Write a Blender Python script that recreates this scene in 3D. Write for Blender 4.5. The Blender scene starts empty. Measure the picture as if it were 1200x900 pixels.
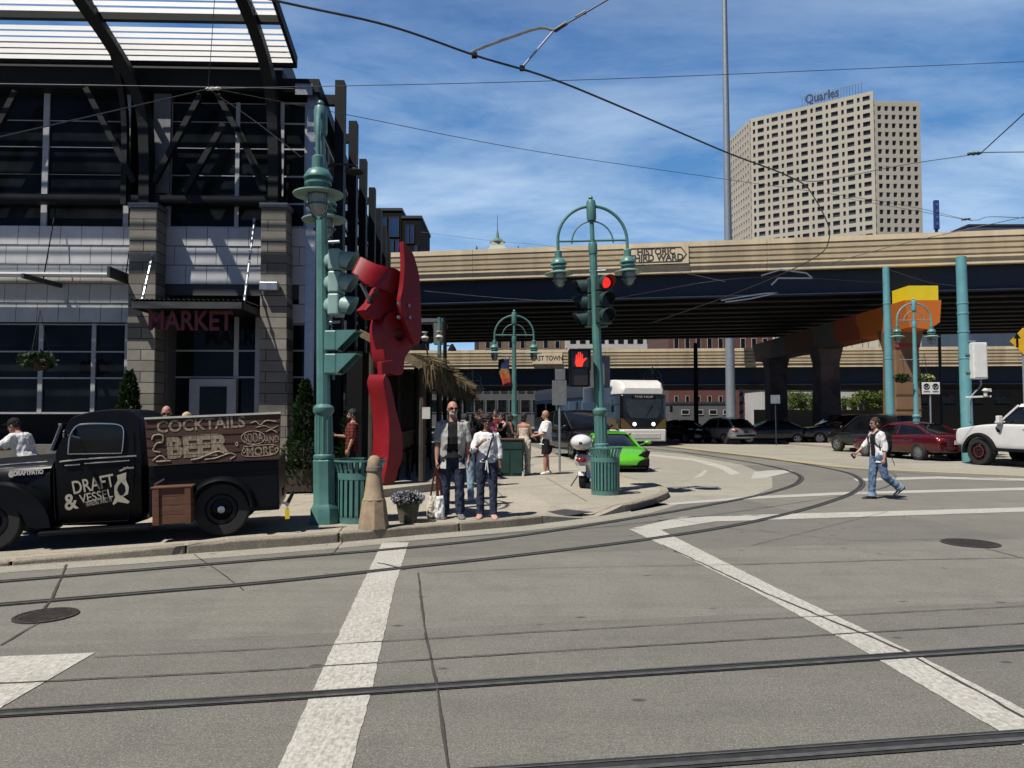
import bpy, bmesh, math, random
from mathutils import Vector, Matrix, noise, Euler
random.seed(7)
SC = bpy.context.scene
COL = SC.collection
PI = math.pi
R = math.radians

# ---------------------------------------------------------------- camera maths
F = 850.0; PITCH = math.atan(38 / 850); CZ = 1.66
CP, SP = math.cos(PITCH), math.sin(PITCH)

def ray(x, y):
    dx = (x - 600) / F; dz = -(y - 450) / F
    return Vector((dx, CP - dz * SP, SP + dz * CP))

def G(x, y, z=0.0):
    d = ray(x, y); t = (z - CZ) / d.z
    return Vector((d.x * t, d.y * t, z))

def at(x, y, Y):
    d = ray(x, y); t = Y / d.y
    return Vector((d.x * t, Y, CZ + d.z * t))

def hit(x, y, p, n):
    """ray through a photo point meeting the plane through p with normal n"""
    d = ray(x, y); o = Vector((0, 0, CZ))
    return o + d * ((p - o).dot(n) / d.dot(n))

# ---------------------------------------------------------------- mesh builder
def rot_to(axis):
    return Vector((0, 0, 1)).rotation_difference(Vector(axis).normalized()).to_matrix()

class MB:
    def __init__(s):
        s.v = []; s.f = []; s.m = []; s.k = 0
    def add(s, verts, faces, mi=None):
        b = len(s.v); mi = s.k if mi is None else mi
        s.v += [Vector(q) for q in verts]
        for f in faces:
            s.f.append([b + i for i in f]); s.m.append(mi)
        return b
    def box(s, x0, x1, y0, y1, z0, z1, M=None):
        vs = [Vector((x, y, z)) for x in (x0, x1) for y in (y0, y1) for z in (z0, z1)]
        if M is not None: vs = [M @ q for q in vs]
        s.add(vs, [(0, 1, 3, 2), (4, 6, 7, 5), (0, 4, 5, 1), (2, 3, 7, 6), (0, 2, 6, 4), (1, 5, 7, 3)])
        return s
    def cbox(s, c, size, M=None):
        c = Vector(c); h = Vector(size) / 2
        T = Matrix.Translation(c) @ (M.to_4x4() if M is not None else Matrix.Identity(4))
        return s.box(-h.x, h.x, -h.y, h.y, -h.z, h.z, T)
    def bar(s, a, b, w, h=None, up=(0, 0, 1)):
        a = Vector(a); b = Vector(b); h = h or w
        d = (b - a); L = d.length; d.normalize()
        up = Vector(up)
        if abs(d.dot(up)) > .98: up = Vector((0, 1, 0))
        sx = d.cross(up).normalized(); sz = sx.cross(d)
        M = Matrix(((d.x, sx.x, sz.x, a.x), (d.y, sx.y, sz.y, a.y), (d.z, sx.z, sz.z, a.z), (0, 0, 0, 1)))
        return s.box(0, L, -w / 2, w / 2, -h / 2, h / 2, M)
    def prism(s, pts, a0, a1, ax='y', M=None):
        n = len(pts)
        def mk(p, a):
            q = Vector((p[0], a, p[1])) if ax == 'y' else Vector((p[0], p[1], a)) if ax == 'z' else Vector((a, p[0], p[1]))
            return M @ q if M is not None else q
        vs = [mk(p, a0) for p in pts] + [mk(p, a1) for p in pts]
        s.add(vs, [tuple(range(n)), tuple(range(2 * n - 1, n - 1, -1))] + [(i, (i + 1) % n, n + (i + 1) % n, n + i) for i in range(n)])
        return s
    def tube(s, path, r, n=8, cap=True, flat=None):
        path = [Vector(p) for p in path]; m = len(path)
        rs = r if isinstance(r, (list, tuple)) else [r] * m
        rings = []
        prev = None
        for i, p in enumerate(path):
            t = (path[min(i + 1, m - 1)] - path[max(i - 1, 0)])
            if t.length < 1e-9: t = Vector((0, 0, 1))
            t.normalize()
            if prev is None:
                u = t.cross(Vector((0, 0, 1)) if abs(t.z) < .9 else Vector((0, 1, 0))).normalized()
            else:
                u = (prev - t * prev.dot(t))
                u = u.normalized() if u.length > 1e-6 else t.orthogonal().normalized()
            prev = u; w = t.cross(u)
            rr = rs[i]
            ru, rw = rr if isinstance(rr, (tuple, list)) else (rr, rr)
            rings.append([p + u * (ru * math.cos(2 * PI * k / n)) + w * (rw * math.sin(2 * PI * k / n)) for k in range(n)])
        return s.loft(rings, cap)
    def loft(s, rings, cap=True, closed=True):
        n = len(rings[0]); m = len(rings)
        vs = [p for rg in rings for p in rg]; fs = []
        for i in range(m - 1):
            for k in range(n if closed else n - 1):
                a = i * n + k; b = i * n + (k + 1) % n
                fs.append((a, b, b + n, a + n))
        if cap:
            fs.append(tuple(range(n))); fs.append(tuple(range(n * m - 1, n * (m - 1) - 1, -1)))
        s.add(vs, fs); return s
    def lathe(s, prof, c=(0, 0, 0), n=16, M=None, cap=True, ph=0):
        rings = []
        for r, z in prof:
            rg = []
            for k in range(n):
                a = 2 * PI * (k + ph) / n
                q = Vector((r * math.cos(a), r * math.sin(a), z))
                if M is not None: q = M @ q
                rg.append(q + Vector(c))
            rings.append(rg)
        return s.loft(rings, cap)
    def disc(s, c, r, axis, t=.01, n=20):
        M = rot_to(axis)
        return s.lathe([(r, 0), (r, t)], c, n, M)
    def ell(s, c, rad, n=14, m=9, M=None):
        rad = Vector(rad if isinstance(rad, (tuple, list, Vector)) else (rad,) * 3)
        rings = []
        for i in range(m):
            a = PI * (i + .02) / (m - .96) if False else PI * (i + .15) / (m - .7)
            z = -math.cos(a); r = math.sin(a)
            rg = []
            for k in range(n):
                q = Vector((rad.x * r * math.cos(2 * PI * k / n), rad.y * r * math.sin(2 * PI * k / n), rad.z * z))
                if M is not None: q = M @ q
                rg.append(q + Vector(c))
            rings.append(rg)
        return s.loft(rings)
    def sheet(s, pts, z=None):
        s.add([(p[0], p[1], z if z is not None else p[2]) for p in pts], [tuple(range(len(pts)))]); return s
    def ribbon(s, path, w0, w1, z):
        """flat strip between signed side offsets w0 and w1 of a ground path"""
        P = [Vector((p[0], p[1], 0)) for p in path]; m = len(P); vs = []
        for i, p in enumerate(P):
            t = (P[min(i + 1, m - 1)] - P[max(i - 1, 0)]).normalized(); nrm = Vector((-t.y, t.x, 0))
            a = p + nrm * w0; b = p + nrm * w1
            vs += [(a.x, a.y, z), (b.x, b.y, z)]
        s.add(vs, [(2 * i, 2 * i + 1, 2 * i + 3, 2 * i + 2) for i in range(m - 1)]); return s
    def solid_ribbon(s, path, w0, w1, z0, z1):
        P = [Vector((p[0], p[1], 0)) for p in path]; m = len(P); rings = []
        for i, p in enumerate(P):
            t = (P[min(i + 1, m - 1)] - P[max(i - 1, 0)]).normalized(); nrm = Vector((-t.y, t.x, 0))
            a = p + nrm * w0; b = p + nrm * w1
            zz0 = z0[i] if isinstance(z0, list) else z0; zz1 = z1[i] if isinstance(z1, list) else z1
            rings.append([Vector((a.x, a.y, zz0)), Vector((b.x, b.y, zz0)), Vector((b.x, b.y, zz1)), Vector((a.x, a.y, zz1))])
        s.loft(rings); return s
    def mesh(s, name, mats, smooth=35):
        me = bpy.data.meshes.new(name)
        me.from_pydata([tuple(q) for q in s.v], [], s.f)
        mats = mats if isinstance(mats, (list, tuple)) else [mats]
        for mt in mats: me.materials.append(mt)
        me.polygons.foreach_set('material_index', [min(i, len(mats) - 1) for i in s.m])
        bm = bmesh.new(); bm.from_mesh(me)
        bmesh.ops.recalc_face_normals(bm, faces=bm.faces)
        bm.to_mesh(me); bm.free()
        if smooth:
            me.polygons.foreach_set('use_smooth', [True] * len(me.polygons))
            me.set_sharp_from_angle(angle=R(smooth))
        me.update()
        return me
    def build(s, name, mats, parent=None, smooth=35, bevel=0, w=False, seg=2):
        if w and parent is not None:
            Mi = parent.matrix_basis.inverted(); s.v = [Mi @ q for q in s.v]
        o = bpy.data.objects.new(name, s.mesh(name, mats, smooth))
        COL.objects.link(o)
        if parent is not None: o.parent = parent
        if bevel:
            b = o.modifiers.new('bevel', 'BEVEL'); b.width = bevel; b.segments = seg; b.limit_method = 'ANGLE'; b.angle_limit = R(40)
            b.harden_normals = False
        return o

def bake(o):
    """replace the mesh of o by its evaluated mesh (modifiers applied)"""
    dg = bpy.context.evaluated_depsgraph_get()
    me = bpy.data.meshes.new_from_object(o.evaluated_get(dg), depsgraph=dg)
    o.modifiers.clear(); old = o.data; o.data = me; bpy.data.meshes.remove(old); return o

def tag(o, label=None, cat=None, group=None, kind=None):
    if label: o['label'] = label
    if cat: o['category'] = cat
    if group: o['group'] = group
    if kind: o['kind'] = kind
    return o

def thing(name, label, cat, loc=(0, 0, 0), rz=0, group=None, ry=0):
    o = bpy.data.objects.new(name, None); COL.objects.link(o)
    o.location = loc; o.rotation_euler = (0, ry, rz)
    o.empty_display_size = .1
    o.matrix_basis = Matrix.Translation(Vector(loc)) @ Euler((0, ry, rz)).to_matrix().to_4x4()
    return tag(o, label, cat, group)

def children(o):
    return [c for c in bpy.data.objects if c.parent == o]

def copy_tree(o, parent=None):
    c = o.copy(); COL.objects.link(c)
    if parent is not None: c.parent = parent
    for ch in children(o): copy_tree(ch, c)
    return c

def text(name, body, size, mt, parent, M, extrude=.004, bold=0.0, align='CENTER', shear=0, spacing=1.0, sx=1.0):
    cu = bpy.data.curves.new(name, 'FONT'); cu.body = body; cu.size = size; cu.extrude = extrude; cu.offset = bold
    cu.align_x = align; cu.align_y = 'CENTER'; cu.shear = shear; cu.space_character = spacing; cu.resolution_u = 3
    o = bpy.data.objects.new(name, cu); COL.objects.link(o)
    dg = bpy.context.evaluated_depsgraph_get()
    me = bpy.data.meshes.new_from_object(o.evaluated_get(dg), depsgraph=dg)
    bpy.data.objects.remove(o)
    S = Matrix.Diagonal((sx, 1, 1, 1))
    me.transform(M @ S); me.materials.clear(); me.materials.append(mt)
    o = bpy.data.objects.new(name, me); COL.objects.link(o); o.parent = parent
    return o

def fit_text(name, body, mt, parent, Mx, w, h, extrude=.003, bold=0.0, shear=0, fn=None, spacing=1.0):
    o = text(name, body, 1.0, mt, parent, Matrix.Identity(4), 0.0 if extrude == 0 else .01, bold, shear=shear, spacing=spacing)
    vs = o.data.vertices; xs = [v.co.x for v in vs]; ys = [v.co.y for v in vs]
    cx, cy_ = (max(xs) + min(xs)) / 2, (max(ys) + min(ys)) / 2; sx = w / (max(xs) - min(xs)); sy = h / (max(ys) - min(ys))
    for v in vs:
        x, y, z = (v.co.x - cx) * sx, (v.co.y - cy_) * sy, v.co.z / .01 * extrude
        if fn: x, y = fn(x, y)
        v.co = Mx @ Vector((x, y, z))
    return o

def spline(pts, n=8):
    P = [Vector(p) for p in pts]; out = []
    P = [P[0] * 2 - P[1]] + P + [P[-1] * 2 - P[-2]]
    for i in range(1, len(P) - 2):
        a, b, c, d = P[i - 1:i + 3]
        for k in range(n):
            t = k / n
            out.append(.5 * ((2 * b) + (c - a) * t + (2 * a - 5 * b + 4 * c - d) * t * t + (3 * b - a - 3 * c + d) * t ** 3))
    out.append(P[-2].copy()); return out

# ---------------------------------------------------------------- materials
def nodes_of(name):
    m = bpy.data.materials.new(name); m.use_nodes = True
    nt = m.node_tree; return m, nt, nt.nodes, nt.links, nt.nodes['Principled BSDF']

def N(nt, typ, **kw):
    n = nt.nodes.new(typ)
    for k, v in kw.items():
        if k.startswith('i_'):
            key = k[2:]
            n.inputs[int(key) if key.isdigit() else key.replace('_', ' ')].default_value = v
        else: setattr(n, k, v)
    return n

K = .74   # the picture is exposed half a stop up
def c4(c): return (c[0] * K, c[1] * K, c[2] * K, 1)

def mixc(nt, fac, a, b, mode='MIX'):
    n = nt.nodes.new('ShaderNodeMix'); n.data_type = 'RGBA'; n.blend_type = mode
    for i, q in ((0, fac), (6, a), (7, b)):
        if hasattr(q, 'links'): nt.links.new(q, n.inputs[i])
        elif isinstance(q, tuple): n.inputs[i].default_value = c4(q)
        else: n.inputs[i].default_value = q
    return n.outputs[2]

def mth(nt, op, a, b=None, clamp=False):
    n = nt.nodes.new('ShaderNodeMath'); n.operation = op; n.use_clamp = clamp
    for i, q in ((0, a), (1, b)):
        if q is None: continue
        if hasattr(q, 'links'): nt.links.new(q, n.inputs[i])
        else: n.inputs[i].default_value = q
    return n.outputs[0]

def ramp(nt, x, lo, hi):
    n = nt.nodes.new('ShaderNodeMapRange'); n.clamp = True
    nt.links.new(x, n.inputs[0]); n.inputs[1].default_value = lo; n.inputs[2].default_value = hi
    return n.outputs[0]

def noise_tex(nt, vec, scale, detail=5, rough=.6, dim='3D'):
    n = nt.nodes.new('ShaderNodeTexNoise'); n.noise_dimensions = dim
    n.inputs['Scale'].default_value = scale; n.inputs['Detail'].default_value = detail; n.inputs['Roughness'].default_value = rough
    if vec is not None: nt.links.new(vec, n.inputs['Vector'])
    return n.outputs[0]

def coords(nt, which='Object', scale=None, rot=None):
    tc = nt.nodes.new('ShaderNodeTexCoord'); v = tc.outputs[which]
    if scale or rot:
        mp = nt.nodes.new('ShaderNodeMapping')
        if scale: mp.inputs['Scale'].default_value = scale
        if rot: mp.inputs['Rotation'].default_value = rot
        nt.links.new(v, mp.inputs[0]); v = mp.outputs[0]
    return v

def bump(nt, bs, h, st=.2, dist=.01):
    b = nt.nodes.new('ShaderNodeBump'); b.inputs['Strength'].default_value = st; b.inputs['Distance'].default_value = dist
    nt.links.new(h, b.inputs['Height']); nt.links.new(b.outputs[0], bs.inputs['Normal'])

def mat(name, col, rough=.6, metal=0, var=.18, scale=6, bmp=0, bscale=60, coat=0, spec=.5, col2=None, stretch=None, dirt=0):
    m, nt, nd, lk, bs = nodes_of(name)
    v = coords(nt, 'Object', stretch)
    n1 = noise_tex(nt, v, scale, 6, .65)
    f = ramp(nt, n1, .32, .68)
    a = tuple(x * (1 - var) for x in col); b = tuple(min(1, x * (1 + var)) for x in (col2 or col))
    out = mixc(nt, f, a, b)
    if dirt:
        n2 = noise_tex(nt, v, scale * .35, 8, .7)
        out = mixc(nt, mth(nt, 'MULTIPLY', ramp(nt, n2, .5, .75), dirt), out, tuple(x * .35 for x in col))
    lk.new(out, bs.inputs['Base Color'])
    rr = ramp(nt, n1, .2, .8)
    r2 = mth(nt, 'ADD', mth(nt, 'MULTIPLY', rr, .16), max(rough - .08, .02)); lk.new(r2, bs.inputs['Roughness'])
    bs.inputs['Metallic'].default_value = metal
    bs.inputs['Specular IOR Level'].default_value = spec
    if coat:
        bs.inputs['Coat Weight'].default_value = coat; bs.inputs['Coat Roughness'].default_value = .04
    if bmp: bump(nt, bs, noise_tex(nt, v, bscale, 4, .6), bmp, .01)
    return m

def glass(name, col=(.010, .012, .013), rough=.05, spec=.09, var=.5):
    m, nt, nd, lk, bs = nodes_of(name)
    v = coords(nt)
    lk.new(mixc(nt, ramp(nt, noise_tex(nt, v, 1.3, 3), .35, .65), tuple(x * (1 - var) for x in col), tuple(x * (1 + var) for x in col)), bs.inputs['Base Color'])
    bs.inputs['Roughness'].default_value = rough; bs.inputs['Specular IOR Level'].default_value = spec
    bump(nt, bs, noise_tex(nt, v, .8, 2), .04, .02)
    return m

def emit(name, col, st):
    m, nt, nd, lk, bs = nodes_of(name)
    bs.inputs['Base Color'].default_value = c4(tuple(x * .4 for x in col)); bs.inputs['Emission Color'].default_value = c4(col)
    bs.inputs['Emission Strength'].default_value = st; bs.inputs['Roughness'].default_value = .4
    return m

def paint(name, col, rough=.35, metal=0, coat=.6, flake=0):
    m = mat(name, col, rough, metal, .06, 3, 0, 0, coat)
    return m

def road_mat(name, base, warm, slab=1.0):
    m, nt, nd, lk, bs = nodes_of(name)
    v = coords(nt, 'Object')
    big = noise_tex(nt, v, .35, 5, .6); mid = noise_tex(nt, v, 2.2, 6, .7); fine = noise_tex(nt, v, 55, 4, .7)
    grit = noise_tex(nt, v, 95, 3, .75)
    c = mixc(nt, ramp(nt, big, .3, .7), base, warm)
    c = mixc(nt, mth(nt, 'MULTIPLY', ramp(nt, mid, .46, .66), .42), c, tuple(x * .62 for x in base))
    br = nt.nodes.new('ShaderNodeTexBrick'); lk.new(coords(nt, 'Object', None, (0, 0, R(-9))), br.inputs['Vector']); br.inputs['Scale'].default_value = 1
    br.inputs['Brick Width'].default_value = 4.2; br.inputs['Row Height'].default_value = 2.9; br.inputs['Mortar Size'].default_value = 0; br.offset = .37
    br.inputs['Color1'].default_value = (.76, .76, .77, 1); br.inputs['Color2'].default_value = (1.2, 1.19, 1.15, 1)
    c = mixc(nt, slab, c, br.outputs[0], 'MULTIPLY')
    c = mixc(nt, mth(nt, 'MULTIPLY', ramp(nt, fine, .46, .62), .42), c, tuple(x * 1.5 for x in base))
    c = mixc(nt, mth(nt, 'MULTIPLY', ramp(nt, noise_tex(nt, v, 26, 3, .7), .54, .44), .30), c, tuple(x * .55 for x in base))
    c = mixc(nt, mth(nt, 'MULTIPLY', ramp(nt, grit, .56, .66), .75), c, tuple(x * 1.9 for x in warm))
    c = mixc(nt, mth(nt, 'MULTIPLY', ramp(nt, grit, .45, .36), .7), c, tuple(x * .45 for x in base))
    # long wear streaks along the tracks
    vs = coords(nt, 'Object', (.25, 3.2, 1), (0, 0, R(-9)))
    c = mixc(nt, mth(nt, 'MULTIPLY', ramp(nt, noise_tex(nt, vs, 1.1, 5, .6), .5, .8), .4), c, tuple(x * .55 for x in base))
    # small dark blots (gum, oil)
    vo = nt.nodes.new('ShaderNodeTexVoronoi'); vo.inputs['Scale'].default_value = 1.5; vo.inputs['Randomness'].default_value = 1
    lk.new(coords(nt, 'Object', (1, 1.7, 1)), vo.inputs['Vector'])
    c = mixc(nt, mth(nt, 'MULTIPLY', ramp(nt, vo.outputs[0], .085, .045), .75), c, tuple(x * .25 for x in base))
    lk.new(c, bs.inputs['Base Color'])
    bs.inputs['Roughness'].default_value = .85; bs.inputs['Specular IOR Level'].default_value = .3
    bump(nt, bs, mth(nt, 'ADD', fine, grit), .35, .006)
    return m

def worn_paint(name, col, under):
    m, nt, nd, lk, bs = nodes_of(name)
    v = coords(nt); vs = coords(nt, 'Object', (7, 1.2, 1), (0, 0, R(4)))
    n1 = noise_tex(nt, v, 30, 8, .8); n2 = noise_tex(nt, vs, 9, 6, .75); n3 = noise_tex(nt, v, 1.4, 3)
    w = mth(nt, 'ADD', mth(nt, 'MULTIPLY', n1, .5), mth(nt, 'MULTIPLY', n2, .5))
    w = mth(nt, 'ADD', w, mth(nt, 'MULTIPLY', n3, .12))
    c = mixc(nt, mth(nt, 'MULTIPLY', ramp(nt, w, .50, .64), .8), mixc(nt, ramp(nt, n1, .3, .7), col, tuple(x * .8 for x in col)), under)
    lk.new(c, bs.inputs['Base Color']); bs.inputs['Roughness'].default_value = .75
    bump(nt, bs, n1, .2, .004)
    return m

def wood_mat(name, a, b, sc=(1, 14, 14)):
    m, nt, nd, lk, bs = nodes_of(name)
    v = coords(nt, 'Object', sc)
    n1 = noise_tex(nt, v, 2.2, 7, .7); n2 = noise_tex(nt, coords(nt), 3, 4)
    c = mixc(nt, ramp(nt, n1, .3, .7), a, b); c = mixc(nt, mth(nt, 'MULTIPLY', ramp(nt, n2, .45, .7), .5), c, tuple(x * .45 for x in a))
    lk.new(c, bs.inputs['Base Color']); bs.inputs['Roughness'].default_value = .7; bump(nt, bs, n1, .4, .01)
    return m

def brick_mat(name, c1, c2, mortar, sc=3.0, rot=(R(90), 0, 0), bw=.6, rh=.25, ms=.02):
    m, nt, nd, lk, bs = nodes_of(name)
    v = coords(nt, 'Object', (1, 1, 1), rot)
    br = nt.nodes.new('ShaderNodeTexBrick'); lk.new(v, br.inputs['Vector'])
    br.inputs['Color1'].default_value = c4(c1); br.inputs['Color2'].default_value = c4(c2); br.inputs['Mortar'].default_value = c4(mortar)
    br.inputs['Scale'].default_value = sc; br.inputs['Brick Width'].default_value = bw; br.inputs['Row Height'].default_value = rh; br.inputs['Mortar Size'].default_value = ms
    c = mixc(nt, mth(nt, 'MULTIPLY', ramp(nt, noise_tex(nt, coords(nt), 2, 6, .7), .4, .75), .5), br.outputs[0], tuple(x * .5 for x in c1))
    lk.new(c, bs.inputs['Base Color']); bs.inputs['Roughness'].default_value = .85
    bump(nt, bs, br.outputs[1], -.3, .01)
    return m

def leaf_mat(name, a, b):
    m, nt, nd, lk, bs = nodes_of(name)
    oi = nt.nodes.new('ShaderNodeNewGeometry')
    c = mixc(nt, oi.outputs['Random Per Island'], a, b)
    lk.new(c, bs.inputs['Base Color']); bs.inputs['Roughness'].default_value = .6; bs.inputs['Specular IOR Level'].default_value = .25
    tr = nt.nodes.new('ShaderNodeBsdfTranslucent'); lk.new(c, tr.inputs[0])
    mx = nt.nodes.new('ShaderNodeMixShader'); mx.inputs[0].default_value = .3
    lk.new(bs.outputs[0], mx.inputs[1]); lk.new(tr.outputs[0], mx.inputs[2]); lk.new(mx.outputs[0], nd['Material Output'].inputs[0])
    return m

def shirt_mat(name, a, b, sc=30, kind='noise'):
    m, nt, nd, lk, bs = nodes_of(name)
    v = coords(nt)
    if kind == 'plaid':
        w1 = N(nt, 'ShaderNodeTexWave', wave_type='BANDS', bands_direction='Z'); w1.inputs['Scale'].default_value = 4.5
        w2 = N(nt, 'ShaderNodeTexWave', wave_type='BANDS', bands_direction='Y'); w2.inputs['Scale'].default_value = 4.5
        lk.new(v, w1.inputs[0]); lk.new(v, w2.inputs[0])
        fac = mth(nt, 'MULTIPLY', mth(nt, 'ADD', w1.outputs[1], w2.outputs[1]), .5); fac = ramp(nt, fac, .35, .75)
    elif kind == 'spots':
        vo = nt.nodes.new('ShaderNodeTexVoronoi'); vo.inputs['Scale'].default_value = sc; lk.new(v, vo.inputs['Vector'])
        fac = ramp(nt, vo.outputs[0], .22, .16)
    else: fac = ramp(nt, noise_tex(nt, v, sc, 5, .7), .4, .6)
    lk.new(mixc(nt, fac, a, b), bs.inputs['Base Color']); bs.inputs['Roughness'].default_value = .9; bs.inputs['Specular IOR Level'].default_value = .2
    bump(nt, bs, noise_tex(nt, v, 14, 3), .35, .02)
    return m

M = {}
M['road'] = road_mat('road_concrete', (.178, .171, .149), (.226, .216, .188))
M['road2'] = road_mat('pale_concrete', (.32, .30, .245), (.38, .36, .30), .5)
M['walk'] = road_mat('sidewalk_concrete', (.36, .325, .26), (.43, .39, .315), .5)
M['kerb'] = road_mat('kerb_concrete', (.30, .265, .20), (.36, .32, .25))
M['line'] = worn_paint('worn_white_paint', (.60, .58, .52), (.25, .23, .19))
M['yline'] = worn_paint('worn_yellow_paint', (.50, .38, .16), (.36, .33, .25))
M['groove'] = mat('rail_rubber', (.022, .022, .022), .75, 0, .4, 9, .3)
M['rail'] = mat('rail_steel', (.14, .135, .125), .5, .4, .3, 12)
M['iron'] = mat('cast_iron', (.055, .045, .04), .6, .3, .4, 14, .3)
M['tact'] = mat('dark_tactile_plate', (.06, .055, .055), .7, .2, .3, 10)
M['crack'] = mat('crack_filler', (.05, .046, .04), .9, 0, .3, 4)
M['teal'] = mat('teal_paint', (.085, .215, .19), .42, 0, .16, 2.5, .05, 30, .2, dirt=.35)
M['teal2'] = mat('light_teal_paint', (.13, .34, .37), .42, 0, .1, 2.5, .05, 30, .2, dirt=.2)
M['tealpale'] = mat('pale_teal_signal_paint', (.26, .39, .345), .45, 0, .14, 5)
M['tealdark'] = mat('dark_teal_paint', (.03, .12, .105), .4, 0, .15, 3)
M['white'] = mat('white_paint', (.75, .75, .72), .5, 0, .08, 4)
M['offw'] = mat('off_white', (.6, .58, .52), .6, 0, .12, 5)
M['black'] = mat('black_paint', (.008, .009, .011), .45, 0, .3, 3, spec=.25)
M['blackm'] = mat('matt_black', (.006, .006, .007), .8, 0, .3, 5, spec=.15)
M['steelblk'] = mat('black_steel', (.008, .009, .011), .55, 0, .35, 2, .08, spec=.2)
M['rub'] = mat('tyre_rubber', (.012, .012, .012), .8, 0, .3, 12, .2)
M['chrome'] = mat('chrome', (.6, .6, .6), .12, 1, .06, 4)
M['alu'] = mat('brushed_aluminium', (.42, .43, .44), .38, .85, .12, 9)
M['galv'] = mat('galvanised_steel', (.30, .34, .38), .5, .4, .14, 6)
M['grey'] = mat('grey_metal', (.19, .195, .2), .5, .3, .14, 5)
M['dgrey'] = mat('dark_grey', (.035, .036, .038), .55, .1, .2, 5)
M['glass'] = glass('window_glass'); M['carglass'] = glass('car_glass', (.006, .007, .009), .03, .3)
M['lampglass'] = mat('ribbed_lamp_glass', (.30, .31, .29), .2, 0, .2, 12, .3, 90, .5)
M['red_led'] = emit('red_lamp', (1, .03, .02), 1.0)
M['hand_led'] = emit('red_hand', (1, .045, .02), .95)
M['headlight'] = emit('headlight_lens', (1, .96, .85), 2.0)
M['lensdark'] = mat('unlit_lens', (.03, .02, .012), .2, 0, .2, 4)
M['red'] = mat('red_sculpture_paint', (.25, .007, .012), .45, 0, .22, 1.6, .06, 20, .05, spec=.3, dirt=.5)
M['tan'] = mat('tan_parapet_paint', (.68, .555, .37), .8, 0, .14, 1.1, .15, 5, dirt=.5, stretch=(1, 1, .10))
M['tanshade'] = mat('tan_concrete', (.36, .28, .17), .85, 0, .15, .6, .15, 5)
M['navy'] = mat('navy_girder_paint', (.010, .022, .05), .6, 0, .35, 1.0, dirt=.5, stretch=(1, 1, .12))
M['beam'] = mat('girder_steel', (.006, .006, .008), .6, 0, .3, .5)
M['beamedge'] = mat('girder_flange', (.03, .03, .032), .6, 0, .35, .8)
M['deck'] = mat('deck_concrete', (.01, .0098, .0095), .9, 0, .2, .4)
M['stone'] = mat('granite', (.33, .245, .155), .8, 0, .25, 7, .3, 60)
M['stoneband'] = mat('dark_stone', (.16, .145, .125), .8, 0, .25, 8, .3, 60)
M['wood'] = wood_mat('brown_wood', (.085, .03, .014), (.17, .068, .03))
M['signwood'] = wood_mat('sign_wood', (.05, .017, .01), (.085, .033, .018))
M['cream'] = worn_paint('cream_lettering', (.44, .36, .25), (.10, .05, .03))
M['gold'] = mat('gold_lettering', (.42, .39, .30), .5, 0, .2, 8)
M['leaf'] = leaf_mat('leaves_dark', (.012, .03, .009), (.03, .06, .017))
M['leaf2'] = leaf_mat('leaves_sunny', (.07, .11, .02), (.15, .20, .045))
M['bark'] = mat('bark', (.05, .038, .028), .9, 0, .3, 8, .5)
def straw_mat(name, a, b):
    m, nt, nd, lk, bs = nodes_of(name); g_ = nt.nodes.new('ShaderNodeNewGeometry')
    lk.new(mixc(nt, g_.outputs['Random Per Island'], a, b), bs.inputs['Base Color']); bs.inputs['Roughness'].default_value = .9; bs.inputs['Specular IOR Level'].default_value = .1; return m
M['thatch'] = straw_mat('thatch', (.06, .045, .025), (.30, .235, .14))
# ---------------------------------------------------------------- camera, sun, sky
cam = bpy.data.cameras.new('camera'); camo = bpy.data.objects.new('camera', cam); COL.objects.link(camo)
cam.sensor_width = 36; cam.lens = F / 1200 * 36; cam.clip_end = 3000; cam.clip_start = .05
camo.location = (0, 0, CZ); camo.rotation_euler = (R(90) + PITCH, 0, 0)
SC.camera = camo

SUN_EL = R(58.5); sx_, sy_ = -.74, -.67
sunvec = Vector((sx_, sy_, 0)).normalized() * math.cos(SUN_EL) + Vector((0, 0, math.sin(SUN_EL)))
sl = bpy.data.lights.new('sun', 'SUN'); sl.energy = 5.0; sl.angle = R(.53); sl.color = (1, .955, .88)
slo = bpy.data.objects.new('sun', sl); COL.objects.link(slo); slo.location = (-20, -20, 60)
slo.rotation_euler = sunvec.to_track_quat('Z', 'Y').to_euler()

K = 1.0
W = bpy.data.worlds.new('World'); SC.world = W; W.use_nodes = True
nt = W.node_tree; bg = nt.nodes['Background']
sky = nt.nodes.new('ShaderNodeTexSky'); sky.sky_type = 'NISHITA'; sky.sun_disc = False
sky.sun_elevation = SUN_EL; sky.sun_rotation = math.atan2(sx_, sy_); sky.altitude = 200; sky.air_density = .4; sky.dust_density = .0; sky.ozone_density = 2.2
tc = nt.nodes.new('ShaderNodeTexCoord'); sep = nt.nodes.new('ShaderNodeSeparateXYZ'); nt.links.new(tc.outputs['Generated'], sep.inputs[0])
zz = mth(nt, 'ADD', mth(nt, 'MAXIMUM', sep.outputs[2], 0), .16)
cmb = nt.nodes.new('ShaderNodeCombineXYZ')
nt.links.new(mth(nt, 'DIVIDE', sep.outputs[0], zz), cmb.inputs[0]); nt.links.new(mth(nt, 'DIVIDE', sep.outputs[1], zz), cmb.inputs[1])
mp = nt.nodes.new('ShaderNodeMapping'); mp.inputs['Scale'].default_value = (.8, 1.6, 1); mp.inputs['Rotation'].default_value = (0, 0, R(-28)); mp.inputs['Location'].default_value = (1.7, .6, 0)
nt.links.new(cmb.outputs[0], mp.inputs[0])
cn = nt.nodes.new('ShaderNodeTexNoise'); cn.inputs['Scale'].default_value = 1.15; cn.inputs['Detail'].default_value = 9; cn.inputs['Roughness'].default_value = .6; cn.inputs['Distortion'].default_value = .5
nt.links.new(mp.outputs[0], cn.inputs['Vector'])
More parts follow.
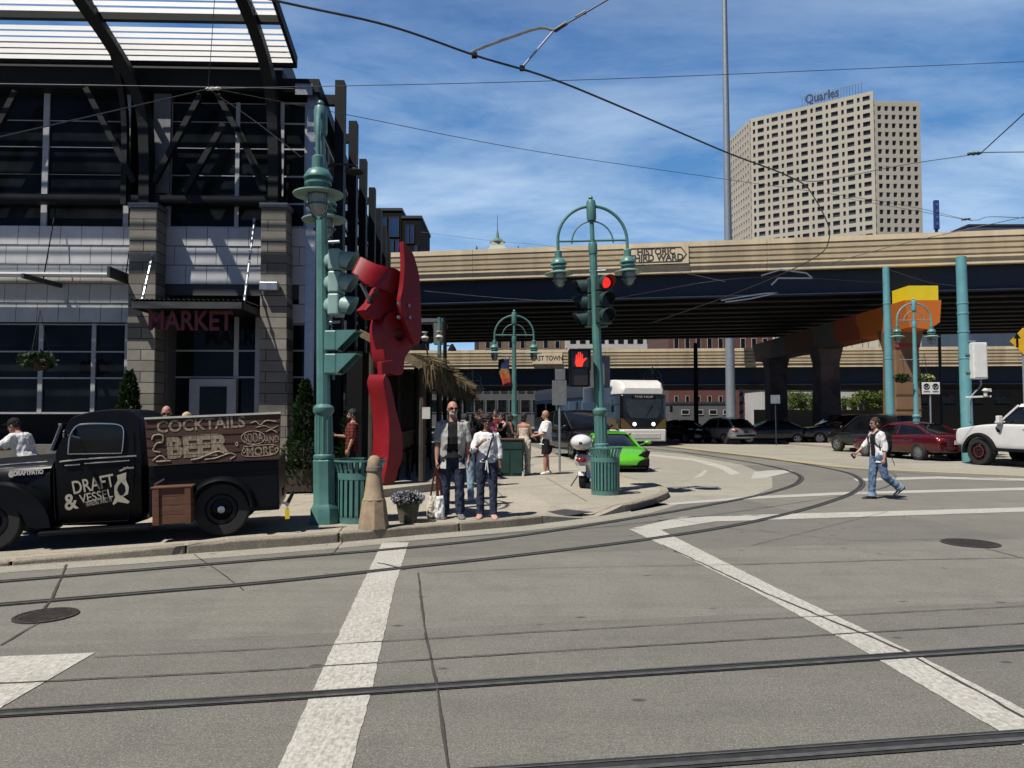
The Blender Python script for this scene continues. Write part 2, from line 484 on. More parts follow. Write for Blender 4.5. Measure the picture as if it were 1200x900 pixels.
cn2 = noise_tex(nt, mp.outputs[0], 4.5, 8, .65)
cl = mth(nt, 'ADD', mth(nt, 'MULTIPLY', cn.outputs[0], .8), mth(nt, 'MULTIPLY', cn2, .2))
low = ramp(nt, sep.outputs[2], .02, .22)
mask = mth(nt, 'MULTIPLY', ramp(nt, cl, .38, .74), mth(nt, 'ADD', .35, mth(nt, 'MULTIPLY', ramp(nt, sep.outputs[2], .55, .2), .5)))
skyc = mixc(nt, 1.0, sky.outputs[0], (.92, 1.06, 1.30), 'MULTIPLY')
front = ramp(nt, sep.outputs[1], .15, .6)
skyv = mixc(nt, mth(nt, 'MULTIPLY', mth(nt, 'MULTIPLY', front, ramp(nt, sep.outputs[2], .9, .45)), .85), skyc, mixc(nt, ramp(nt, sep.outputs[2], .06, .50), (2.9, 7.0, 12.4), (.75, 2.6, 6.9)))
nt.links.new(mixc(nt, mth(nt, 'MULTIPLY', mask, front), skyv, (10.6, 12.9, 15.2)), bg.inputs['Color'])
bg.inputs['Strength'].default_value = .05
K = .74
SC.view_settings.view_transform = 'Standard'; SC.view_settings.look = 'None'; SC.view_settings.gamma = 1; SC.view_settings.exposure = .5
SC.view_settings.use_curve_mapping = False
cy = SC.cycles
cy.max_bounces = 5; cy.diffuse_bounces = 2; cy.glossy_bounces = 3; cy.transmission_bounces = 4; cy.caustics_reflective = False; cy.caustics_refractive = False
cy.use_denoising = True; cy.sample_clamp_indirect = 4

# ---------------------------------------------------------------- ground
def struct(name, mb, m, smooth=0):
    return tag(mb.build(name, m, None, smooth), kind='structure')

g = MB(); g.sheet([(-500, -40), (600, -40), (600, 800), (-500, 800)], 0)
struct('road', g, M['road'])

def gp(px, z=0): return [G(x, y, z) for x, y in px]

# pale concrete: parking lane inside the curve, gutter along the kerb, far side of the cross street
pale = [(700, 560), (735, 527), (800, 532), (870, 545), (905, 560), (905, 572), (880, 582), (815, 589), (780, 592), (740, 600)]
YEL = gp([(760, 519), (801, 525), (932, 541), (1008, 549), (1200, 558), (1330, 566)])
far_edge = [Vector((40, 22, 0)), Vector((40, 62, 0)), Vector((9.2, 62, 0))]
g = MB(); g.sheet(gp(pale), .003); struct('parking_lane', g, M['road2'])
g = MB(); g.sheet(YEL + far_edge, .003); struct('side_road', g, M['road2'])
KP = gp([(-260, 690), (0, 664), (178, 652), (370, 638), (480, 628), (560, 621), (620, 615.5), (700, 605.5), (745, 597), (770, 589.5)])
g = MB(); g.ribbon(spline(KP, 4), -.42, 0.0, .003); struct('gutter', g, M['road2'])

# rails: rubber flangeway with the steel head in the middle
AX = [(-14.5, 3.7), (-9.5, 5.55)]
rA = gp([(0, 682), (300, 657), (480, 642), (600, 629), (720, 611), (820, 594), (900, 578), (936, 565), (930, 554), (880, 542), (800, 530), (745, 524)])
rB = gp([(0, 709), (300, 684), (480, 665), (600, 652), (760, 632), (880, 612), (960, 592), (1004, 575), (1008, 562), (980, 551), (900, 537.5), (815, 527.5), (765, 522.5)])
def ext(p, back, fwd):
    a = (p[0] - p[1]).normalized(); b = (p[-1] - p[-2]).normalized()
    return [p[0] + a * back] + p + [p[-1] + b * fwd]
rA = ext(rA, 14, 60); rB = ext(rB, 14, 60)
r1 = [G(-400, 862.5), G(0, 837), G(300, 819.5), G(600, 799), G(900, 779.5), G(1200, 759.5), G(1800, 722)]
r2 = [G(-300, 968), G(690, 901), G(1200, 864), G(1900, 815)]
gr = MB(); rl = MB()
for p, w in ((rA, .07), (rB, .07), (r1, .062), (r2, .075)):
    sp = spline(p, 10)
    gr.ribbon(sp, -w, w, .007)
    rl.ribbon(sp, -.052, -.018, .012); rl.ribbon(sp, .034, .044, .012)
struct('rail_groove', gr, M['groove']); struct('tram_rail', rl, M['rail'])

# painted markings
def strip(name, L, Rr, m, z=.0045):
    b = MB(); n = len(L); vs = []
    A0 = [G(*q) for q in L]; B0 = [G(*q) for q in Rr]; A, B = [], []
    for i in range(n - 1):                                          # ragged, worn edges
        m_ = max(2, int((A0[i + 1] - A0[i]).length / .07))
        for k in range(m_ + (i == n - 2)):
            j = Vector((random.uniform(-1, 1), random.uniform(-1, 1), 0)) * .0045; j2 = Vector((random.uniform(-1, 1), random.uniform(-1, 1), 0)) * .0045
            A.append(A0[i].lerp(A0[i + 1], k / m_) + j); B.append(B0[i].lerp(B0[i + 1], k / m_) + j2)
    n = len(A)
    pts = []
    for a_, b_ in zip(A, B): pts += [(a_.x, a_.y, z), (b_.x, b_.y, z)]
    b.add(pts, [(2 * i, 2 * i + 1, 2 * i + 3, 2 * i + 2) for i in range(n - 1)])
    return struct(name, b, m)
strip('crosswalk_line', [(448, 636), (422, 690), (370, 802), (327, 900), (280, 1000)], [(479, 636), (462, 690), (437, 802), (412, 900), (383, 1000)], M['line'])
strip('crosswalk_line', [(737, 620), (880, 691), (1010, 762), (1170, 857), (1300, 935)], [(773, 620.5), (911, 690), (1060, 760), (1200, 832), (1330, 900)], M['line'])
strip('lane_line', [(740, 619.5), (800, 606), (900, 603), (1200, 595), (1400, 589.5)], [(773, 621.5), (838, 611.5), (900, 609.5), (1200, 600), (1400, 594)], M['line'], .0055)
strip('lane_line', [(780, 590), (880, 582), (985, 577), (1200, 571.5), (1400, 566)], [(784, 592), (880, 585), (985, 580), (1200, 574.5), (1400, 568.5)], M['line'])
strip('stop_bar', [(-160, 775), (0, 770), (111, 765.5)], [(-190, 850), (0, 831), (3, 829)], M['line'])
strip('lane_line', [(760, 532), (815, 537.5), (850, 546), (868, 555)], [(760, 534), (812, 540), (843, 549), (856, 556.5)], M['line'])
strip('lane_line', [(884, 553), (900, 551.5), (926, 551)], [(880, 561), (895, 560.5), (930, 552.5)], M['line'])
strip('lane_line', [(1000, 561), (1100, 558.5), (1200, 561)], [(1004, 564), (1100, 561), (1200, 564)], M['line'])
strip('lane_line', [(795, 566), (823, 558), (829, 552)], [(786, 568), (812, 561), (826, 551)], M['line'])
b = MB(); b.ribbon(spline(YEL, 6), -.12, .35, .006); struct('yellow_line', b, M['yline'])

# joints and tar-filled cracks
def crack(px, w=.02, jitter=.02, ground=True, z=.0085):
    p = [G(*q) for q in px] if ground else [Vector(q) for q in px]
    out = []
    for i in range(len(p) - 1):
        n = max(2, int((p[i + 1] - p[i]).length / .12))
        for k in range(n): out.append(p[i].lerp(p[i + 1], k / n) + Vector((random.uniform(-1, 1), random.uniform(-1, 1), 0)) * jitter)
    out.append(p[-1])
    b = MB(); P = out; vs = []
    for i, q in enumerate(P):
        t = (P[min(i + 1, len(P) - 1)] - P[max(i - 1, 0)]).normalized(); nn = Vector((-t.y, t.x, 0)) * w * random.uniform(.35, .75)
        vs += [(q.x + nn.x, q.y + nn.y, z), (q.x - nn.x, q.y - nn.y, z)]
    b.add(vs, [(2 * i, 2 * i + 1, 2 * i + 3, 2 * i + 2) for i in range(len(P) - 1)]); return b
CR = [([(490, 672), (492, 690), (498, 740), (506, 778), (513, 815), (526, 905)], .015, .003),
      ([(-100, 808), (0, 802), (300, 787), (600, 767), (900, 749), (1200, 731), (1400, 719)], .012, .004),
      ([(110, 771), (300, 762), (600, 743), (900, 726), (1200, 711)], .010, .004),
      ([(870, 662), (1040, 657), (1200, 654)], .014, .006),
      ([(500, 672), (640, 666), (760, 664), (870, 662)], .008, .006),
      ([(78, 662), (62, 700), (50, 716)], .017, .005), ([(45, 731), (0, 757)], .014, .005),
      ([(227, 650), (262, 674), (285, 692)], .012, .005), ([(1155, 643), (1200, 655)], .014, .006),
      ([(745, 602), (860, 620), (1000, 634), (1110, 632)], .008, .006),
      ([(442, 660), (460, 664), (474, 668)], .03, .01), ([(776, 639), (900, 697), (1060, 764), (1200, 842)], .02, .008),
      ([(820, 529), (1000, 550), (1200, 564)], .05, .01),
      ([(880, 640), (1040, 600)], .008, .005)]
b0 = MB()
for px, w, j in CR:
    q = crack(px, w, j); b0.add(q.v, q.f)
struct('road_joint', b0, M['crack'])

# ---------------------------------------------------------------- pavement with kerb
XA = -3.45
def swz(x): return .12 if x > XA else max(.12 - (XA - x) * .034, .035)
kerb_px = [(-260, 690), (0, 664), (178, 652), (370, 638), (480, 628), (560, 621), (620, 615.5), (700, 605.5), (745, 597), (772, 589)]
kp = spline([G(*q) for q in kerb_px], 5)
tip = spline([G(772, 589), G(783, 582), G(772, 574), G(735, 564), G(690, 550), G(655, 537), G(630, 528), G(600, 518), G(560, 508)], 5)
line_ = kp + tip[1:]
back = [Vector((-3.0, 60, 0)), Vector((-20, 60, 0))]
right = [p for p in line_ if p.x > XA - .001]
# point where the kerb crosses XA
for i in range(len(line_) - 1):
    if line_[i].x <= XA < line_[i + 1].x:
        t = (XA - line_[i].x) / (line_[i + 1].x - line_[i].x); px_ = line_[i].lerp(line_[i + 1], t); break
def is_ramp(p): return .30 < p.x < 2.05 and p.y < 13.6
ridx = [i for i, p in enumerate(right) if is_ramp(p)]
ins = []; outl = []
for i, p in enumerate(right):
    if i in ridx:
        t = (right[i + 1] - right[i - 1]).normalized(); nn = Vector((-t.y, t.x, 0)); j = ridx.index(i); e = min(1, j / 3, (len(ridx) - 1 - j) / 3)
        q = p + nn * (.85 * e); outl.append(q); ins.append((q, p, e))
    else: outl.append(p)
b = MB(); vs = []
for q, p, e in ins: vs += [(q.x, q.y, .12), (p.x, p.y, .12 - .115 * e), (p.x, p.y, -.02)]
b.add(vs, [(3 * i + k, 3 * i + 1 + k, 3 * i + 4 + k, 3 * i + 3 + k) for i in range(len(ins) - 1) for k in (0, 1)]); struct('kerb_ramp', b, M['walk'])
b = MB()
outline = [px_] + outl + [Vector((tip[-1].x - .5, 62, 0)), Vector((XA, 62, 0))]
b.sheet(outline, .12)
leftp = [p for p in line_ if p.x <= XA] + [px_]
mid = [p for p in leftp if p.x > XA - 2.5]; farp = [p for p in leftp if p.x <= XA - 2.5]
xb = XA - 2.5
if farp:
    a_ = farp[-1]; c_ = mid[0]; t = (xb - a_.x) / (c_.x - a_.x); q = a_.lerp(c_, t)
    b.sheet([(p.x, p.y, .035) for p in farp + [q]] + [(xb, 62, .035), (farp[0].x, 62, .035)])
    mid = [q] + mid
b.sheet([(p.x, p.y, swz(p.x)) for p in mid] + [(XA, 62, .12), (xb, 62, .035)])
struct('sidewalk', b, M['walk'])
def spans(path, L):
    """cut a path into pieces of about L metres for the kerb stones"""
    out = [[path[0]]]; acc = 0
    for a, c in zip(path, path[1:]):
        seg = (c - a).length; n = max(1, int(seg / .1))
        for k in range(1, n + 1):
            p = a.lerp(c, k / n); out[-1].append(p); acc += seg / n
            if acc > L: out.append([p]); acc = 0
    return [s for s in out if len(s) > 2]
b = MB()
i0 = [i for i, p in enumerate(line_) if is_ramp(p)]
for s_ in spans(line_[:i0[0] + 1], 1.75) + spans(line_[i0[-1]:], 1.75):
    d0 = (s_[1] - s_[0]).normalized() * .008; s_[0] = s_[0] + d0; s_[-1] = s_[-1] - d0
    s_ = [p + Vector((random.uniform(-1, 1), random.uniform(-1, 1), 0)) * .003 for p in s_]
    b.solid_ribbon(s_, -.012, .17, -.02, [swz(p.x) + .006 + random.uniform(-.004, .004) for p in s_])
ko = struct('kerb', b, M['kerb'], 0)
bv = ko.modifiers.new('bevel', 'BEVEL'); bv.width = .022; bv.segments = 2; bv.limit_method = 'ANGLE'; bv.angle_limit = R(50)
# pavement score lines
b0 = MB()
for px in ([(560, 606), (480, 560)], [(382, 640), (402, 618)], [(590, 583), (567, 560)], [(688, 588), (640, 560)], [(0, 652), (178, 641), (330, 628)], [(640, 604), (782, 583)], [(390, 610), (480, 604), (520, 600)], [(560, 575), (680, 566)]):
    q = crack([G(x, y, .12) for x, y in px], .012, .004, False, .1245); b0.add(q.v, q.f)
struct('sidewalk_joint', b0, M['crack'])
b = MB(); b.sheet([G(600, 605.5, .115), G(662, 596.5, .118), G(697, 600, .065), G(634, 608.5, .06)]); tag(b.build('tactile_plate', M['tact'], None, 0), 'dark rectangular tactile plate set into the corner pavement', 'tactile plate')
# far pavement of the cross street
b = MB(); b.prism([(17.6, 20), (60, 20), (60, 70), (17.0, 70), (15.9, 50)], -.05, .12, 'z'); struct('sidewalk', b, M['walk'])

def manhole(x, y, r, label, z=0):
    p = G(x, y, z)
    t = thing('manhole_cover', label, 'manhole cover', (p.x, p.y, z), 0, 'manhole covers in the street')
    a = MB(); a.lathe([(r, .002), (r, .012), (r * .9, .013), (r * .9, .004)], n=36); a.build('cover_frame', M['iron'], t)
    a = MB(); a.lathe([(r * .885, .002), (r * .885, .010)], n=36)
    for i in range(-5, 6):
        for j in range(-5, 6):
            if math.hypot(i, j) < 5.3: a.cbox((i * r * .155, j * r * .155, .012), (r * .08, r * .08, .005))
    a.build('lid', M['iron'], t)
manhole(54, 722, .24, 'rusty brown manhole cover by the left stop bar')
manhole(1137, 637, .34, 'dark manhole cover in the right of the street, ahead of the walking woman')
# ================================================================= market building (left)
FY = 16.4; BA = R(1.9)
corner = Vector(((366 - 600) / F * FY, FY, 0))
MK = thing('market_building', 'dark steel and glass market hall with louvred roof and stone columns', 'building', corner, BA)
MKM = MK.matrix_basis; MKI = MKM.inverted()
FN = (MKM.to_3x3() @ Vector((0, 1, 0)))
def fc(x, y, v=0):
    """photo point -> local (u, w) on the facade plane pushed in by v (negative: towards the street)"""
    q = MKI @ hit(x, y, MKM @ Vector((0, v, 0)), FN); return q.x, q.z
def frect(mb, x0, y0, x1, y1, v0, v1, ref=None):
    r_ = v0 if ref is None else ref
    u0, w1 = fc(x0, y0, r_); u1, w0 = fc(x1, y1, r_)
    mb.box(u0, u1, v0, v1, w0, w1); return mb
M['mull'] = mat('mullion_grey', (.42, .425, .43), .45, .1, .12, 3)
M['zinc'] = mat('zinc_shingle', (.50, .50, .50), .5, .1, .14, 1.3, .05, 9)
M['zincseam'] = mat('shingle_seam', (.05, .05, .052), .7)
M['stonecol'] = brick_mat('board_stone', (.16, .145, .12), (.30, .275, .23), (.045, .04, .033), 1.0, (R(90), 0, 0), .9, .24, .012)
M['louv'] = mat('white_louvre', (1.15, 1.15, 1.13), .45, .0, .04, 2)
M['interior'] = mat('dark_interior', (.012, .012, .013), .9, 0, .3, 1)
uL = fc(0, 400)[0] - 9.0          # the facade runs on out of the picture
top = fc(200, 75)[1]
# body: back wall and side wall behind the glass
zr_ = fc(358, 95, -.1)[1]
a = MB(); a.box(uL, -.35, .9, 1.1, 0, zr_ - .31); a.build('inner_wall', M['interior'], MK, 0)
zr = fc(358, 95, -.1)[1]; sd0 = MKI.to_3x3() @ Vector(((515 - 600) / F, 1, 0)).normalized()
a = MB(); a.prism([(uL, -.22), (.12, -.22), (.12 + sd0.x * 24, -.22 + sd0.y * 24), (uL, 24)], zr - .3, zr, 'z'); a.build('roof', M['steelblk'], MK, 0)
a = MB(); a.prism([(uL, -.2), (ui_ := fc(331, 80, -.2)[0], -.2), (ui_ + sd0.x * 20 - .5, 20), (uL, 20)], zr + .003, top + .45, 'z'); a.build('upper_roof', M['dgrey'], MK, 0)
# metal shingle band
w1 = fc(200, 266)[1]; w0 = fc(60, 378)[1]; wmid = fc(240, 346)[1]
a = MB(); seam = MB()
a.box(uL, 0, .02, .3, wmid, w1); a.box(uL, fc(150, 300)[0], .022, .3, w0, wmid - .002); a.box(fc(338, 300)[0], 0, .022, .3, w0 + .55, wmid - .002)
a.k = 0
rows = 5; rh = (w1 - w0) / rows; tw = 24.2 / F * FY
sh = MB()
for r_ in range(rows):
    z0 = w0 + r_ * rh; off = (r_ % 2) * tw * .45; u = uL
    k = 0
    while u < 0:
        u2 = min(u + tw, 0)
        uu = u + off
        e = min(uu + tw - .012, -.01)
        if not (z0 < wmid - .1 and fc(150, 300)[0] < uu < fc(338, 300)[0]) and e > uu:
            sh.add([(uu, .012, z0 + .012), (e, .012, z0 + .012), (e, -.0, z0 + rh - .002), (uu, -.0, z0 + rh - .002), (uu, -.022, z0 + .012), (e, -.022, z0 + .012)],
                   [(4, 5, 2, 3), (0, 1, 5, 4), (0, 4, 3), (1, 2, 5)])
        u += tw; k += 1
a.build('wall_backing', M['zincseam'], MK, 0); sh.build('shingle_cladding', M['zinc'], MK, 0)
# fascia, string beams
a = MB(); frect(a, -60, 76, 331, 104, -.25, .2); a.box(uL, fc(-60, 90)[0], -.25, .2, fc(0, 104)[1], fc(0, 76)[1]); a.build('fascia', M['steelblk'], MK, 0)
a = MB(); frect(a, -60, 226, 332, 239, -.30, -.05); a.box(uL, fc(-60, 230)[0], -.30, -.05, fc(0, 239)[1], fc(0, 226)[1]); a.build('string_beam', M['steelblk'], MK, 0)
# glazing: panes of each bay, then the grey mullions
def window(x0, y0, x1, y1, vs=(), hs=(), t=2.2, v=.12):
    w_ = MB(); frect(w_, x0, y0, x1, y1, v, v + .04); 
    o = w_.build('window', M['glass'], MK, 0)
    f = MB()
    for x in list(vs) + [x0 + 1.2, x1 - 1.2]: frect(f, x - t / 2, y0, x + t / 2, y1, v - .045, v - .003)
    for y in list(hs) + [y0 + 1, y1 - 1]: frect(f, x0, y - t / 2, x1, y + t / 2, v - .04, v - .0045)
    f.build('window_frame', M['mull'], o, 0)
window(-60, 105, 150, 267, [53], [141, 172, 204, 238])
window(197, 120, 321, 267, [278], [143, 174, 206, 238])
window(329, 120, 360, 267, [], [145, 175, 207, 239])
window(-60, 379, 149, 485, [47, 109], [412, 443])
window(339, 379, 362, 520, [], [411, 442])
a = MB(); frect(a, 339, 365, 362, 378, 0, .2); frect(a, 360.5, 110, 366, 560, -.02, .3); frect(a, 346, 98, 366, 111, -.235, -.221); a.build('corner_trim', M['alu'], MK, 0)
a = MB(); frect(a, 181, 95, 198, 226, .0, .18); a.build('grey_panel', M['grey'], MK, 0)
a = MB(); a.box(uL, 0, .0, .25, 0, fc(20, 520)[1] - .02); a.build('plinth', M['stoneband'], MK, 0)
# entrance: glass wall set back, door, canopy with corrugated roof, red letters
window(193, 362, 302, 560, [276], [411, 442], 2.2, .55)
a = MB(); frect(a, 189, 345, 193.5, 560, .1, .7); a.build('reveal', M['grey'], MK, 0)
d = MB(); frect(d, 222, 444, 275, 560, .38, .44); dd = d.build('door', M['mull'], MK, 0)
d = MB(); frect(d, 234, 453, 264, 535, .36, .378); d.build('door_glass', M['glass'], dd, 0)
d = MB(); u, w = fc(229, 497, .36); d.tube([(u, .34, w - .15), (u, .30, w - .12), (u, .30, w + .12), (u, .34, w + .15)], .013); d.build('handle', M['chrome'], dd)
a = MB(); CV = -1.25
u0, z0 = fc(157, 352, CV); u1 = fc(283, 352, CV)[0]
zt = z0; 
a.box(u0, u1, CV, .2, zt - .14, zt - .02)
co = a.build('canopy', M['steelblk'], MK, 0)
a = MB(); n = 46
ring = []
for i in range(n + 1):
    u = u0 - .06 + (u1 - u0 + .12) * i / n; ring.append((u, .03 * (i % 2)))
vs = [(u, CV - .06, zt + h) for u, h in ring] + [(u, .15, zt + .06 + h) for u, h in ring]
a.add(vs, [(i, i + 1, n + 2 + i, n + 1 + i) for i in range(n)]); a.build('corrugated_sheet', M['dgrey'], co, 0)
a = MB(); a.box(u0 - .02, u1 + .02, CV - .05, CV - .002, zt - .17, zt - .03); a.box(u1 + .002, u1 + .05, CV, .15, zt - .17, zt - .03); a.box(u0 - .05, u0 - .002, CV, .15, zt - .17, zt - .03); a.build('canopy_edge', M['dgrey'], co, 0)
for xa, ya, xb, yb in ((166, 350, 187, 258), (286, 350, 298, 252)):
    ua = fc(xa, 350, CV + .15)[0]; ub, wb = fc(xb, yb, -.05)
    a = MB(); A_ = Vector((ua, CV + .15, zt - .02)); B_ = Vector((ub, .0, wb)); a.tube([A_, B_], .022, 6)
    for k in range(8): a.cbox(A_.lerp(B_, (k + .5) / 8), (.05, .05, .09))
    a.build('tie_rod', M['alu'], co)
lm = mat('market_letter_red', (.13, .005, .007), .5, 0, .1, 6)
u, w = fc(224, 377, CV + .25); uA = fc(174, 377, CV + .25)[0]; uB = fc(273, 377, CV + .25)[0]
to = text('sign_letters', 'MARKET', .58, lm, MK, Matrix.Translation((u, CV + .25, w)) @ Matrix.Rotation(R(90), 4, 'X'), .02, .012, sx=1)
wd = to.dimensions.x if to.dimensions.x > 0 else 1
xs = [v.co.x for v in to.data.vertices]; wd = max(xs) - min(xs); cx = (max(xs) + min(xs)) / 2
for v in to.data.vertices: v.co.x = u + (v.co.x - cx) * (uB - uA) / wd
# light shelf
a = MB(); su1, sz = fc(128, 322, -1.0); su0 = uL; sz2 = sz
for k in range(5): a.box(su0, su1, -1.05 + k * .21, -.90 + k * .21, sz + .028 * k, sz + .035 + .028 * k)
so = a.build('light_shelf', M['louv'], MK, 0)
a = MB(); a.box(su1 + .003, su1 + .06, -1.1, .0, sz - .06, sz + .16); a.build('shelf_bracket', M['dgrey'], so, 0)
a = MB(); a.bar((fc(30, 320, -1)[0], -1.1, sz - .05), (fc(72, 320, 0)[0], 0, sz - .06), .06, .1); a.build('shelf_bracket', M['dgrey'], so, 0)
for xr in (50, 146):
    a = MB(); u = fc(xr, 300, -.55)[0]; a.tube([(u, -.5, sz), (u, -.1, fc(50, 240)[1])], .014, 6); a.build('hanger_rod', M['steelblk'], so)
# stone columns with tapered bodies and steel caps
colspec = [(152, 184, 147, 181), (306, 335.5, 303, 338.5)]
for i, (a0, a1, b0_, b1) in enumerate(colspec):
    ut0, wt = fc(a0, 243, -.50); ut1 = fc(a1, 243, -.50)[0]; ub0, wb = fc(b0_, 520, -.50); ub1 = fc(b1, 520, -.50)[0]
    ub0 += 0; zb = 0
    a = MB(); a.loft([[Vector((ub0, -.52, zb)), Vector((ub1, -.52, zb)), Vector((ub1, -.03, zb)), Vector((ub0, -.03, zb))],
                      [Vector((ut0, -.50, wt)), Vector((ut1, -.50, wt)), Vector((ut1, -.03, wt)), Vector((ut0, -.03, wt))]])
    o = a.build('stone_column', M['stonecol'], MK, 0, .02)
    a = MB(); a.box(ut0 - .03, ut1 + .03, -.53, -.02, wt + .003, wt + .10); a.build('column_cap', M['grey'], o, 0)
    if i == 1:
        u, w = fc(317, 337, -.53); l = MB(); l.box(u - .20, u + .20, -.70, -.525, w - .09, w + .10); l.build('wall_light', M['alu'], o, 0, .02)
# curved steel arms that carry the roof
def arm(px, w_, h_, v0, vmax):
    pts = []
    for x, y, v in px:
        u, w = fc(x, y, v); pts.append((u, v, w))
    a = MB(); sp = spline(pts, 6)
    for p, q in zip(sp, sp[1:]): a.bar(p, q + (q - p) * .03, w_, h_, (0, 1, 0))
    return a
for px in ([(172, 243, -.3), (172, 180, -.3), (168, 130, -.4), (150, 85, -.8), (118, 32, -1.5), (88, -12, -2.3)],
           [(322, 243, -.3), (322, 180, -.3), (320, 130, -.4), (314, 85, -.8), (298, 32, -1.5), (280, -12, -2.3)]):
    arm(px, .22, .32, 0, 0).build('roof_arm', M['steelblk'], MK, 0)
for px in ([(146, 240, -.3), (146, 130, -.35), (130, 50, -1.0), (118, 26, -1.5)],):
    arm(px, .12, .14, 0, 0).build('roof_arm', M['steelblk'], MK, 0)
for A_, B_ in (((102, 104), (158, 214)), ((181, 214), (236, 112)), ((256, 112), (311, 214)), ((-35, 214), (20, 108)), ((217, 226), (263, 146)), ((311, 226), (280, 150))):
    ua, wa = fc(*A_, -.3); ub, wb = fc(*B_, -.3)
    a = MB(); a.bar((ua, -.32, wa), (ub, -.32, wb), .12, .12, (0, 1, 0)); a.build('brace', M['steelblk'], MK, 0)
# louvred sun roof: white blades on sloping black beams, three bays
v_in, v_out = -.35, -2.6
ui, wi = fc(345, 76, v_in); uo, wo = fc(316, -2, -2.1)
def rp_(t): # along the slope
    return v_in + (v_out - v_in) * t, wi + (wi * 0 + (fc(316, -2, -2.1)[1] - wi)) * t * (v_out - v_in) / (-2.1 - v_in)
nb = 14
bays = [(uL, fc(123, 60, -1)[0] - .12), (fc(123, 60, -1)[0] + .12, fc(300, 60, -1)[0] - .1), (fc(300, 60, -1)[0] + .1, ui)]
for (ua, ub) in bays:
    a = MB()
    for k in range(nb):
        t = (k + .5) / nb; v, w = rp_(t)
        if .46 < t < .60: continue
        a.cbox(((ua + ub) / 2, v, w + .03), (ub - ua, .008, .100), Matrix.Rotation(R(-5), 3, 'X'))
    a.build('louvre_blades', M['louv'], MK, 0)
a = MB()
for t in (.0, .53, .99):
    v, w = rp_(t); a.box(uL, ui + .05, v - .06, v + .06, w + .02 - .07, w + .15)
for u in (fc(123, 60, -1)[0], fc(300, 60, -1)[0], ui + .03):
    p = rp_(0); q = rp_(1.0); a.bar((u, p[0], p[1] + .08), (u, q[0], q[1] + .08), .07, .22)
a.build('louvre_beams', M['steelblk'], MK, 0)
# side wall along the cross street, in shade
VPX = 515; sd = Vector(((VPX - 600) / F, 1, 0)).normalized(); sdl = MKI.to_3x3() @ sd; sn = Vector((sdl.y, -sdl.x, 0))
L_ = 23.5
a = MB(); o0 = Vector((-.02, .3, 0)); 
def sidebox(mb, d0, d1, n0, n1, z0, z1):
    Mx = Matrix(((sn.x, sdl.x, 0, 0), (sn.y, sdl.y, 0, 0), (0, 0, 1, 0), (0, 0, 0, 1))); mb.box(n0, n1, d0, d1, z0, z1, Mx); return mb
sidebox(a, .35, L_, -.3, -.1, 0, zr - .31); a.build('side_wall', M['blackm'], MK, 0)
for k in range(7):
    d0 = .9 + k * 3.2
    for (z0, z1) in ((.6, 3.4), (5.2, 8.6)):
        w_ = MB(); sidebox(w_, d0, d0 + 2.5, -.098, -.06, z0, z1); o = w_.build('window', M['glass'], MK, 0)
        f = MB()
        for q in (0, .5, 1): sidebox(f, d0 + 2.5 * q - .03, d0 + 2.5 * q + .03, -.057, -.02, z0, z1)
        for q in (0, .33, .66, 1): sidebox(f, d0, d0 + 2.5, -.055, -.025, z0 + (z1 - z0) * q - .03, z0 + (z1 - z0) * q + .03)
        f.build('window_frame', M['mull'], o, 0)
a = MB(); sidebox(a, .35, L_, -.09, .05, 4.0, 4.9); a.build('side_band', M['zinc'], MK, 0)
# black steel posts standing off the side wall, stepping away
for k, (px, py, Y) in enumerate([(399.5, 97, 17.3), (414.5, 144, 19.7), (426, 188, 22.7), (436.5, 221, 25.3), (444, 246, 28.4), (450, 266, 31.5), (455, 280, 34.8)]):
    q = MKI @ at(px, py, Y); a = MB(); hw = .11
    a.box(q.x - hw, q.x + hw, q.y - .15, q.y + .15, 0, q.z)
    o = a.build('steel_post', M['steelblk'], MK, 0)
    b_ = MB(); 
    for zz_ in (q.z - .45, q.z - 2.6, 4.4):
        b_ = MB(); b_.bar((q.x - hw - .003, q.y, zz_), (q.x - 1.1, q.y - .03, zz_), .14, .24); b_.build('post_arm', M['steelblk'], o, 0)
q = MKI @ at(394, 205, 17.3); 
fl = MB(); p0 = q + Vector((-.2, -.16, -.25)); fl.tube(spline([p0, p0 + Vector((0, -.1, .3)), p0 + Vector((.25, -.2, .38)), p0 + Vector((.6, -.3, .34)), p0 + Vector((.8, -.3, .30))], 5), .03, 8)
fl.lathe([(.03, .02), (.09, -.02), (.22, -.07), (.22, -.10), (.02, -.09)], p0 + Vector((.72, -.3, .26)), 16); fl.build('wall_lamp', M['dgrey'], MK)
